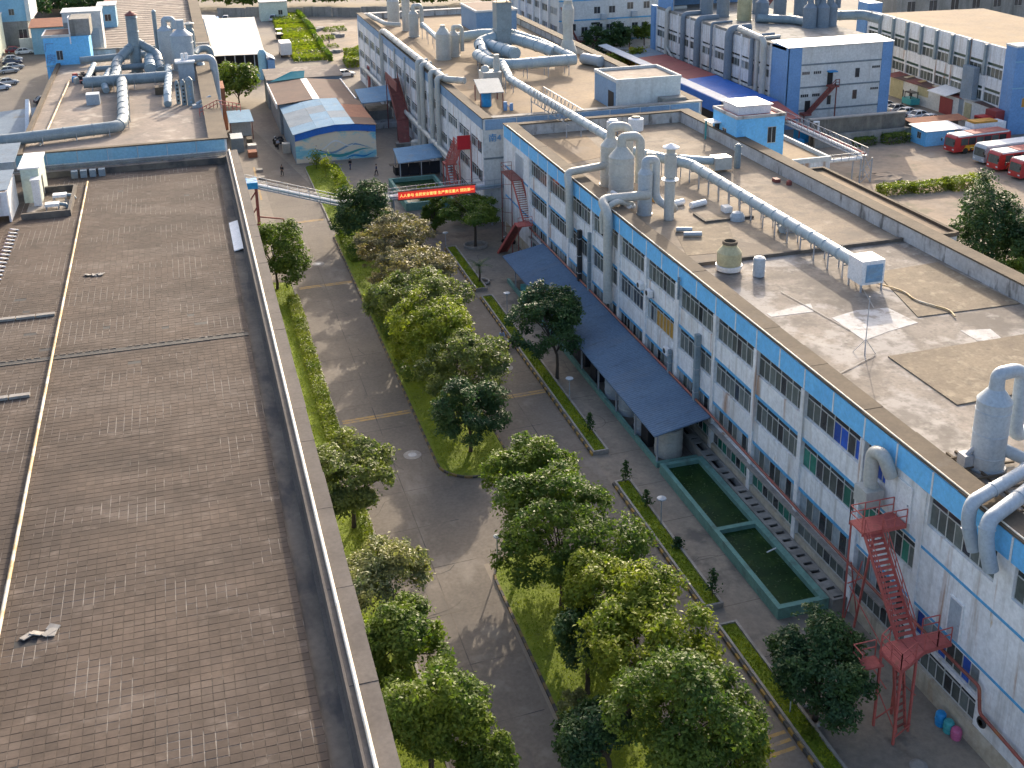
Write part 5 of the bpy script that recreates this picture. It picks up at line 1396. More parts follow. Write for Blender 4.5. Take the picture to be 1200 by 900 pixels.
MB().slab([(34.20, 196.5, 8.8), (36.20, 196.5, 8.8), (36.00, 187, 3.6), (34.00, 187, 3.6)], .2).slab([(34.00, 187, 3.5), (36.00, 187, 3.5), (35.20, 182.5, .1), (33.4, 182.5, .1)], .2).part('flight', 'redold', t)
MB().box(34.15, 34.3, 187, 197, 8.4, 10.0).slab([(34.10, 196.5, 9.9), (34.20, 196.5, 9.9), (34.00, 187, 4.8), (33.90, 187, 4.8)], 1.0).slab([(36.10, 196.5, 9.9), (36.20, 196.5, 9.9), (36.10, 187, 4.8), (36.00, 187, 4.8)], 1.0).part('side_sheet', 'redold', t)
for x, y, z in ((34.20, 196.5, 8.6), (34.10, 187.2, 3.5), (36.00, 187.2, 3.5)): MB().beam((x, y, 0), (x, y, z), .14).part('post', 'redold', t)
tank('round_tank', 'grey dome tank at the foot of the rusty stair', 35.6, 178.5, .95, 1.9, 'plas', 0, None)
tag(MB().box(32.8, 35.6, 175.5, 177, 0, .35).box(33, 36, 182.5, 184, 0, .6).single('concrete_plinth', 'stone'), 'concrete plinths at the foot of the rusty stair', 'plinth')
k = thing('shelter', 'open shelter with a blue-grey roof at the far end of the passage', 'shelter', (33, 202, 0))
MB().slab([(29.8, 197.5, 4.6), (36.2, 198.5, 4.6), (36.6, 208, 5.4), (30, 206, 5.4)], .12).part('roof_sheet', 'sheetblue', k)
for x, y in ((30.2, 198), (35.8, 198.8), (36.2, 207.5), (30.4, 205.5)): MB().beam((x, y, 0), (x, y, 4.6), .16).part('post', 'steel', k)
MB().box(31.5, 35.6, 200, 205, 0, 2.5).part('back_wall', 'stone', k)
MB().box(31.2, 36, 196.6, 199.9, 0, .9).part('counter', 'parwall', k)

# pond and bike shelter between the factories
k = thing('fish_pond', 'small walled pond with plants beside the red banner bridge', 'pond', (31, 153, 0))
MB().box(27.6, 28.0, 148, 161, 0, 1.1).box(34.2, 34.6, 148, 161, 0, 1.1).box(28.001, 34.199, 148, 148.4, 0, 1.1).box(28.001, 34.199, 160.6, 161, 0, 1.1).part('pond_wall', 'pondg', k)
MB().box(28.001, 34.199, 148.401, 160.599, .05, .5).part('water', 'pondw', k)
leafblob('water_plants', 'green plants growing in the small walled pond', 'plants', [(30.5, 33.4, 150.5, 155, 1.6)], 'hedge', 60, .16, 81)
k = thing('shelter', 'light blue roofed shelter behind the small walled pond', 'shelter', (33, 165, 0))
MB().slab([(29.4, 162.0, 3.0), (36.4, 163.4, 3.0), (36.8, 169.4, 3.7), (29.8, 168.2, 3.7)], .1).part('roof_sheet', 'sheetblue', k)
for x, y in ((29.7, 162.4), (33, 162.9), (36.1, 163.6), (36.4, 169), (30, 168)): MB().beam((x, y, 0), (x, y, 3.0), .14).part('post', 'steel', k)
for i in range(4): MB().box(29.8 + i * 1.62, 31.36 + i * 1.62, 164.4, 164.46, .3, 2.2).part('screen_panel', 'cloth_k', k)
MB().box(29.6, 36.4, 166.0, 168, 0, 1.2).part('bench_block', 'dark', k)
tag(MB().box(29.8, 33.8, 171.6, 172.8, .0, .05).single('steel_plate', 'dark'), 'dark plate on the paving behind the blue shelter', 'plate')

# pipe bridge with the LED banner
k = thing('pipe_bridge', 'steel pipe bridge with railings crossing the street at banner height', 'bridge', (22, 140, 0))
def brp(x):
    if x < 17.6: return Vector((x, 139.4, 8.3 - (x - 6.2) * .33))
    return Vector((x, 139.4, 4.6 + (x - 17.6) * .02))
b = MB(); xs_ = [6.2 + i * 1.26 for i in range(28)]
for dy in (-.75, .75):
    for i in range(27):
        p, q = brp(xs_[i]), brp(xs_[i + 1]); o = Vector((0, dy, 0))
        b.beam(p + o, q + o, .12).beam(p + o + Vector((0, 0, 1.1)), q + o + Vector((0, 0, 1.1)), .06).beam(p + o, p + o + Vector((0, 0, 1.1)), .05).beam(p + o + Vector((0, 0, .55)), q + o + Vector((0, 0, .55)), .04)
b.part('railing', 'steel', k)
b = MB()
for i in range(27):
    p, q = brp(xs_[i]), brp(xs_[i + 1])
    b.slab([p + Vector((.03, -.7, .06)), q + Vector((-.03, -.7, .06)), q + Vector((-.03, .7, .06)), p + Vector((.03, .7, .06))], .05)
b.part('deck_plate', 'plasb', k)
for dy in (-.45, .1, .5):
    MB().tube([brp(x) + Vector((0, dy, .24)) for x in (6.2, 17.6, 40.2)], .13, 8).part('pipe', 'whitep' if dy > 0 else 'alu', k)
for x, y in ((24.3, 139.4), (37.2, 139.0), (17.9, 139.4)): MB().beam((x, y - .6, 0), (x, y - .6, 4.6), .2).beam((x, y + .6, 0), (x, y + .6, 4.6), .2).part('post', 'steel', k)
k = thing('pipe_tower', 'red steel tower with a blue top carrying the left end of the pipe bridge', 'tower', (6.5, 139, 0))
b = MB()
for x in (5.9, 7.3):
    for y in (137.6, 139.6): b.beam((x, y, 0), (x, y, 8.2), .25)
for i in range(4): b.beam((5.9, 137.6, i * 2), (7.3, 137.6, i * 2 + 2), .14).beam((7.3, 137.6, i * 2), (7.3, 139.6, i * 2 + 2), .14)
b.beam((7.3, 137.6, 4.6), (10.2, 137.0, 4.2), .16).beam((10.2, 137, 4.2), (10.2, 137, 0), .16)
b.part('frame', 'redold', k)
MB().box(5.7, 7.5, 137.5, 139.8, 8.2, 9.0).part('top_box', 'bluebox', k)
tag(MB().box(6.6, 8.8, 134.2, 135.6, 2.6, 3.2).box(6.8, 7, 134.4, 134.6, 0, 2.6).box(8.4, 8.6, 134.4, 134.6, 0, 2.6).single('kiosk_roof', 'whitep'), 'small white box roof between the red tower and the round tree', 'box')
k = thing('led_banner', 'long red LED banner with glowing orange characters on the pipe bridge', 'LED sign', (31, 138.5, 4.6))
MB().box(24.9, 35.0, 138.35, 138.55, 4.75, 5.75).part('panel', 'led_red', k)
MB().box(24.8, 35.1, 138.3, 138.6, 4.62, 4.74).box(24.8, 35.1, 138.3, 138.6, 5.76, 5.86).part('casing', 'cap', k)
text('人人参与 全民安全管理 生产责任重大 预防第一', .47, Matrix.Translation((29.95, 138.34, 5.06)) @ UP, 'led_txt', k)

# mural shed, brown sheds
k = thing('shed', 'blue-roofed shed with a sea mural on its front wall', 'shed', (22.3, 188, 0))
prof = [(16, 4.7), (19.5, 5.5), (22.4, 5.85), (25.5, 5.75), (28.8, 5.3)]
MB().add([(16, 177.8, 0), (28.8, 177.8, 0)] + [(x, 177.8, z - .05) for x, z in prof[::-1]], [tuple(range(7))]).part('mural_wall', 'mural', k)
for wi, (z0, amp, th, m_, x0, x1) in enumerate(((.9, .35, .5, 'teal', 17.2, 28.4), (1.7, .5, .35, 'sheetblue', 18.4, 28.2), (2.5, .55, .3, 'whitep', 19.0, 25.6), (.3, .2, .3, 'bluebox', 23.5, 28.6))):
    up_, lo_ = [], []
    for i in range(19):
        u = i / 18; x = x0 + (x1 - x0) * u; z = z0 + amp * math.sin(u * 9 + wi * 1.7) + u * .4
        up_.append((x, 177.785 - wi * .004, z + th * math.sin(math.pi * u) * .5)); lo_.append((x, 177.785 - wi * .004, z - th * math.sin(math.pi * u) * .5))
    wm = MB()
    for i in range(18): wm.poly([lo_[i], lo_[i + 1], up_[i + 1], up_[i]])
    wm.part('mural_wave', m_, k)
bb = MB()
for (x, z), (x2, z2) in zip(prof[:-1], prof[1:]):
    bb.slab([(x, 177.55, z), (x2, 177.55, z2), (x2, 177.75, z2), (x, 177.75, z)], 1.05 if z < 6 else 1.0)
bb.part('blue_fascia', 'vivid', k)
MB().box(16, 16.15, 177.9, 197, 0, 4.5).box(28.65, 28.8, 177.9, 197, 0, 5.1).part('side_wall', 'bluesoft', k)
for i, ((x, z), (x2, z2)) in enumerate(zip(prof[:-1], prof[1:])):
    for j in range(4):
        a, b_ = 177.4 + j * 5.1, 177.4 + j * 5.1 + 5.06
        MB().slab([(x + (.0 if i else -.3), a, z + .1), (x2 - .02 + (.3 if i == 3 else 0), a, z2 + .1), (x2 - .02 + (.3 if i == 3 else 0), b_, z2 + .1), (x + (.0 if i else -.3), b_, z + .1)], .06).part('roof_sheet', ['sheetgrey', 'sheetblue', 'sheetblue', 'brick'][i] if (i + j) % 3 else ['sheetblue', 'sheetgrey', 'sheetgrey', 'sheetbrown'][i], k)
MB().box(15.6, 29.0, 177.2, 177.39, 0, .15).part('plinth', 'kerb', k)
k = thing('shed', 'brown-roofed shed with a white skylight strip behind the mural shed', 'shed', (22, 207, 0))
MB().box(15.6, 28.6, 198.2, 217, 0, 5.2).part('wall', 'sheetgrey', k)
MB().slab([(15.3, 198.0, 5.3), (21.4, 198, 5.9), (21.4, 217, 5.9), (15.3, 217, 5.3)], .08).slab([(22.6, 198.0, 5.9), (28.8, 198, 5.3), (28.8, 217, 5.3), (22.6, 217, 5.9)], .08).part('roof_sheet', 'sheetbrown', k)
MB().slab([(21.41, 198.0, 5.92), (22.59, 198, 5.92), (22.59, 217, 5.92), (21.41, 217, 5.92)], .08).part('skylight', 'whitep', k)
MB().box(15.1, 15.28, 198, 217, 4.6, 5.5).box(28.82, 29.0, 198, 217, 4.6, 5.5).part('gutter', 'whitep', k)
k = thing('shed', 'grey wall and bright blue gable behind the brown-roofed shed', 'shed', (23, 222, 0))
MB().box(15.4, 29.6, 219, 227, 0, 5.6).part('wall', 'sheetgrey', k)
MB().slab([(15.2, 218.8, 5.7), (29.8, 218.8, 5.7), (29.8, 227.2, 6.3), (15.2, 227.2, 6.3)], .1).part('roof_sheet', 'roofb2', k)
MB().slab([(15.8, 217.6, 5.6), (22.2, 217.6, 6.0), (22.6, 219.6, 6.9), (20, 219.6, 6.9)], .06).part('gable_sheet', 'teal', k)
tag(MB().box(14.6, 15.8, 184.8, 186.2, 0, 1.6).single('crate', 'plas'), 'pale crate beside the mural shed', 'crate')
# kiosk and clutter left of the passage
k = thing('kiosk', 'kiosk with a pale blue roof beside the tiled-roof factory', 'kiosk', (9, 200, 0))
MB().slab([(6.9, 196.3, 3.2), (11, 196.3, 3.2), (10.9, 204.5, 3.5), (6.9, 204.5, 3.5)], .1).part('roof_sheet', 'sheetblue', k)
MB().box(7.2, 10.6, 199.5, 204, 0, 3.1).part('wall', 'wallp', k)
for x in (7.1, 10.7): MB().beam((x, 196.6, 0), (x, 196.6, 3.2), .12).part('post', 'redold', k)
tag(MB().box(6.6, 8.6, 188, 192, 0, 2.4).single('cabinet', 'alud'), 'grey cabinet below the kiosk by the tiled-roof factory', 'cabinet')
for b_, m_, lb in (((9, 10.4, 184, 186, 0, .9), 'brick', 'low brick-red crate nearest the pipe tower beside the grey cabinet'), ((9.2, 10.6, 187.4, 189, 0, 1.2), 'plas', 'pale crate between the two beside the grey cabinet'), ((9.3, 10.2, 191, 193, 0, 1.4), 'cap', 'tall brown crate under the kiosk roof edge')): tag(MB().box(*b_).single('crate', m_), lb, 'crate', 'crates by the kiosk')
tag(MB().box(4.9, 7.0, 205, 212, 0, 7.5).single('brick_pier', 'brick'), 'brick red shaft beside the tiled-roof factory by the tree', 'shaft')
k = thing('railing', 'red railing on the roof corner of the ducted factory', 'railing', (4, 158, 13))
r = MB(); railing(r, [(1.8, 157.6, 13.2), (4.2, 157.4, 14.3), (7.2, 157.2, 13.6)], sp=.5, w=.09); r.part('rail', 'redst', k)
for i, y in enumerate((166, 170.5, 175)):
    tag(MB().box(9.6, 10.5, y, y + 1.0, 0, .35).single('concrete_block', 'patch'), ['white block on the path edge nearest the pipe tower', 'middle white block on the path edge', 'white block on the path edge nearest the kiosk'][i], 'block', 'white blocks at the path edge')
# ------------------------------------------------------------------ ducted factory with ducts
L2 = thing('factory_building', 'ducted factory with a pale blue front parapet and many grey ducts', 'factory', (-6, 175, 0))
MB().box(-20, 4.2, 141, 211, 0, 12.7).part('core_wall', 'stone', L2)
MB().box(-20, 2.5, 141.2, 211, 12.701, 13.1).part('roof_deck', 'roofb2', L2)
MB().box(-19.8, 4.4, 140.4, 140.99, 0, 12.3).box(-19.8, 4.4, 139.9, 140.39, 11.9, 12.3).part('front_wall', 'wallw', L2)
MB().box(-19.9, 4.45, 139.6, 140.98, 12.301, 12.6).part('grey_ledge', 'kerb', L2)
for i in range(7):
    x = -19.6 + i * 3.4
    small_window(L2, frame(x + 1.7, 140.4, 10.6), 2.7, 1.2, 4, 'glass4')
    MB().box(x + .04, x + 3.34, 139.95, 140.02, 12.75, 14.1).part('blue_panel', 'bluepale', L2)
    MB().box(x - .2, x + .2, 139.85, 140.39, 9, 11.899).part('pilaster', 'wallw', L2)
MB().box(-19.9, 4.4, 140.03, 140.6, 12.601, 14.15).part('front_parapet', 'wallw', L2)
MB().box(2.5, 4.4, 140.61, 211, 12.701, 14.1).part('side_parapet', 'wallw', L2)
MB().box(2.3, 4.6, 139.9, 211.2, 14.151, 14.3).box(-19.9, 2.29, 139.92, 140.7, 14.151, 14.28).part('parapet_cap', 'cap', L2)
MB().box(-20, -19.4, 141, 211, 12.702, 13.5).part('low_parapet', 'cap', L2)
DL = 'ducts on the ducted factory'
duct('roof_duct', 'thick duct entering from the left frame edge along the front of the roof', [(-27, 148.0, 14.0), (-19, 149.0, 14.1), (-8.2, 151.5, 14.1), (-7.9, 156, 14.2), (-8.7, 180.2, 14.6)], .75, 'alud', 1.6, flange=3.5, legs=(4, 13.1), group=DL)
duct('roof_duct', 'horizontal collector duct in front of the tall round chimney', [(-14.2, 180.6, 14.6), (-1.6, 181.2, 14.6)], .85, 'alud', 1, flange=3, legs=(3, 13.1), group=DL)
duct('roof_duct', 'thin white-topped duct left of the chimney joining the collector', [(-13.4, 196, 14.6), (-13.9, 181, 14.6)], .42, 'alu', 1, flange=2, group=DL)
duct('roof_duct', 'short white-topped duct beside the thick chimney duct', [(-10.8, 190.5, 14.4), (-11.4, 181, 14.4), (-11.0, 178.6, 13.6)], .5, 'alu', 1, flange=2, group=DL)
duct('roof_duct', 'thick leaning duct from the chimney to the collector', [(-7.1, 195.5, 17.4), (-9.8, 192.5, 15.4), (-9.6, 187, 14.6), (-10.2, 182, 14.4)], .75, 'alud', 1.6, flange=2.4, group=DL)
duct('roof_duct', 'duct dropping right of the chimney in an elbow', [(-6.4, 196, 17.8), (-3.5, 195, 16.0), (-3.0, 189, 14.2)], .7, 'alud', 1.6, flange=2, group=DL)
duct('roof_duct', 'short fat upright duct between chimney and collector', [(-4.5, 197.0, 15.6), (-4.6, 189.5, 14.4)], .95, 'alu', 1, flange=2, group=DL)
duct('roof_duct', 'white-topped duct running down to the fan at the front right of the roof', [(-1.9, 188, 14.8), (-1.9, 180.5, 14.8), (-2.2, 168.5, 14.6), (-2.3, 166, 13.5)], .55, 'alu', .9, flange=2.4, group=DL)
duct('roof_duct', 'duct behind the tall chimney parallel to the collector', [(-13.8, 193, 14.3), (-2.4, 193.6, 14.3)], .5, 'alud', 1, flange=3, group=DL)
duct('roof_duct', 'furthest long duct on the ducted factory roof', [(-16, 203, 14.2), (-1, 206, 14.2)], .6, 'alud', 1, flange=4, legs=(5, 13.1), group=DL)
duct('fume_duct', 'grey duct bending over the right parapet from the square box', [(.9, 186, 16.2), (4.9, 186.5, 16.2), (5.1, 186.5, 14), (5.1, 186.5, 6)], .6, 'plasb', 1.2, flange=0)
duct('fume_duct', 'grey duct bending over the right parapet beside the big scrubbers', [(2.4, 197, 15.0), (3.2, 199, 15.6), (5, 199.3, 15.6), (5.1, 199.3, 9)], .6, 'alud', 1.0, flange=0)
duct('fume_duct', 'curved grey duct at the foot of the big scrubber', [(2.0, 193, 15.2), (3.0, 192.4, 15.0), (3.3, 190.6, 13.6)], .65, 'alud', .8, flange=0)
k = thing('vent_chimney', 'tall round grey chimney with a rusty cap on the ducted factory', 'chimney', (-6.85, 195.5, 13.1))
MB().tube([(-6.85, 195.5, 13.1), (-6.85, 195.5, 22.2)], [.95, .85], 20).part('stack', 'alud', k)
b = MB()
for z in (15.2, 17.4, 19.6, 21.8): b.lathe((-6.85, 195.5, z), [(.95, 0), (1.0, .04), (.95, .1)], 20)
b.part('flange_ring', 'alud', k)
MB().lathe((-6.85, 195.5, 22.2), [(.85, .002), (1.05, .1), (.1, .7)], 18).part('cap', 'redold', k)
scrubber('biggest grey scrubber tower on the ducted factory', .6, 194.6, 13.1, 1.75, 5.6, 1.0, 'plasb', None, gr=.62, neck=1.5, bands=2)
scrubber('grey scrubber tower behind the biggest one on the ducted factory', -1.9, 202, 13.1, 1.3, 5.4, .8, 'plasb', [(0, 0, 7.3), (1.5, 0, 7.3), (1.5, 0, 5.6)], gr=.5, bands=2)
k = thing('vent_chimney', 'thin grey vent pipe standing between chimney and scrubbers', 'chimney', (-3.4, 203, 13.1))
MB().tube([(-3.4, 203, 13.1), (-3.4, 203, 21.6)], .34, 14).part('stack', 'alud', k)
MB().lathe((-3.4, 203, 21.6), [(.34, .002), (.4, .1), (.02, .4)], 14).part('cap', 'alu', k)
k = thing('vent_chimney', 'squat grey vent with a flat lid behind the big scrubbers', 'chimney', (2.1, 204, 13.1))
MB().lathe((2.1, 204, 13.1), [(.8, 0), (.75, 4.9), (.55, 5.3), (.55, 5.9)], 18).part('stack', 'alud', k)
MB().lathe((2.1, 204, 19.0), [(.55, .002), (.9, .1), (.9, .25), (.05, .5)], 18).part('lid', 'plas', k)
k = thing('fan_unit', 'grey box unit with a white lid beside the biggest grey scrubber', 'fan unit', (.9, 185, 13.1))
MB().box(-.4, 2.0, 184, 186.4, 13.1, 16.0).part('case', 'plasb', k)
MB().box(-.8, 2.2, 183.7, 186.6, 16.001, 16.25).part('lid', 'whitep', k)
MB().tube([(.4, 185.4, 16.25), (.4, 185.4, 17.3)], .25, 10).tube([(1.0, 185.4, 16.25), (1.0, 185.4, 17.3)], .25, 10).part('valve', 'whitep', k)
for i, (x, y, h, r_) in enumerate(((-.8, 167.5, 3.0, .3), (.0, 166.6, 3.2, .36), (.9, 166.2, 3.6, .5))):
    k = thing('silencer', ['thin grey silencer tube at the front right of the roof', 'middle grey silencer tube at the front right of the roof', 'thick grey silencer tube at the front right of the roof'][i], 'silencer', (x, y, 13.1), 'silencers at the roof front')
    MB().lathe((x, y, 13.1), [(r_, 0), (r_, h), (r_ * .5, h + .35), (.05, h + .45)], 16).part('tube', 'alud', k)
    b = MB()
    for q in range(5): b.box(x - .12, x + .12, y - r_ - .03, y - r_ + .05, 13.5 + q * .55, 13.75 + q * .55)
    b.part('port', 'sheetblue' if i > 1 else 'dark', k)
tag(MB().box(1.0, 2.4, 163.8, 164.8, 13.1, 13.5).tube([(1.6, 164.3, 13.6), (3.6, 165.2, 14.3)], .22, 10).single('pump', 'plasb'), 'pump and pipe in front of the silencer tubes', 'pump')
tag(MB().box(-13.4, -11.6, 171, 173, 13.1, 14.6).single('tank_box', 'plasb'), 'grey tank box below the collector duct', 'tank')
tag(MB().box(-4.0, -2.4, 175, 177, 13.1, 14.2).single('tank_box', 'cap'), 'brown box under the right end of the collector duct', 'box')
rng2 = random.Random(4)
sp2 = MB()
for i in range(26):
    sp2.T = Matrix.Translation((-16.2 + rng2.random() * 4, 188 + rng2.random() * 6, 13.1)) @ Matrix.Rotation(rng2.random() * 3, 4, 'Z')
    sp2.box(-.3, .3, -.3, .3, 0, .3 + rng2.random() * .8, rng2.randrange(4))
sp2.single('scrap_pile', ['redst', 'plas', 'cloth_k', 'bluebox'], 'scrap heap of red and grey pieces on the left of the ducts', 'scrap')
duct('roof_pipe', 'yellow pipe along the left side of the ducted roof', [(-17.6, 148, 13.3), (-17.3, 162, 13.4), (-16.9, 190, 13.4)], .14, 'rustpipe', flange=0, cat='pipe', seg=6)
# grey shed and blue wall at the left of it
k = thing('shed', 'grey sheet roof shed left of the ducted roof at the frame edge', 'shed', (-24, 176, 0))
MB().box(-34, -21, 165, 186, 0, 9).part('wall', 'wallp', k)
MB().slab([(-34.5, 164.5, 9.2), (-20.8, 164.5, 10.2), (-20.6, 186, 10.4), (-34.5, 186, 9.6)], .12).part('roof_sheet', 'sheetgrey', k)
MB().add([(-21.4, 164.4, 10.2), (-20.9, 164.4, 10.2), (-20.9, 171, 14.6), (-21.4, 171, 14.6), (-21.4, 172, 10.2), (-20.9, 172, 10.2)], [(0, 1, 2, 3), (3, 2, 5, 4), (0, 3, 4), (1, 5, 2)]).part('gable_wing', 'whitep', k)
k = thing('stair_tower', 'blue stair tower with dark-blue characters on its corner, far left', 'stair tower', (-17.2, 206, 0))
MB().box(-21.6, -14.4, 206, 213, 0, 17.8).part('wall', 'blue', k)
MB().box(-21.8, -17.2, 205.9, 213.2, 17.801, 18.2).part('roof_edge', 'wallp', k)
MB().box(-21.5, -17.4, 206.2, 212.8, 18.201, 18.22).part('roof', 'sheetbrown', k)
MB().box(-17.2, -14.0, 206.5, 213, 17.801, 20.6).part('upper_box', 'stone', k)
MB().add([(-17.4, 205.8, 16.6), (-17.2, 205.8, 16.6), (-17.2, 206.5, 20.9), (-17.4, 206.5, 20.9), (-17.4, 209, 20.9), (-17.2, 209, 20.9)], [(0, 1, 2, 3), (3, 2, 5, 4)]).part('fin', 'whitep', k)
MB().box(-21.7, -14.3, 205.92, 205.999, 13.0, 13.2).part('joint', 'bluepale', k)
small_window(k, frame(-19.3, 206, 14.0), 1.0, 1.6, 2)
small_window(k, frame(-18.6, 206, 10.4), 1.0, 1.6, 2)
for i, (x, z, c) in enumerate(((-20.8, 15.6, '厂'), (-20.7, 13.7, '房'), (-20.4, 11.6, '区'))):
    text(c, 1.7, Matrix.Translation((x, 205.93, z)) @ UP, 'bluedeep', k)
# lined-roof factory with a lined roof
L3 = thing('factory_building', 'lined-roof factory with a sunlit lined roof and blue-striped front wall', 'factory', (-5, 260, 0))
MB().box(-15.5, 5.4, 214.6, 300, 0, 13.0).part('core_wall', 'wallp', L3)
MB().box(-15.5, 3.2, 215, 299.5, 13.001, 13.3).part('roof_deck', 'roofb2', L3)
MB().box(-15.6, 5.4, 214.2, 214.599, 9, 14.0).part('front_wall', 'wallw', L3)
MB().box(-15.65, 5.45, 214.15, 214.199, 12.3, 12.7).part('blue_belt', 'belt', L3)
MB().box(-15.7, 5.4, 214.0, 214.9, 14.001, 14.2).part('parapet_cap', 'kerb', L3)
MB().box(3.2, 5.4, 214.91, 299.5, 13.001, 14.2).part('side_parapet', 'cap', L3)
MB().box(-15.5, -14.5, 215, 299.5, 13.302, 13.9).part('side_parapet', 'redold', L3)
b = MB()
for i in range(26): b.box(-14.3, 3.1, 218 + i * 3.1, 218.16 + i * 3.1, 13.301, 13.34)
b.part('roof_joint', 'cap', L3)
small_window(L3, frame(-13.6, 214.2, 10.4), 1.6, 1.2, 2)
k = thing('roof_hut', 'white hut with a grey door at the left front of the lined roof', 'roof hut', (-15, 218, 13))
MB().box(-19, -12.6, 216, 222, 12, 20.4).part('wall', 'wallp', k)
MB().box(-18.9, -17, 215.2, 216, 15, 18.8).part('grey_box', 'stone', k)
MB().box(-14.6, -13.2, 215.94, 215.999, 14.2, 17.6).part('door', 'plasb', k)
MB().box(-19.2, -12.4, 215.9, 222.1, 20.401, 20.6).part('roof', 'wallp', k)
k = thing('roof_hut', 'small blue hut at the left side of the lined roof, top edge', 'roof hut', (-12, 246, 13))
MB().box(-14.8, -11.4, 246, 252, 12, 17.6).part('wall', 'bluepale', k)
MB().box(-15, -11.2, 245.8, 252.2, 17.601, 17.8).part('roof', 'wallp', k)
small_window(k, frame(-13.0, 246, 14.6), 1.2, 1.4, 2)
k = thing('low_building', 'low terracotta-roofed building between the blue towers, far left', 'building', (-29, 305, 0))
MB().box(-34, -25, 301, 309, 0, 6.5).part('wall', 'bluepale', k)
MB().slab([(-34.4, 300.4, 6.6), (-24.6, 300.4, 6.6), (-24.6, 309.4, 7.6), (-34.4, 309.4, 7.6)], .15).part('roof', 'brick', k)
small_window(k, frame(-29, 301, 3.2), 2.6, 1.4, 3)
k = thing('tower_block', 'pale blue stair tower block at the top left corner', 'building', (-39, 322, 0))
MB().box(-52, -36.4, 318, 335, 0, 6).part('base_wall', 'stone', k)
MB().box(-52, -36.4, 318, 335, 6.001, 26).part('wall', 'bluepale', k)
MB().box(-36.4, -35.4, 317.6, 335, 6.0, 26).part('corner_strip', 'wallp', k)
for z in (11.6, 17.2, 22.8): MB().box(-52, -36.41, 317.85, 317.999, z, z + .3).part('joint', 'wallp', k)
for z in (7.6, 13.2, 18.8): small_window(k, frame(-39.8, 318, z), 1.3, 1.6, 2)
small_window(k, frame(-37.8, 318, 1.2), 2.0, 2.8, 2)
small_window(k, frame(-44.5, 318, 12.2), 1.3, 1.6, 2)
k = thing('building', 'cream wall building at the left frame edge beside the parked cars', 'building', (-44, 285, 0))
MB().box(-56, -41.5, 262, 312, 0, 9).part('wall', 'wallg', k)
MB().box(-56.2, -41.3, 261.8, 312.2, 9.001, 9.3).part('roof_edge', 'wallp', k)
small_window(k, frame(-41.5, 280, 4, math.pi / 2), 2.0, 1.6, 2)
tag(MB().box(-37.5, -34, 305.5, 306, 0, 3.4).box(-34.4, -34, 306, 312, 0, 3.4).single('gate_house', 'wallp'), 'low white wall beside the far parked cars', 'wall')

# ------------------------------------------------------------------ warehouse, far lot, rear wall
k = thing('warehouse', 'big white sheet-roofed open warehouse behind the tiled and ducted factories', 'warehouse', (12.8, 280, 0))
for j in range(6):
    a, b_ = 252.4 + j * 9.6, 252.4 + j * 9.6 + 9.55
    MB().slab([(7.0, a, 5.2), (17.8 + j * .35, a, 5.0), (17.8 + (j + 1) * .35, b_, 5.0), (7.0, b_, 5.2)], .1).part('roof_sheet', 'sheetwhite', k)
for i in range(6): MB().beam((7.3 + i * 2.05, 252.8, 0), (7.3 + i * 2.05, 252.8, 5.0), .2).part('post', 'steel', k)
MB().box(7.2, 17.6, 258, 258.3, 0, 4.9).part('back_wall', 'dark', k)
MB().box(17.4, 17.7, 258.31, 309, 0, 4.6).part('side_wall', 'stone', k)
for i, (x0, x1) in enumerate(((7.6, 12.4), (12.5, 18.2))): tag(MB().box(x0, x1, 249, 249.3, 0, 2.0).single('hoarding', 'bluepale'), ['blue hoarding in front of the white warehouse, left piece', 'blue hoarding in front of the white warehouse, right piece'][i], 'hoarding')
tag(MB().box(11.6, 14, 250, 252, 0, 3.0).single('white_cabin', 'whitep'), 'small white cabin at the open front of the warehouse', 'cabin')
k = thing('silo', 'white and blue silo tank at the right corner of the warehouse', 'silo', (17.2, 250.6, 0))
MB().lathe((17.0, 250.6, 0), [(.9, 0), (.9, 5.6), (.5, 6.2), (.05, 6.3)], 16).part('tank', 'bluepale', k)
MB().slab([(17.9, 249.2, 5.2), (19.6, 249.2, 4.2), (19.6, 254, 4.2), (17.9, 254, 5.2)], .1).part('lean_to_roof', 'bluedeep', k)
MB().box(18, 19.5, 249.6, 253.8, 0, 4.1).part('lean_to_wall', 'bluedeep', k)
k = thing('hut', 'small hut with white roof and blue side at the top edge left of the trees', 'hut', (9, 318, 0))
MB().box(6.6, 11.2, 316, 322, 0, 4.0).part('wall', 'bluedeep', k); MB().slab([(6.2, 315.6, 4.6), (10.4, 315.6, 4.3), (10.4, 322.4, 4.3), (6.2, 322.4, 4.6)], .12).part('roof', 'whitep', k)
k = thing('hut', 'greenish-white hut by the rear wall at the top edge', 'hut', (27, 338, 0))
MB().box(23.4, 31, 336, 341, 0, 5.2).part('wall', 'wallg', k); MB().box(23.2, 31.2, 335.8, 341.2, 5.201, 5.4).part('roof', 'sheetwhite', k)
small_window(k, frame(29, 336, 1.6), 1.2, 1.4, 2)
rw = thing('rear_wall', 'long grey boundary wall across the far lot', 'wall', (50, 345, 0))
for i in range(12):
    a = i * 8.0
    MB(frame(12 + a, 350 - a * .38, 0, -math.atan(.38))).box(0, 8.4, 0, .3, 0, 2.6 + .25 * (i % 2)).part('wall_panel', 'stone', rw)
leafblob('scrub', 'overgrown green plot in the far lot behind the sheds', 'scrub', [(25.6, 33.2, 268, 285, .9), (25.8, 33.4, 286, 303, 1.1), (26, 34, 304, 322, .9), (26.5, 34.5, 323, 345, 1.3)], 'yellow', 9, .34, 21, 'stuff')
leafblob('scrub', 'dark green fence of creepers along the far plot', 'scrub', [(33.1, 33.9, 266, 285, 1.6), (33.5, 34.4, 286, 305, 1.6), (34, 35, 306, 345, 1.9)], 'mid', 24, .3, 22, 'stuff')
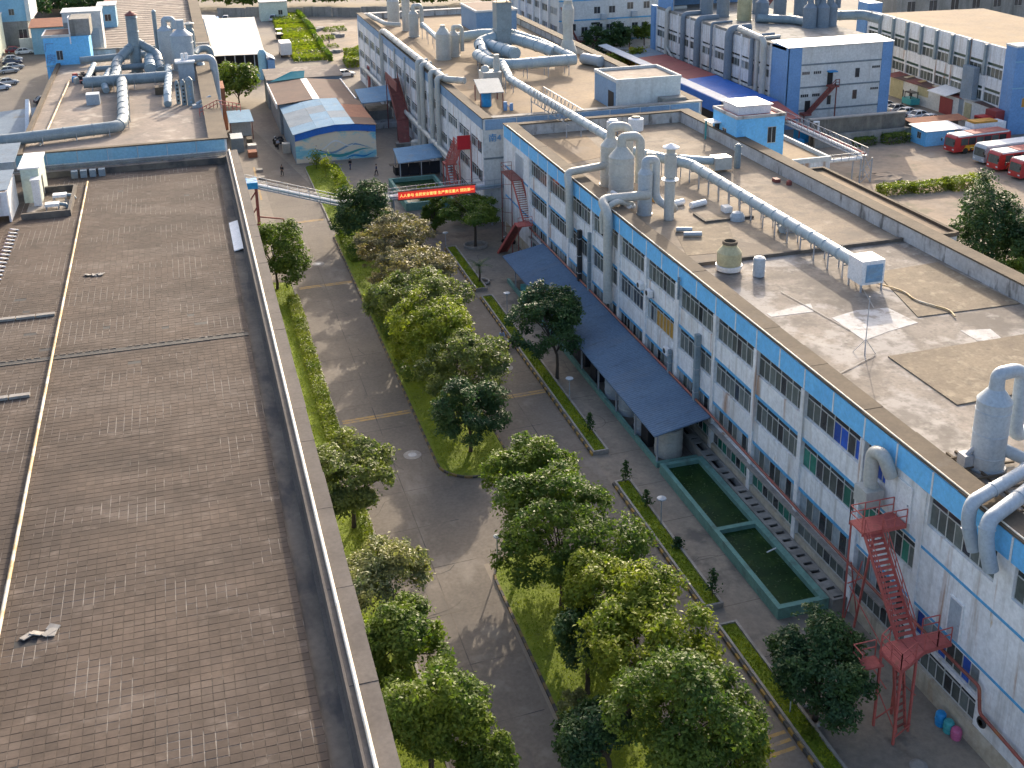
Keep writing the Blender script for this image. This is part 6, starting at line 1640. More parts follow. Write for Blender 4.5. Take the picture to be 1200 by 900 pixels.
leafblob('scrub', 'bright bushes beside the far corner of factory four', 'scrub', [(36, 40, 256, 262, 1.8), (37.4, 43.5, 262, 270, 2.2), (41, 47, 268, 276, 1.6)], 'hedge', 26, .3, 23, 'stuff')
leafblob('scrub', 'low weeds in patches on the bare far lot', 'scrub', [(36, 39, 296, 302, .5), (38, 44, 310, 316, .5), (35.6, 38, 284, 288, .4), (56, 66, 318, 324, .8)], 'olive', 8, .3, 24, 'stuff')
for x, y, lb in ((36.2, 314, 'white rubble mound in the far lot'), (39.5, 302, 'grey slab pile on the bare lot'), (36.2, 278, 'pale slab pile on the bare lot nearest the sheds')):
    mb = MB()
    for i in range(7): mb.T = Matrix.Translation((x + rng2.uniform(-1.6, 1.6), y + rng2.uniform(-2, 2), 0)) @ Matrix.Rotation(rng2.random() * 3, 4, 'Z'); mb.box(-1, 1, -.7, .7, 0, .3 + rng2.random() * .5)
    mb.single('rubble', 'patch', lb, 'rubble')
k = thing('flagpole', 'thin pale pole before the far corner of factory four', 'pole', (37, 236, 0))
MB().tube([(37, 236, 0), (37, 236, 9.5)], .1, 8).part('pole', 'whitep', k)
tag(MB().box(36.4, 37.6, 229, 231, 0, 5.0).single('brick_pier', 'redsheet'), 'pinkish shaft at the far corner of factory four', 'shaft')
# tree belt along the top edge
rng = np.random.default_rng(77)
Ps = []
for i in range(150):
    x = -60 + i * 1.45 + rng.normal() * 1.5; y0 = 368 - (x - 20) * .36 + rng.normal() * 4; h = rng.uniform(6, 11); r_ = rng.uniform(2.5, 4.5)
    q = rng.normal(size=(260, 3)); q /= np.linalg.norm(q, axis=1, keepdims=True); q[:, 2] = np.abs(q[:, 2]) * 1.3 - .3
    Ps.append(q * np.array([r_, r_, h * .55]) * rng.uniform(.8, 1.05, (260, 1)) + np.array([x, y0, h * .5]))
P = np.concatenate(Ps)
o = link('tree_belt', leafmesh('tree_belt', P, rng.normal(size=P.shape) + np.array([0, -.2, .6]), .75, LEAF['mid'], rng), None, (0, 0, 0), 'stuff')
tag(o, 'dark green belt of trees beyond the rear wall along the top edge', 'trees')
rng = np.random.default_rng(78); Ps = []
for i in range(60):
    x = -75 + rng.random() * 62; y0 = 352 + rng.random() * 60; r_ = rng.uniform(3, 5.5); h = rng.uniform(7, 12)
    q = rng.normal(size=(240, 3)); q /= np.linalg.norm(q, axis=1, keepdims=True); q[:, 2] = np.abs(q[:, 2]) * 1.3 - .3
    Ps.append(q * np.array([r_, r_, h * .5]) + np.array([x, y0, h * .5]))
P = np.concatenate(Ps)
o = link('tree_belt', leafmesh('tree_belt', P, rng.normal(size=P.shape) + np.array([0, -.2, .6]), .8, LEAF['dark'], rng), None, (0, 0, 0), 'stuff')
tag(o, 'dark wooded hillside behind the pale blue tower block', 'trees')

# ------------------------------------------------------------------ white dormitory block behind factory four
WB = thing('factory_building', 'white block with scattered small windows behind factory four', 'building', (94, 262, 0))
MB().box(82.4, 113, 245, 300, 0, 20).part('wall', 'wallp', WB)
for z in (4.4, 9.2, 13.6): MB().box(82.3, 113.1, 244.9, 244.999, z, z + .3).part('belt', 'belt', WB)
for x, z in ((85.6, 7.0), (88.4, 6.2), (92.0, 6.8), (94.4, 6.6), (97.2, 6.6), (100.6, 6.6), (103, 6.6), (91.4, 10.6), (95.0, 10.6), (99.4, 11.2), (103.4, 11.2)):
    small_window(WB, frame(x, 245, z), 1.5, 1.6, 2)
MB().box(90, 92, 244.6, 244.96, 8.3, 8.7).part('awning', 'dark', WB)
for i, (x, z) in enumerate(((96.6, 4.9), (94.8, 4.9), (92.2, 9.4), (99.6, 9.6))):
    tag(MB().box(x, x + 1.3, 244.2, 244.99, z, z + 1.1).single('air_conditioner', 'plasb'), ['air conditioner under the row of windows of the white block, right one', 'air conditioner under the row of windows of the white block, left one', 'upper air conditioner near the left windows of the white block', 'upper air conditioner in the middle of the white block'][i], 'air conditioner')
for i in range(6):
    y = 246.5 + i * 6
    for z in (2.4, 6.4, 10.4, 14.4): window_x(WB, 82.3, y, y + 4.6, z, z + 1.7, 4, 0, False, bar=.12)
    MB().box(81.9, 82.39, y + 4.9, y + 5.6, 0, 19).part('pilaster', 'wallw', WB)
t = thing('fire_stair', 'dark red stairs and gallery across the front of the white block', 'stair', (92, 243, 0))
MB().box(84.5, 99, 243.4, 244.8, 4.55, 4.85).part('gallery', 'redold', t)
r = MB(); railing(r, [(84.5, 243.4, 4.85), (99, 243.4, 4.85)], sp=2, w=.1); r.part('railing', 'redold', t)
MB().slab([(82.6, 243.2, 12.6), (82.6, 244.6, 12.6), (86.4, 244.6, 5.0), (86.4, 243.2, 5.0)], .35).slab([(91.4, 243.2, 4.6), (91.4, 244.6, 4.6), (96.4, 244.6, .3), (96.4, 243.2, .3)], .35).part('flight', 'redold', t)
for x in (84.8, 90, 95, 98.8): MB().beam((x, 243.6, 0), (x, 243.6, 4.6), .16).part('post', 'redold', t)
k = thing('shed', 'blue lean-to roofs between factory four and the white block', 'shed', (77, 270, 0))
MB().box(74, 81, 256, 284, 0, 3.8).part('wall', 'sheetgrey', k)
for i in range(3): MB().slab([(72.6, 254 + i * 10.2, 4.2), (81.6, 254 + i * 10.2, 5.4), (81.6, 263.8 + i * 10.2, 5.4), (72.6, 263.8 + i * 10.2, 4.2)], .12).part('roof_sheet', 'sheetblue' if i != 1 else 'vivid', k)
k = thing('yard_wall', 'ochre yellow wall in front of the white block', 'wall', (99, 238, 0))
MB().box(90.2, 98.3, 236, 236.4, 0, 3).box(98.31, 106, 238, 238.4, 0, 3.6).part('wall', 'orange', k)
MB().box(90, 106.2, 236.2, 238.8, 3.601, 3.8).part('coping', 'stone', k)
MB().box(92.6, 93.6, 228, 228.6, 0, 5.6).part('gate_pier', 'orange', k)

# ------------------------------------------------------------------ grey-scrubber factory on the right
GF = thing('factory_building', 'white and blue factory with a crowd of slate scrubbers on its roof', 'factory', (108, 195, 0))
MB().box(98.8, 118.6, 172.4, 228, 0, 13.6).part('core_wall', 'wallp', GF)
MB().box(101.2, 116.8, 172.0, 172.399, 0, 14.2).part('front_wall', 'wallp', GF)
MB().box(98.6, 101.19, 171.9, 172.399, 0, 14.2).box(116.81, 118.8, 171.9, 172.399, 0, 14.2).box(98.4, 98.799, 171.9, 177.2, 0, 14.2).part('blue_corner', 'bluedeep', GF)
for z in (3.0, 7.0, 10.9): MB().box(101.2, 116.8, 171.93, 171.999, z, z + .28).part('belt', 'beltg', GF)
MB().box(98.4, 118.9, 172.4, 228.2, 13.601, 14.1).part('roof', 'stone', GF)
MB().slab([(98.3, 171.7, 14.21), (118.9, 171.7, 14.21), (118.9, 177.5, 14.6), (98.3, 177.5, 14.6)], .12).part('white_roof_sheet', 'whitep', GF)
for x, z, w_, h, n in ((102.2, 9.3, 1.5, .6, 4), (104.4, 9.3, 1.5, .6, 4), (102.2, 5.4, 1.5, .6, 4), (104.4, 5.4, 1.5, .6, 4), (112.2, 8.2, .9, 1.7, 1), (112.0, 4.4, .9, 1.7, 1), (115.8, 9.6, 1.6, .5, 4), (115.8, 5.8, 1.6, .5, 4), (107, 3.8, .8, 1.7, 1)):
    small_window(GF, frame(x, 172.0, z), w_, h, n)
MB().box(106.4, 107.4, 171.9, 171.99, 7.3, 9.5).part('door', 'dark', GF)
MB().box(106.2, 107.8, 171.0, 171.98, 9.6, 9.8).part('porch_roof', 'bluebox', GF)
MB().box(102.4, 103.3, 171.8, 171.99, 2.9, 4.8).part('door', 'dark', GF)
yb = [177.6 + 5.55 * i for i in range(10)]
w = MB()
for a, b in ((0, 3.4), (4.9, 5.3), (5.75, 7.9), (9.4, 9.8), (10.25, 13.9)): w.box(98.45, 98.79, 177.3, 228, a, b)
for y in yb: w.box(98.35, 98.8, y - .3, y + .25, 0, 14.0)
w.part('wall', 'wallw', GF)
for i in range(9):
    for z in (3.4, 7.9):
        window_x(GF, 98.55, yb[i] + .26, yb[i + 1] - .31, z, z + 1.5, 4, 0, False, bar=.12)
        window_x(GF, 98.55, yb[i] + .26, yb[i + 1] - .31, z + 1.9, z + 2.35, 2, 0, False, kinds=['glass5'], bar=.08)
MB().box(97.9, 98.8, 227.6, 229.4, 0, 14.2).part('blue_corner', 'bluedeep', GF)
t = thing('fire_stair', 'rusty red outside stair on the front of the slate-scrubber factory', 'stair', (104, 171, 0))
MB().slab([(107.2, 170.6, 7.4), (107.2, 171.8, 7.4), (102.6, 171.8, 2.9), (102.6, 170.6, 2.9)], .4).box(106.2, 107.9, 170.4, 171.85, 7.1, 7.38).box(101.4, 102.9, 170.4, 171.85, 2.5, 2.88).part('flight', 'redold', t)
r = MB(); railing(r, [(107.2, 170.5, 7.4), (102.6, 170.5, 2.9)], sp=1, w=.1); railing(r, [(107.9, 170.5, 7.4), (107.2, 170.5, 7.4)], sp=1, w=.1); r.part('railing', 'redold', t)
MB().beam((107.6, 170.8, 0), (107.6, 170.8, 7.2), .16).beam((101.7, 170.8, 0), (101.7, 170.8, 2.6), .16).part('post', 'redold', t)
for i, (y, x, z0, wdt, m_) in enumerate(((221, 97.9, 3.2, .9, 'plas'), (213, 97.9, 5.0, 1.0, 'plasdk'), (206, 97.8, 3.6, 1.3, 'plasdk'), (200, 97.9, 4.5, .5, 'plasdk'), (192.3, 97.7, .8, 1.5, 'plasdk'), (183.6, 97.9, 5.5, .8, 'plasdk'), (181.2, 97.8, 1.0, .6, 'plas'))):
    duct('fume_duct', ['white gabled duct on the far end of the slate-scrubber factory facade', 'slate duct second from the far end of the facade', 'wide slate duct in the middle of the facade, bent onto the roof', 'narrow slate duct beside the wide one', 'widest slate duct running down to the blue canopy', 'slate duct near the front corner of the facade', 'thin white duct near the front corner of the facade'][i],
         [(x + 4.5, y + .6, 14.4), (x, y, 14.4), (x, y, z0)], wdt / 2, m_, wdt, flange=0, group='facade ducts of the slate-scrubber factory')
duct('fume_duct', 'white duct bending round the front corner onto the facade', [(98.6, 190, 14.8), (97.6, 179.4, 14.6), (97.6, 178.6, 13.8), (97.6, 178.6, 2)], .55, 'plas', 1.2, flange=3)
duct('fume_duct', 'slanting white pipe low on the far facade', [(97.8, 221, 6.6), (97.8, 216, 4.2), (97.8, 182, 3.0)], .25, 'plas', .6, flange=0, cat='pipe')
i = 0
SLB = ['leftmost slate scrubber of the far row', 'second slate scrubber of the far row', 'slate scrubber behind the cream one', 'slate scrubber of the middle row, left', 'slate scrubber of the middle row, centre', 'slate scrubber of the middle row, right', 'slate scrubber of the front row, left', 'slate scrubber of the front row, centre', 'slate scrubber of the front row, right']
for x, y in ((103.0, 213), (104.6, 209), (108.4, 200), (113.0, 210), (115.0, 205), (117.2, 201), (113.2, 190.5), (115.6, 190.2), (117.8, 191)):
    scrubber(SLB[i] + ' on the slate-scrubber factory', x, y, 14.1, 1.25, 3.6, .8, 'plasdk', [(0, 0, 5.6), (1.6, .3, 5.6), (1.6, .3, 3.2)] if i > 2 else None, gr=.55, group='slate scrubbers', bands=2); i += 1
scrubber('cream scrubber among the slate ones', 106.2, 203, 14.1, 1.4, 3.9, 1.0, 'cream', None, gr=.4, group='slate scrubbers', bands=2)
duct('roof_duct', 'slate duct behind the scrubbers of the slate-scrubber factory', [(107, 199, 15.0), (112.6, 195, 14.9), (113.2, 191, 15)], .8, 'alud', 1, flange=3)
duct('roof_duct', 'grey duct running right from the slate scrubbers', [(118, 196, 15.2), (127, 194, 15.2), (128.8, 191, 14.6)], .9, 'alud', 1, flange=3)
k = thing('roof_canopy', 'thin white roof over the far end of the slate-scrubber factory', 'canopy', (106, 224, 14))
MB().slab([(98.6, 220, 17.6), (118, 220, 17.6), (118, 228, 17.9), (98.6, 228, 17.9)], .2).part('roof_sheet', 'whitep', k)
for x in (99, 105, 111, 117.6): MB().beam((x, 220.3, 14.1), (x, 220.3, 17.5), .2).part('post', 'steel', k)
MB().box(98.7, 117.8, 227.2, 227.6, 14.11, 17.6).box(98.7, 99.0, 220.3, 227.19, 14.11, 17.5).part('blue_wall', 'bluedeep', k)
# awnings in the lane
k = thing('awning', 'red and vivid blue sheet awnings in the lane along the slate-scrubber factory', 'awning', (92, 200, 0))
cols = ['sheetgrey', 'redsheet', 'redsheet', 'redsheet', 'vivid', 'vivid', 'vivid']
for i, c in enumerate(cols):
    a = 228 - i * 8; b_ = a - 7.9
    MB().slab([(90.4, b_, 4.8), (97.4, b_, 5.2), (97.4, a, 5.2), (90.4, a, 4.8)], .12).part('roof_sheet', c, k)
    MB().beam((90.6, a - .4, 0), (90.6, a - .4, 4.7), .2).part('post', 'steel', k)
MB().box(88.2, 88.6, 176, 206, 2.6, 5.0).part('side_sheet', 'vivid', k)
MB().slab([(88.4, 174, 5.1), (90.3, 174, 5.3), (90.3, 236, 5.3), (88.4, 236, 5.1)], .15).part('white_strip', 'whitep', k)
MB().box(89.0, 90, 176, 204, 0, 2.2).part('dark_lane_wall', 'dark', k)
k = thing('awning', 'small red canopy right of the blue stair tower', 'awning', (93, 166, 0))
MB().slab([(90.4, 161.5, 4.6), (96, 161.8, 4.6), (96.6, 171, 5.4), (91, 172, 5.4)], .12).part('roof_sheet', 'redsheet', k)
for x, y in ((90.6, 161.8), (95.8, 162), (96.4, 170.6)): MB().beam((x, y, 0), (x, y, 4.7), .16).part('post', 'redold', k)
for b_, lb in (((96.5, 98.5, 163, 165, 0, 2.2), 'tall blue crate beside the small red canopy'), ((98.8, 100, 165.5, 167, 0, 1.4), 'low blue crate behind the tall blue one by the red canopy'), ((95, 96, 160.5, 162, 0, 1.2), 'small blue crate at the front corner of the red canopy')): tag(MB().box(*b_).single('crate', 'bluebox'), lb, 'crate', 'blue crates by the red canopy')
# pipe truss across the yard
k = thing('pipe_bridge', 'silver pipe truss on a lattice tower crossing the back yard', 'bridge', (86, 135, 0))
b = MB()
A = Vector((94.0, 165.5, 3.8)); B = Vector((93.6, 140.4, 3.8))
for s in (-.9, .9):
    o = Vector((s, 0, 0))
    b.beam(A + o, B + o, .16).beam(A + o + Vector((0, 0, 1.2)), B + o + Vector((0, 0, 1.2)), .08)
    for i in range(15):
        p = A.lerp(B, i / 14) + o; b.beam(p, p + Vector((0, 0, 1.2)), .06)
        if i < 14: b.beam(p + Vector((0, 0, 1.2)), A.lerp(B, (i + 1) / 14) + o, .05)
b.part('railing', 'steel', k)
MB().slab([A + Vector((-.85, 0, .1)), A + Vector((.85, 0, .1)), B + Vector((.85, 0, .1)), B + Vector((-.85, 0, .1))], .06).part('deck_plate', 'plasb', k)
MB().tube([A + Vector((-.4, 0, .35)), B + Vector((-.4, 0, .35))], .22, 10).part('pipe', 'whitep', k)
MB().tube([A + Vector((.4, 0, .35)), B + Vector((.4, 0, .35))], .18, 10).part('pipe', 'redsheet', k)
C_ = Vector((82.2, 140.2, 3.6)); D_ = Vector((93.4, 140.2, 3.6))
MB().tube([C_, D_], .28, 10).part('pipe', 'whitep', k)
r = MB(); railing(r, [C_ + Vector((0, -.6, 0)), D_ + Vector((0, -.6, 0))], sp=1.2, w=.06); r.part('railing', 'steel', k)
tw = MB()
for x in (92.8, 94.6):
    for y in (139.4, 141.4): tw.beam((x, y, 0), (x, y, 3.8), .16)
for i in range(2): tw.beam((92.8, 139.4, i * 1.8), (94.6, 139.4, i * 1.8 + 1.8), .08).beam((94.6, 139.4, i * 1.8), (94.6, 141.4, i * 1.8 + 1.8), .08)
tw.part('lattice_tower', 'steel', k)
# stained yard walls
k = thing('yard_wall', 'long stained wall between the slate-scrubber factory and the yard', 'wall', (109, 160, 0))
MB().box(97, 115.0, 159, 159.4, 0, 2.1).part('lower_wall', 'stone', k)
MB().box(97, 114.6, 160.6, 161, 0, 4.3).part('upper_wall', 'stonedk', k)
MB().box(97, 115, 159.41, 160.59, 1.7, 1.95).part('terrace', 'stonedk', k)
MB().box(96.9, 114.8, 160.4, 161.4, 4.301, 4.5).part('coping', 'patch', k)
MB().tube([(96.6, 159.8, 2.6), (97.9, 159.8, 2.6), (97.9, 159.8, 4.2), (97.0, 159.8, 4.2)], .22, 10).part('pipe', 'whitep', k)
leafblob('bush', 'dark bushes at the foot of the stained yard wall', 'bush', [(104.0, 107.6, 157.6, 158.9, 1.3), (109.2, 113.6, 157.2, 158.9, 1.6)], 'mid', 60, .2, 31)
leafblob('hedge', 'long yellow-green hedge across the bare back yard', 'hedge', [(92.8, 97.8, 132.8, 135.2, 1.2), (97.6, 103.4, 132.2, 134.6, 1.2), (103.2, 108.8, 131.4, 134.4, 1.5)], 'yellow', 80, .2, 32)
leafblob('weeds', 'weeds along the foot of the annex parapet by the yard', 'weeds', [(83, 85, 126, 140, .4), (84.5, 86, 110, 124, .35)], 'olive', 14, .2, 33, 'stuff')
for x, y, lb in ((98, 141, 'heap of dark soil in the shaded yard'), (104.5, 121.5, 'low heap of red earth in front of the long hedge')):
    rngh = random.Random(int(x)); mb = MB()
    n_ = 14; ring = []
    vs = []; fs = []
    for r_i, (rad, hh) in enumerate(((3.2, 0), (2.2, .35), (1.1, .55))):
        for a in range(n_): vs.append((x + rad * 1.5 * (1 + rngh.uniform(-.2, .2)) * math.cos(a * 2 * math.pi / n_), y + rad * (1 + rngh.uniform(-.2, .2)) * math.sin(a * 2 * math.pi / n_), hh * rngh.uniform(.7, 1.2)))
    for r_i in range(2):
        for a in range(n_): fs.append((r_i * n_ + a, r_i * n_ + (a + 1) % n_, (r_i + 1) * n_ + (a + 1) % n_, (r_i + 1) * n_ + a))
    fs.append(tuple(2 * n_ + a for a in range(n_)))
    mb.add(vs, fs); mb.single('soil_heap', 'dirt', lb, 'soil')
# ------------------------------------------------------------------ right-most factory and workshops
RB = thing('factory_building', 'long white and blue factory with grey downpipes at the upper right', 'factory', (145, 185, 0))
ang = math.atan2(206.3 - 159.3, 136.0 - 131.9)
L_ = math.hypot(47, 4.1)
def rf(u, v, z): 
    T = Matrix.Translation((131.9, 159.3, 0)) @ Matrix.Rotation(ang - math.pi / 2, 4, 'Z')
    return T
TR = Matrix.Translation((131.9, 159.3, 0)) @ Matrix.Rotation(ang - math.pi / 2, 4, 'Z')     # local y along the facade, -x outward
MB(TR).box(.6, 26, 0, L_, 0, 13.0).part('core_wall', 'wallp', RB)
MB(TR).box(.6, 26, .2, L_, 13.001, 13.3).part('roof', 'roofsand', RB)
w = MB(TR)
for a, b in ((0, 4.2), (5.8, 6.1), (6.6, 8.6), (10.2, 10.5), (11.0, 14.0)): w.box(0, .59, 0, L_, a, b)
for i in range(10): w.box(-.08, .6, i * 5.2 - .2, i * 5.2 + .25, 0, 14.0)
w.part('wall', 'wallw', RB)
WTH = thing('tmp', None, None)
for i in range(9):
    for z in (4.2, 8.6):
        for (za, zb, n, g_) in ((z, z + 1.6, 4, 'glass1'), (z + 1.9, z + 2.4, 1, 'dkgreen')):
            f = MB(TR); y0, y1 = i * 5.2 + .26, i * 5.2 + 4.99
            for q in range(n + 1): f.box(.15, .25, y0 + (y1 - y0) * q / n - (.06 if q else 0), y0 + (y1 - y0) * q / n + (.06 if q < n else 0), za, zb)
            fo = f.part('window', 'frame', RB)
            p = MB(TR)
            for q in range(n): p.box(.19, .23, y0 + (y1 - y0) * q / n + .07, y0 + (y1 - y0) * (q + 1) / n - .07, za + .02, zb - .02)
            p.part('pane', g_, fo)
bpy.data.objects.remove(WTH)
for i in range(1, 9):
    MB(TR).box(-.5, -.081, i * 5.2 - .3, i * 5.2 + .3, 8.6 if i not in (2, 7) else 1.0, 13.9).part('downpipe', 'alud', RB)
MB(TR).box(-1.2, -.09, 6.6, 10.0, .8, 9.6).part('lift_shaft', 'sheetgrey', RB)
MB(TR).box(-.1, 16, -3.0, -.001, 0, 14.6).part('blue_end_block', 'bluedeep', RB)
MB(TR).box(-.3, 3.0, L_ + .001, L_ + 4, 0, 15.4).part('blue_end_block', 'bluedeep', RB)
MB(TR).box(-.15, 16.1, -3.1, .1, 14.601, 14.9).part('end_coping', 'wallp', RB)
for z in (4.6, 9.0):
    for x in (2.6, 7, 11.4): small_window(RB, TR @ frame(x, -3.0, z), 1.3, 1.6, 2, 'orange')
    MB(TR).box(-.12, 16.02, -3.06, -3.002, z + 3.2, z + 3.35).part('joint', 'bluepale', RB)
MB(TR).box(10, 11.5, 6, 8, 13.301, 13.9).part('roof_box', 'stone', RB)
k = thing('workshop', 'low white workshop with a rust-brown roof beside the parked cars', 'workshop', (136, 180, 0))
MB().box(131.6, 137.8, 168, 192, 0, 3.6).part('wall', 'wallp', k)
for i in range(7):
    a = 168 + i * 3.45
    MB().slab([(131.3, a, 3.75), (138.6, a, 4.5), (138.6, a + 3.4, 4.5), (131.3, a + 3.4, 3.75)], .1).part('roof_sheet', 'sheetbrown' if i % 2 else 'redold', k)
b = MB()
for i in range(4): b.slab([(132.5, 173.2 + i * 4.4, 4.02), (137.5, 173.2 + i * 4.4, 4.53), (137.5, 174.2 + i * 4.4, 4.53), (132.5, 174.2 + i * 4.4, 4.02)], .08)
b.part('skylight', 'rustpipe', k)
MB().slab([(129.6, 170.6, 3.9), (133.4, 170.6, 4.7), (133.4, 176, 4.7), (129.6, 176, 3.9)], .12).part('white_porch_roof', 'whitep', k)
MB().box(131.5, 131.598, 171, 174.6, 0, 3.0).part('gate', 'shutter', k)
MB().box(131.5, 131.598, 178.2, 181.4, 1.9, 3.5).part('vent_panel', 'cream', k)
MB().box(131.52, 131.598, 186, 190, 0, 3.5).part('yellow_panel', 'cream', k)
k = thing('workshop', 'white workshop with a white and dark roof at the near end of the row', 'workshop', (136, 164, 0))
MB().box(131.2, 141, 160.6, 167.6, 0, 3.8).part('wall', 'wallp', k)
MB().slab([(130.9, 164.4, 4.1), (141.2, 164.4, 4.6), (141.2, 167.9, 4.4), (130.9, 167.9, 3.9)], .1).part('white_roof_sheet', 'sheetwhite', k)
MB().slab([(130.9, 160.2, 3.9), (141.2, 160.2, 4.4), (141.2, 164.3, 4.58), (130.9, 164.3, 4.08)], .1).part('dark_roof_sheet', 'sheetbrown', k)
MB().box(131.1, 131.198, 165.4, 167.2, .1, 3.4).part('cream_panel', 'cream', k)
MB().box(136.8, 138.4, 160.45, 160.598, 2.9, 3.5).part('vent', 'dark', k)
k = thing('gate_porch', 'small orange shutter porch beside the blue end block', 'porch', (142, 158, 0))
MB().box(140.6, 145, 157, 160, 0, 3.4).part('wall', 'stone', k)
MB().box(141, 144.4, 156.93, 156.999, .1, 2.8).part('shutter', 'brick', k)
MB().slab([(140, 155.8, 3.5), (145.4, 155.8, 3.5), (145.4, 160.2, 3.9), (140, 160.2, 3.9)], .12).part('roof', 'sheetgrey', k)
k = thing('yard_cabin', 'bright blue cabin with a white roof beside the buses', 'cabin', (117, 155, 0))
MB().box(114.3, 119.6, 154.2, 158.2, 0, 2.5).part('wall', 'blue', k)
MB().slab([(113.9, 153.8, 2.6), (121.4, 153.8, 2.6), (121.4, 158.6, 2.85), (113.9, 158.6, 2.85)], .1).part('roof', 'whitep', k)
small_window(k, frame(114.3, 156, 1.0, -math.pi / 2), 1.0, 1.1, 2)
k = thing('lean_to', 'rusty low roof behind the blue cabin', 'shed', (119, 161, 0))
MB().slab([(115.2, 159, 2.6), (126, 159, 2.6), (126, 162, 2.9), (115.2, 162, 2.9)], .1).part('roof_sheet', 'brick', k)
MB().box(115.4, 125.8, 161.5, 161.8, 0, 2.7).part('wall', 'stonedk', k)
FB = thing('low_building', 'grey long building with dark openings at the top right', 'building', (190, 250, 0))
MB().box(163, 214, 236, 252, 0, 12).part('wall', 'stone', FB); MB().box(162.6, 214.4, 235.6, 252.4, 12.001, 12.6).part('roof', 'roofsand', FB)
for i in range(8): small_window(FB, frame(167 + i * 6, 236, 8.0), 2.2, 2.6, 2)
k = thing('building', 'white building edge at the right frame border behind the blue block', 'building', (165, 160, 0))
MB().box(152, 172, 140, 158, 0, 13).part('wall', 'wallg', k); MB().box(151.8, 172.2, 139.8, 158.2, 13.001, 13.3).part('roof', 'roofsand', k)
for z in (3, 7): small_window(k, frame(152, 149, z, -math.pi / 2), 4, 1.8, 4)
leafblob('scrub', 'olive scrub between the far factories at the upper right', 'scrub', [(126, 132, 214, 228, 2.6), (121, 127, 205, 214, 2.2), (134, 150, 222, 240, 4)], 'olive', 12, .45, 34, 'stuff')
MB()
k = thing('building', 'white far block with a rusty stair behind the slate scrubbers', 'building', (128, 262, 0))
MB().box(116, 139, 246, 276, 0, 17).part('wall', 'wallp', k)
for z in (4.6, 8.8, 13): MB().box(115.9, 139.1, 245.9, 245.999, z, z + .3).part('belt', 'belt', k)
MB().slab([(136, 244.6, 12.6), (136, 245.8, 12.6), (131, 245.8, 6.6), (131, 244.6, 6.6)], .4).box(135.6, 137.4, 244.6, 245.8, 12.2, 12.58).part('stair_flight', 'redold', k)
for z in (6, 10): small_window(k, frame(122, 246, z), 1.6, 1.6, 2)
tag(MB().slab([(124.6, 240, 5), (132.6, 240, 5), (132.6, 244, 5.6), (124.6, 244, 5.6)], .15).single('awning', 'bluebox'), 'bright blue awning at the foot of the far rusty stair', 'awning')
# ------------------------------------------------------------------ vehicles
def car(x, y, rot, paint, label, group=None, suv=False, cat='car'):
    t = thing('parked_car', label, cat, (x, y, 0), group)
    L, W = 2.2, .88
    h = 1.5 if not suv else 1.75
    # lower body: stations along x with half width and top height
    st = [(-L, .74, .42, .72), (-L + .12, .82, .28, .92), (-1.4, W, .25, .98), (0, W, .25, 1.0), (1.0, W, .25, .98), (1.75, .84, .27, .86), (L - .08, .76, .3, .72), (L, .68, .42, .62)]
    vs = []; fs = []
    for a, w_, z0, z1 in st: vs += [(a, -w_, z0), (a, -w_, (z0 + z1) / 2 + .1), (a, -w_ * .9, z1), (a, w_ * .9, z1), (a, w_, (z0 + z1) / 2 + .1), (a, w_, z0)]
    for i in range(len(st) - 1):
        for k in range(6): fs.append((i * 6 + k, i * 6 + (k + 1) % 6, (i + 1) * 6 + (k + 1) % 6, (i + 1) * 6 + k))
    fs += [tuple(range(6))[::-1], tuple(range((len(st) - 1) * 6, len(st) * 6))]
    b = MB(); b.add(vs, fs, 0, False)
    b0, b1, t0, t1 = -1.75, 1.15, -1.15, .35
    b.add([(t0, -.62, h), (t1, -.62, h), (t1, .62, h), (t0, .62, h), (t0 + .1, -.5, h + .04), (t1 - .1, -.5, h + .04), (t1 - .1, .5, h + .04), (t0 + .1, .5, h + .04)], [(0, 1, 5, 4), (1, 2, 6, 5), (2, 3, 7, 6), (3, 0, 4, 7), (4, 5, 6, 7)])
    for a, c in ((b0, t0), (b1, t1), (-.35, -.35)):
        for s in (-1, 1): b.beam((a, s * .76, .97), (c, s * .6, h), .08)
    link('body', b.mesh('body', paint), t)
    g = MB(); g.add([(b0, -.77, .96), (b1, -.77, .96), (b1, .77, .96), (b0, .77, .96), (t0, -.6, h - .02), (t1, -.6, h - .02), (t1, .6, h - .02), (t0, .6, h - .02)], [(0, 1, 5, 4), (1, 2, 6, 5), (2, 3, 7, 6), (3, 0, 4, 7)])
    link('windows', g.mesh('windows', 'glass5'), t)
    for a in (-1.32, 1.35):
        for s in (-1, 1):
            wm = MB(Matrix.Translation((a, s * .80, .33)) @ Matrix.Rotation(math.pi / 2, 4, 'X')).lathe((0, 0, -.1), [(.2, 0), (.33, .02), (.33, .18), (.2, .2)], 14)
            wo = link('wheel', wm.mesh('wheel', 'black'), t)
            rm = MB(Matrix.Translation((a, s * .905, .33)) @ Matrix.Rotation(math.pi / 2, 4, 'X')).lathe((0, 0, -.01), [(.19, 0), (.19, .02), (.02, .021)], 10)
            link('rim', rm.mesh('rim', 'steel'), wo)
    for s in (-1, 1):
        link('headlight', MB().box(L - .14, L + .005, s * .62 - .13, s * .62 + .13, .6, .72).mesh('headlight', 'whitep'), t)
        link('tail_light', MB().box(-L - .005, -L + .1, s * .62 - .12, s * .62 + .12, .62, .76).mesh('tail_light', 'busred'), t)
    t.rotation_euler = (0, 0, rot)
    return t
P2 = math.pi / 2
G1 = 'cars parked beside the slate-scrubber factory'
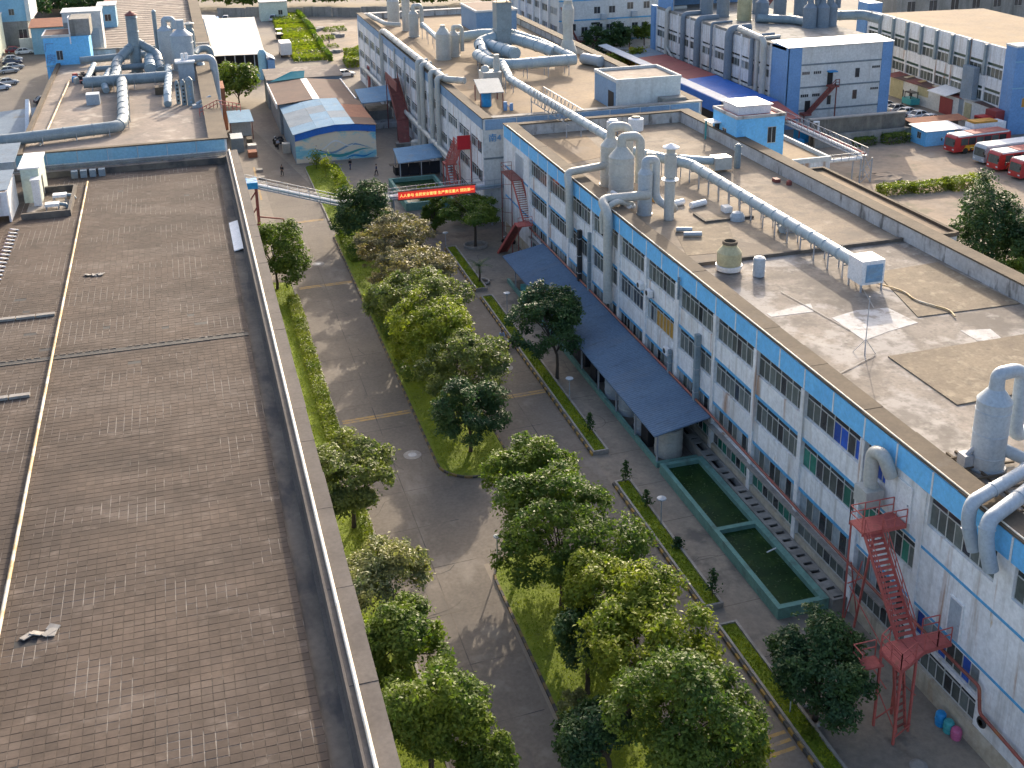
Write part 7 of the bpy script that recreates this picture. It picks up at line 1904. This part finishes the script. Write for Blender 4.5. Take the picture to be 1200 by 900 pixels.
for i, (x, y, p) in enumerate(((124.4, 180.4, 'carw'), (124.7, 177.2, 'cars'), (124.8, 174.2, 'carw'), (125.3, 171.4, 'carw'), (125.6, 168.4, 'carw'))):
    car(x, y, math.radians(8), p, ['white car furthest back in the row beside the slate-scrubber factory', 'silver car second from the back beside the white workshop', 'white car in the middle of the row facing the workshop', 'white car second nearest in the row facing the workshop', 'white car nearest the yard wall, end of the row facing the workshop'][i], G1)
car(139.4, 162.2 - 8, math.radians(20), 'carw', 'white car partly behind the red container truck at the right edge')
car(132.6, 151.0, math.radians(15), 'carw', 'white car at the right frame edge above the buses')
G2 = 'cars in the parking lot behind the ducted roof'
for x, y, r_, p, lb in ((-39.0, 306, .2, 'carr', 'maroon car by the wall at the back of the parking lot behind the ducted roof'), (-36.4, 303, .2, 'carw', 'white car by the wall at the back of the parking lot behind the ducted roof'),
                        (-38.0, 293, .1, 'carw', 'white car behind the navy one in the parking lot behind the ducted roof'), (-37.6, 288.5, .1, 'carb', 'navy blue car in the parking lot behind the ducted roof'), (-36.6, 282, .3, 'cars', 'silver car behind the pale one in the parking lot behind the ducted roof'), (-37.2, 277.6, .3, 'cars', 'pale silver car in the middle of the parking lot behind the ducted roof'),
                        (-35.8, 263, .3, 'cars', 'dark-windowed silver car near the left frame edge'), (-36.8, 258, .2, 'carw', 'white car nearest in the parking lot behind the ducted roof'), (-26.4, 240.5, .5, 'cark', 'black car parked alone beside the ducted factory'),
                        (-33.5, 318, 1.4, 'carr', 'maroon car before the tower block base'), (-30.5, 318, 1.4, 'carw', 'white car before the small pale hut, top left')):
    car(x, y, r_, p, lb, G2)
car(34.0, 246.5, .1, 'carw', 'white car between the sheds and factory four')
car(86.6, 255, 1.2, 'cars', 'silver car parked below the white block')
car(13.9, 340, 1.4, 'carw', 'white van before the rear wall hut', suv=True, cat='van')
car(27.0, 336, 1.2, 'carw', 'white car on the earth strip by the far plot', suv=True)
k = thing('box_van', 'white box van beside the overgrown plot', 'van', (24.4, 276, 0))
MB().box(23.0, 25.6, 274, 279.4, .7, 3.5).part('cargo_box', 'whitep', k)
MB().box(23.2, 25.4, 279.41, 281, .6, 2.5).part('cab', 'carw', k)
for x in (23.2, 25.4):
    for y in (275.2, 280): MB(Matrix.Translation((x, y, .45)) @ Matrix.Rotation(P2, 4, 'Y')).lathe((0, 0, -.15), [(.25, 0), (.45, .03), (.45, .27), (.25, .3)], 14).part('wheel', 'black', k)
k = thing('forklift', 'dark forklift parked by the overgrown plot', 'forklift', (25.4, 302, 0))
MB().box(24.4, 26.2, 300.5, 303.4, .4, 1.6).part('body', 'cark', k); MB().box(24.5, 26.1, 301, 303, 2.6, 2.75).part('overhead_guard', 'cark', k)
for x in (24.6, 26.0):
    for y in (301.1, 302.9): MB().beam((x, y, 1.6), (x, y, 2.6), .12).part('guard_post', 'cark', k)

def bus(x, y, rot, label, two=True, L=11.0):
    red = two
    t = thing('bus', label, 'bus', (x, y, 0), 'buses parked in the back yard')
    W, H_ = 1.22, 3.0
    b = MB()
    pr = [(0, .45), (0, 1.25), (.12, 2.6), (.35, H_ - .08), (.7, H_), (L - .5, H_), (L - .1, 2.8), (L, 2.0), (L, .45)]
    n = len(pr)
    b.add([(a, -W, z) for a, z in pr] + [(a, W, z) for a, z in pr], [tuple(range(n))[::-1], tuple(range(n, 2 * n))] + [(i, (i + 1) % n, n + (i + 1) % n, n + i) for i in range(n)])
    link('body', b.mesh('body', 'busred' if red else 'plasb'), t)
    link('roof', MB().box(.5, L - .45, -W - .02, W + .02, H_ - .2, H_ + .06).mesh('roof', 'whitep'), t)
    if red:
        link('roof', MB().box(3.6, L - .6, -W * .98, W * .98, H_ + .061, H_ + .14).mesh('roof_pod', 'redsheet'), t)
    for i in range(6):
        a = 1.2 + i * (L - 2) / 6
        for s in (-1, 1):
            if s < 0 and i in (2,) : pass
            m_ = MB().box(a, a + (L - 2) / 6 - .14, s * W - .02, s * W + .02, 1.45, 2.55).mesh('window', 'glass5' if i % 2 else 'glass1')
            link('window', m_, t)
    ws = MB(); ws.slab([(-.02, -1.05, 1.3), (-.02, 1.05, 1.3), (.11, 1.05, 2.5), (.11, -1.05, 2.5)], .03)
    link('windscreen', ws.mesh('windscreen', 'glass1'), t)
    if red:
        for s in (-1, 1):
            link('side_panel', MB().add([(1.6, s * (W + .012), .55), (4.8, s * (W + .012), .55), (4.4, s * (W + .012), 1.35), (2.2, s * (W + .012), 1.4), (7.6, s * (W + .012), .55), (9.6, s * (W + .012), .55), (9.2, s * (W + .012), 1.38), (7.8, s * (W + .012), 1.2)], [(0, 1, 2, 3) if s < 0 else (3, 2, 1, 0), (4, 5, 6, 7) if s < 0 else (7, 6, 5, 4)]).mesh('side_panel', 'busyel'), t)
    for a in (2.2, L - 2.8):
        for s in (-1, 1):
            wm = MB(Matrix.Translation((a, s * (W - .1), .5)) @ Matrix.Rotation(P2, 4, 'X')).lathe((0, 0, -.15), [(.25, 0), (.5, .03), (.5, .27), (.25, .3)], 16)
            link('wheel', wm.mesh('wheel', 'black'), t)
    for s in (-1, 1):
        link('headlight', MB().box(-.03, .02, s * .9 - .18, s * .9 + .18, .75, .95).mesh('headlight', 'whitep'), t)
        mm = MB(); mm.beam((.1, s * 1.2, 2.3), (-.35, s * 1.42, 2.25), .05).box(-.42, -.3, s * 1.42 - .1, s * 1.42 + .1, 1.8, 2.25)
        link('mirror', mm.mesh('mirror', 'cark'), t)
    t.rotation_euler = (0, 0, rot)
    return t
bus(115.2, 149.4, math.radians(4), 'red and yellow bus furthest back, beside the blue cabin')
bus(115.6, 142.8, math.radians(4), 'white bus between two red ones', False)
bus(115.0, 138.8, math.radians(4), 'red and yellow bus next to the white one, towards the camera')
bus(115.0, 134.0, math.radians(4), 'red bus nearest the camera at the right frame edge')
k = thing('container_truck', 'dark red box truck standing behind the buses', 'truck', (129, 158, 0))
T = frame(127.5, 158.6, 0, math.radians(2))
MB(T).box(2.3, 13.2, -1.25, 1.25, 1.0, 3.9).part('cargo_box', 'shutter', k)
MB(T).box(0, 2.1, -1.15, 1.15, .6, 3.0).part('cab', 'busred', k)
MB(T).box(-.03, .03, -1.0, 1.0, 1.7, 2.7).part('windscreen', 'glass5', k)
for a in (1.0, 9.6, 11.0):
    for s in (-1, 1): MB(T @ Matrix.Translation((a, s * 1.05, .5)) @ Matrix.Rotation(P2, 4, 'X')).lathe((0, 0, -.15), [(.25, 0), (.5, .03), (.5, .27), (.25, .3)], 14).part('wheel', 'black', k)
k = thing('box_truck', 'white box truck with an orange roof load behind the first red bus', 'truck', (126, 154, 0))
MB().box(122.4, 128.6, 153.2, 155.4, .9, 3.3).part('cargo_box', 'carw', k)
MB().box(122.6, 127.0, 153.3, 155.3, 3.31, 3.6).part('roof_load', 'orange', k)
MB().box(120.6, 122.2, 153.3, 155.3, .6, 2.5).part('cab', 'carw', k)
for a in (121.4, 127):
    for y in (153.4, 155.2): MB(Matrix.Translation((a, y, .45)) @ Matrix.Rotation(P2, 4, 'X')).lathe((0, 0, -.15), [(.25, 0), (.45, .03), (.45, .27), (.25, .3)], 14).part('wheel', 'black', k)
k = thing('forklift', 'teal forklift beside the white workshop', 'forklift', (129.8, 180.5, 0))
MB().box(128.9, 130.8, 179.4, 182.2, .4, 1.5).part('body', 'teal', k); MB().box(129, 130.7, 179.8, 181.8, 2.5, 2.65).part('overhead_guard', 'cark', k)
for x in (129.1, 130.6):
    MB().beam((x, 179.9, 1.5), (x, 179.9, 2.5), .12).beam((x, 181.7, 1.5), (x, 181.7, 2.5), .12).part('guard_post', 'cark', k)
    MB().beam((x, 182.3, .1), (x, 182.3, 2.8), .16).part('mast', 'cark', k)

# ------------------------------------------------------------------ people
def skin_obj(name, verts, edges, radii, mat, parent, sub=1, root=0):
    me = bpy.data.meshes.new(name); me.from_pydata(verts, edges, [])
    me.materials.append(MAT[mat])
    o = link(name, me, parent)
    sk = o.modifiers.new('skin', 'SKIN'); sk.use_smooth_shade = True
    for v, r in zip(me.skin_vertices[0].data, radii): v.radius = r if isinstance(r, tuple) else (r, r)
    me.skin_vertices[0].data[root].use_root = True
    s = o.modifiers.new('sub', 'SUBSURF'); s.levels = sub; s.render_levels = sub
    return o
def person(x, y, rot, label, top, legs, walk=.12, sit=None, group=None):
    t = thing('person', label, 'person', (x, y, 0), group)
    V = [(0, 0, .95), (0, 0, 1.12), (0, 0, 1.32), (0, 0, 1.47), (0, .01, 1.56), (0, .02, 1.66), (0, .01, 1.74)]
    E = [(i, i + 1) for i in range(6)]
    Rr = [(.15, .11), (.14, .10), (.17, .11), (.06, .06), (.065, .075), (.08, .095), (.055, .065)]
    A, B = {}, {}
    for s in (-1, 1):
        sw = walk * s
        n = len(V)
        if sit: arm = [(s * .19, 0, 1.40), (s * .26, .14, 1.18), (s * .24, .42, 1.12), (s * .24, .50, 1.12)]; leg = [(s * .1, .02, .9), (s * .16, .40, .82), (s * .15, .36, .42), (s * .15, .32, .12), (s * .15, .46, .08)]
        else: arm = [(s * .19, 0, 1.40), (s * .24, -sw * .3, 1.15), (s * .25, -sw * .6 + .05, .90), (s * .25, -sw * .6 + .08, .82)]; leg = [(s * .09, 0, .90), (s * .10, sw * .9 + .03, .50), (s * .10, sw * 1.2, .1), (s * .11, sw * 1.2 + .14, .04)]
        V += arm; E += [(2, n), (n, n + 1), (n + 1, n + 2), (n + 2, n + 3)]; Rr += [.06, .045, .034, (.045, .025)]
        hn = n + 3; hx, hy, hz = arm[-1]
        for k in range(5):                                    # thumb and four fingers
            q = len(V); dx = (k - 2) * .018
            V += [(hx - (s * .03 if k == 0 else 0) + dx * .3, hy + dx + (.03 if k == 0 else 0), hz - .05), (hx - (s * .045 if k == 0 else s * .01), hy + dx * 1.1 + .01, hz - .09 - .008 * (2 - abs(k - 2)))]
            E += [(hn, q), (q, q + 1)]; Rr += [.009, .007]
        m_ = len(V)
        V += leg; E += [(0, m_)] + [(m_ + i, m_ + i + 1) for i in range(len(leg) - 1)]
        Rr += ([.085, .06, .045, .04, .03] if sit else [.085, .06, .042, (.045, .03)])
        A[s], B[s] = arm, leg
    skin_obj('body', V, E, Rr, 'skin', t)
    sv = [(0, 0, .93), (0, 0, 1.12), (0, 0, 1.33), (0, 0, 1.45)]; se = [(0, 1), (1, 2), (2, 3)]; sr = [(.175, .135), (.165, .125), (.195, .135), (.08, .08)]
    for s in (-1, 1):
        n = len(sv); a = A[s]; sv += [a[0], a[1], tuple(Vector(a[1]).lerp(Vector(a[2]), .7))]; se += [(2, n), (n, n + 1), (n + 1, n + 2)]; sr += [.078, .062, .05]
    skin_obj('shirt', sv, se, sr, top, t)
    pv = [(0, 0, .98), (0, 0, .9)]; pe = [(0, 1)]; pr_ = [(.165, .125), (.16, .12)]
    for s in (-1, 1):
        n = len(pv); L = B[s][:-1]; pv += L; pe += [(1, n)] + [(n + i, n + i + 1) for i in range(len(L) - 1)]; pr_ += [.105, .082, .066, .06][:len(L)]
    skin_obj('trousers', pv, pe, pr_, legs, t)
    hb_ = MB(); hb_.lathe((0, -.005, 1.66), [(.098, 0), (.104, .05), (.085, .11), (.03, .14)], 14)
    link('hair', hb_.mesh('hair', 'hair'), t)
    f = MB(); f.box(-.012, .012, .095, .125, 1.625, 1.66); link('nose', f.mesh('nose', 'skin'), t)
    e = MB()
    for s in (-1, 1): e.box(s * .035 - .012, s * .035 + .012, .094, .103, 1.665, 1.68)
    link('eye', e.mesh('eye', 'hair'), t)
    for s in (-1, 1): link('shoe', MB().box(B[s][-1][0] - .05, B[s][-1][0] + .05, B[s][-1][1] - .2, B[s][-1][1] + .06, -.0, .08).mesh('shoe', 'black'), t)
    t.rotation_euler = (0, 0, rot)
    return t
person(13.15, 171.6, 2.6, 'person in dark clothes walking left of the oval lawn', 'cloth_k', 'cloth_k')
person(23.6, 171.8, .6, 'person in dark clothes standing right of the oval lawn below the mural', 'cloth_k', 'cloth_n')
person(26.9, 167.2, 1.5, 'person in navy walking towards the blue roofed shelter', 'cloth_n', 'cloth_k', .18)
person(14.1, 188.2, .4, 'person beside the parked motorcycles by the blue shed', 'plas' if False else 'cloth_b', 'cloth_k')
person(36.8, 292.2, 1.0, 'person standing on the bare earth lot', 'cloth_k', 'cloth_n')
rd_ = person(28.0, 101.3, 2.75, 'rider in a pale blue shirt sitting on the black motorbike', 'cloth_b', 'cloth_k', 0, sit=True)
rd_.location.z = .02
t = thing('motorbike', 'black motorbike parked at the kerb of the canopy planter under its rider', 'motorbike', (28.0, 101.3, 0), 'motorbikes at the kerb')
def moto(t):
    for a in (-.62, .66):
        m_ = MB(Matrix.Translation((0, a, .31)) @ Matrix.Rotation(P2, 4, 'Y')).lathe((0, 0, -.06), [(.2, 0), (.31, .02), (.31, .10), (.2, .12), (.2, 0)], 18)
        link('wheel', m_.mesh('wheel', 'black'), t)
    link('body', MB().tube([(0, -.75, .72), (0, -.3, .70), (0, .05, .60), (0, .35, .62), (0, .5, .85)], [.1, .15, .14, .16, .1], 10).mesh('body', 'cark'), t)
    link('seat', MB().tube([(0, -.7, .80), (0, -.3, .82), (0, .05, .78)], [.1, .14, .1], 10).mesh('seat', 'black'), t)
    link('fork', MB().beam((0, .66, .31), (0, .46, 1.0), .08).mesh('fork', 'steel'), t)
    link('handlebar', MB().beam((-.34, .42, 1.04), (.34, .42, 1.04), .045).mesh('handlebar', 'steel'), t)
    link('headlight', MB().lathe((0, .58, .85), [(.09, 0), (.1, .1), (.05, .15)], 12).mesh('headlight', 'whitep'), t)
    link('exhaust', MB().tube([(.16, .1, .35), (.18, -.7, .42)], .05, 8).mesh('exhaust', 'steel'), t)
moto(t); t.rotation_euler = (0, 0, 2.75)
c = copy_tree(t, None, (28.7, 100.7, 0), 2.4); c['label'] = 'second dark motorbike without rider, closer to the planter kerb'
c = copy_tree(t, None, (37.2, 130.6, 0), 1.0); c['label'] = 'dark motorbike parked at the foot of the far red fire stair'; del c['group']
for i, (x, y, r_) in enumerate(((14.6, 193.2, 1.5), (14.5, 191.2, 1.4), (14.6, 189.6, 1.7))):
    c = copy_tree(t, None, (x, y, 0), r_); c['label'] = ['dark motorbike parked furthest along the side of the mural shed', 'middle one of the dark motorbikes beside the mural shed', 'dark motorbike beside the mural shed nearest the person standing there'][i]; c['group'] = 'motorbikes beside the shed'
# ------------------------------------------------------------------ trees
GI = 'trees on the long road island'
GN = 'trees on the near road island'
GL_ = 'trees along the tiled-roof factory'
tree('round_tree', 'round leafy tree by the tiled-roof factory, beyond the hedge', 7.9, 124.0, 4.4, 3.5, 3.6, 'mid', None, None, 9000, 16, .24, GL_, 1)
tree('layered_tree', 'broad layered tree with pale top leaves at the end of the hedge', 8.7, 73.6, 4.4, 3.7, 2.9, 'olive', None, None, 11000, 16, .23, GL_, 2, .12)
tree('layered_tree', 'greyish-leaved tree between the layered tree and the bright green ones', 9.0, 61.6, 4.2, 3.0, 2.2, 'grey', None, None, 9000, 14, .2, GL_, 3, .1)
tree('leafy_tree', 'bright green tree beside the tiled roof parapet, above the lowest tree', 8.6, 54.8, 4.5, 2.7, 2.4, 'bright', None, None, 9500, 14, .22, GL_, 4)
tree('leafy_tree', 'bright green tree beside the tiled roof parapet at the bottom edge', 8.9, 48.2, 4.5, 2.8, 2.5, 'bright', None, None, 10500, 15, .22, GL_, 5)
tree('leafy_tree', 'small dark green tree leaning over the sunlit road at the bottom', 11.4, 46.6, 2.8, 1.6, 1.4, 'mid', 10, 46.6, 4200, 9, .2, GL_, 6)
tree('dark_tree', 'dark green tree at the far end of the long island by the bridge', 20.0, 135.5, 4.4, 3.7, 3.6, 'dark', 19.6, None, 9000, 15, .25, GI, 7)
tree('flowering_tree', 'brownish flowering tree second from the far end of the long island', 21.6, 123.5, 4.6, 4.2, 3.2, 'brown', 19.8, None, 9500, 15, .24, GI, 8, .1)
tree('flowering_tree', 'brownish flowering tree in the middle of the long island', 21.2, 114.2, 4.5, 4.3, 3.2, 'brown', 19.8, None, 9500, 15, .24, GI, 9, .1)
tree('leafy_tree', 'olive tree with pale leaf tips after the flowering trees', 20.4, 105.0, 4.5, 4.2, 3.1, 'olive', 19.6, None, 9500, 15, .24, GI, 10)
tree('leafy_tree', 'yellow-green tree in the near half of the long island', 19.9, 96.6, 4.8, 4.1, 3.4, 'yellow', 19.6, None, 10500, 16, .23, GI, 11)
tree('leafy_tree', 'yellow-brown leaved tree behind the dark one on the long island', 21.2, 88.4, 4.4, 3.5, 2.8, 'olive', 19.8, None, 9500, 15, .22, GI, 12)
tree('dark_tree', 'dark green round tree at the near tip of the long island', 19.5, 81.3, 4.1, 2.9, 2.4, 'dark', 19.7, 81.7, 9500, 14, .2, GI, 13)
tree('leafy_tree', 'bright green tree at the far tip of the near island', 20.7, 68.0, 5.2, 3.1, 3.0, 'bright', 19.9, 67.0, 10000, 15, .22, GN, 14)
tree('leafy_tree', 'largest green tree on the near island with its trunk showing', 20.6, 60.8, 5.2, 4.3, 3.5, 'mid', 20.3, 60.0, 14000, 18, .22, GN, 15)
tree('leafy_tree', 'yellow-green tree below the largest tree on the near island', 20.8, 54.4, 4.8, 2.4, 2.4, 'yellow', 20.4, 54.0, 7500, 12, .21, GN, 16)
tree('dark_tree', 'dark tree under the yellow-green one on the near island', 19.3, 52.0, 3.6, 2.0, 2.2, 'dark', 19.2, 52, 6000, 10, .2, GN, 17)
tree('leafy_tree', 'big yellow-topped tree on the near island before the planter gap', 22.0, 49.2, 5.4, 3.6, 3.1, 'yellow', 20.6, 49, 12000, 17, .21, GN, 18)
tree('leafy_tree', 'big green tree at the bottom edge of the near island', 21.2, 43.6, 5.0, 3.7, 3.1, 'mid', 20.4, 43.4, 13000, 18, .21, GN, 19)
tree('dark_tree', 'low dark green tree at the left rim of the near island, bottom', 17.4, 45.4, 3.2, 2.1, 2.0, 'dark', 18.0, 45.3, 6000, 11, .2, GN, 20)
tree('leafy_tree', 'small yellow tree over the planter road at the bottom edge', 24.0, 42.2, 3.0, 1.6, 1.7, 'yellow', 22.0, 42.0, 4500, 10, .19, GN, 21)
tree('shrub', 'small pale shrub on the lawn of the near island', 17.9, 50.7, .9, .75, .8, 'grey', None, None, 900, 6, .14, None, 22, cat='shrub', tr=.05)
tree('round_tree', 'dense green tree standing on the planter beside the blue canopy', 30.4, 94.6, 5.0, 3.5, 3.0, 'dark', 30.9, 92.6, 11000, 16, .22, None, 23)
tree('round_tree', 'dense round tree beside the red fire stair at the bottom right', 31.5, 46.4, 3.5, 3.1, 2.8, 'dark', 31.0, 46.2, 11500, 16, .2, None, 24)
tree('flat_tree', 'flat-crowned tree in a round kerb below the red banner', 32.8, 132.5, 4.3, 3.9, 1.5, 'mid', 33.0, 131.0, 7500, 13, .24, None, 25, .2)
tag(kerb_ring([(33 + 1.5 * math.cos(a), 131 + 1.2 * math.sin(a)) for a in np.linspace(0, 2 * math.pi, 15)[:-1]], .2, .35, .6, False).single('tree_kerb', 'kerb'), 'round kerb around the flat-crowned tree', 'kerb')
tree('bush_tree', 'dense narrow bush below the left part of the red banner', 29.6, 139.0, 2.0, 1.7, 1.9, 'mid', None, None, 4200, 9, .22, None, 26)
tree('bush_tree', 'dark bush below the right part of the red banner', 34.6, 141.6, 1.7, 3.0, 1.6, 'dark', None, None, 4500, 10, .22, None, 27)
tree('round_tree', 'bushy green tree beside the ducted factory and the kiosk', 10.2, 226, 4.2, 4.2, 4.0, 'mid', None, None, 6500, 14, .34, None, 28)
tree('conifer', 'tall dark tree behind the blue-banded factory parapet at the right edge', 82.6, 99.5, 6.2, 3.6, 6.0, 'dark', None, None, 9000, 20, .27, None, 29)
tree('round_tree', 'dark bushy tree at the right frame edge beside the tall dark one', 86.5, 95.0, 5.0, 4.2, 4.6, 'dark', None, None, 8000, 15, .27, None, 30)
tree('round_tree', 'yellow-green bush under the dark trees at the right frame edge', 81.5, 91.5, 3.6, 2.8, 3.0, 'mid', None, None, 4500, 10, .25, None, 31)
tree('slim_tree', 'thin-leaved tree in front of the white block, left one', 90, 241, 5.4, 3.2, 3.2, 'dark', None, None, 2200, 11, .34, None, 32)
tree('slim_tree', 'taller dark green tree in front of the white block, middle one', 95.6, 241, 6.0, 2.4, 3.6, 'dark', None, None, 2600, 10, .34, None, 33)
tree('palm_tree', 'small spreading tree above the ochre wall before the white block', 101.5, 241.4, 6.0, 2.6, 1.6, 'mid', None, None, 1500, 8, .36, None, 34)
tree('bush_tree', 'green bush between the ochre pier and the roof hut', 91.6, 226, 3.2, 4.0, 2.4, 'hedge', None, None, 2600, 9, .34, None, 35)
# small palm at the hooked planter
def palm(x, y, h, label):
    t = thing('palm_tree', label, 'palm', (x, y, .2))
    rng = np.random.default_rng(9)
    mb = MB().tube([(0, 0, -.1), (.05, 0, h * .5), (0, .04, h)], [.13, .1, .09], 8); link('trunk', mb.mesh('trunk', 'bark'), t)
    for k in range(16):
        a = k * 2.4; el = .9 - .09 * (k % 8)
        fr = MB(); p = Vector((0, 0, h)); d = Vector((math.cos(a) * math.cos(el), math.sin(a) * math.cos(el), math.sin(el)))
        pts = [p.copy()]
        for i in range(6):
            p = p + d * .26; d = (d + Vector((0, 0, -.17))).normalized(); pts.append(p.copy())
        side = d.cross(Vector((0, 0, 1))).normalized()
        for i in range(6):
            q, q2 = pts[i], pts[i + 1]
            for s in (-1, 1):
                for j in range(2):
                    m_ = q.lerp(q2, .25 + .5 * j); tip = m_ + side * s * (.34 - .03 * i) + (q2 - q) * .6 + Vector((0, 0, -.07))
                    fr.add([m_, m_ + (q2 - q) * .3, tip], [(0, 1, 2)])
        o = link('frond', fr.mesh('frond', LEAF['dark']), t)
palm(30.25, 118.6, 1.9, 'small palm at the end of the short planter')
for i, (x, y, h) in enumerate(((18.6, 173.4, 2.4), (19.4, 168.5, 3.0), (20.2, 161.6, 2.8), (20.3, 156.5, 3.0), (20.6, 150.5, 2.6))):
    rng = np.random.default_rng(500 + i)
    t = thing('sapling', ['yellow-green young tree at the mural end of the oval lawn', 'second yellow-green young tree on the oval lawn', 'middle yellow-green young tree on the oval lawn', 'fourth yellow-green young tree on the oval lawn', 'yellow-green young tree on the oval lawn nearest the bridge'][i], 'young tree', (x, y, .1), 'young trees on the oval lawn')
    n = 420
    P = rng.normal(size=(n, 3)) * np.array([.42, .42, .7]) + np.array([0, 0, h * .68])
    link('crown', leafmesh('crown', P, rng.normal(size=P.shape) + np.array([0, 0, .6]), .16, LEAF['yellow'], rng), t)
    mb = MB().tube([(0, 0, -.1), (0, 0, h)], .05, 6, r1=.015); link('trunk', mb.mesh('trunk', 'bark'), t)
bpy.context.view_layer.update()
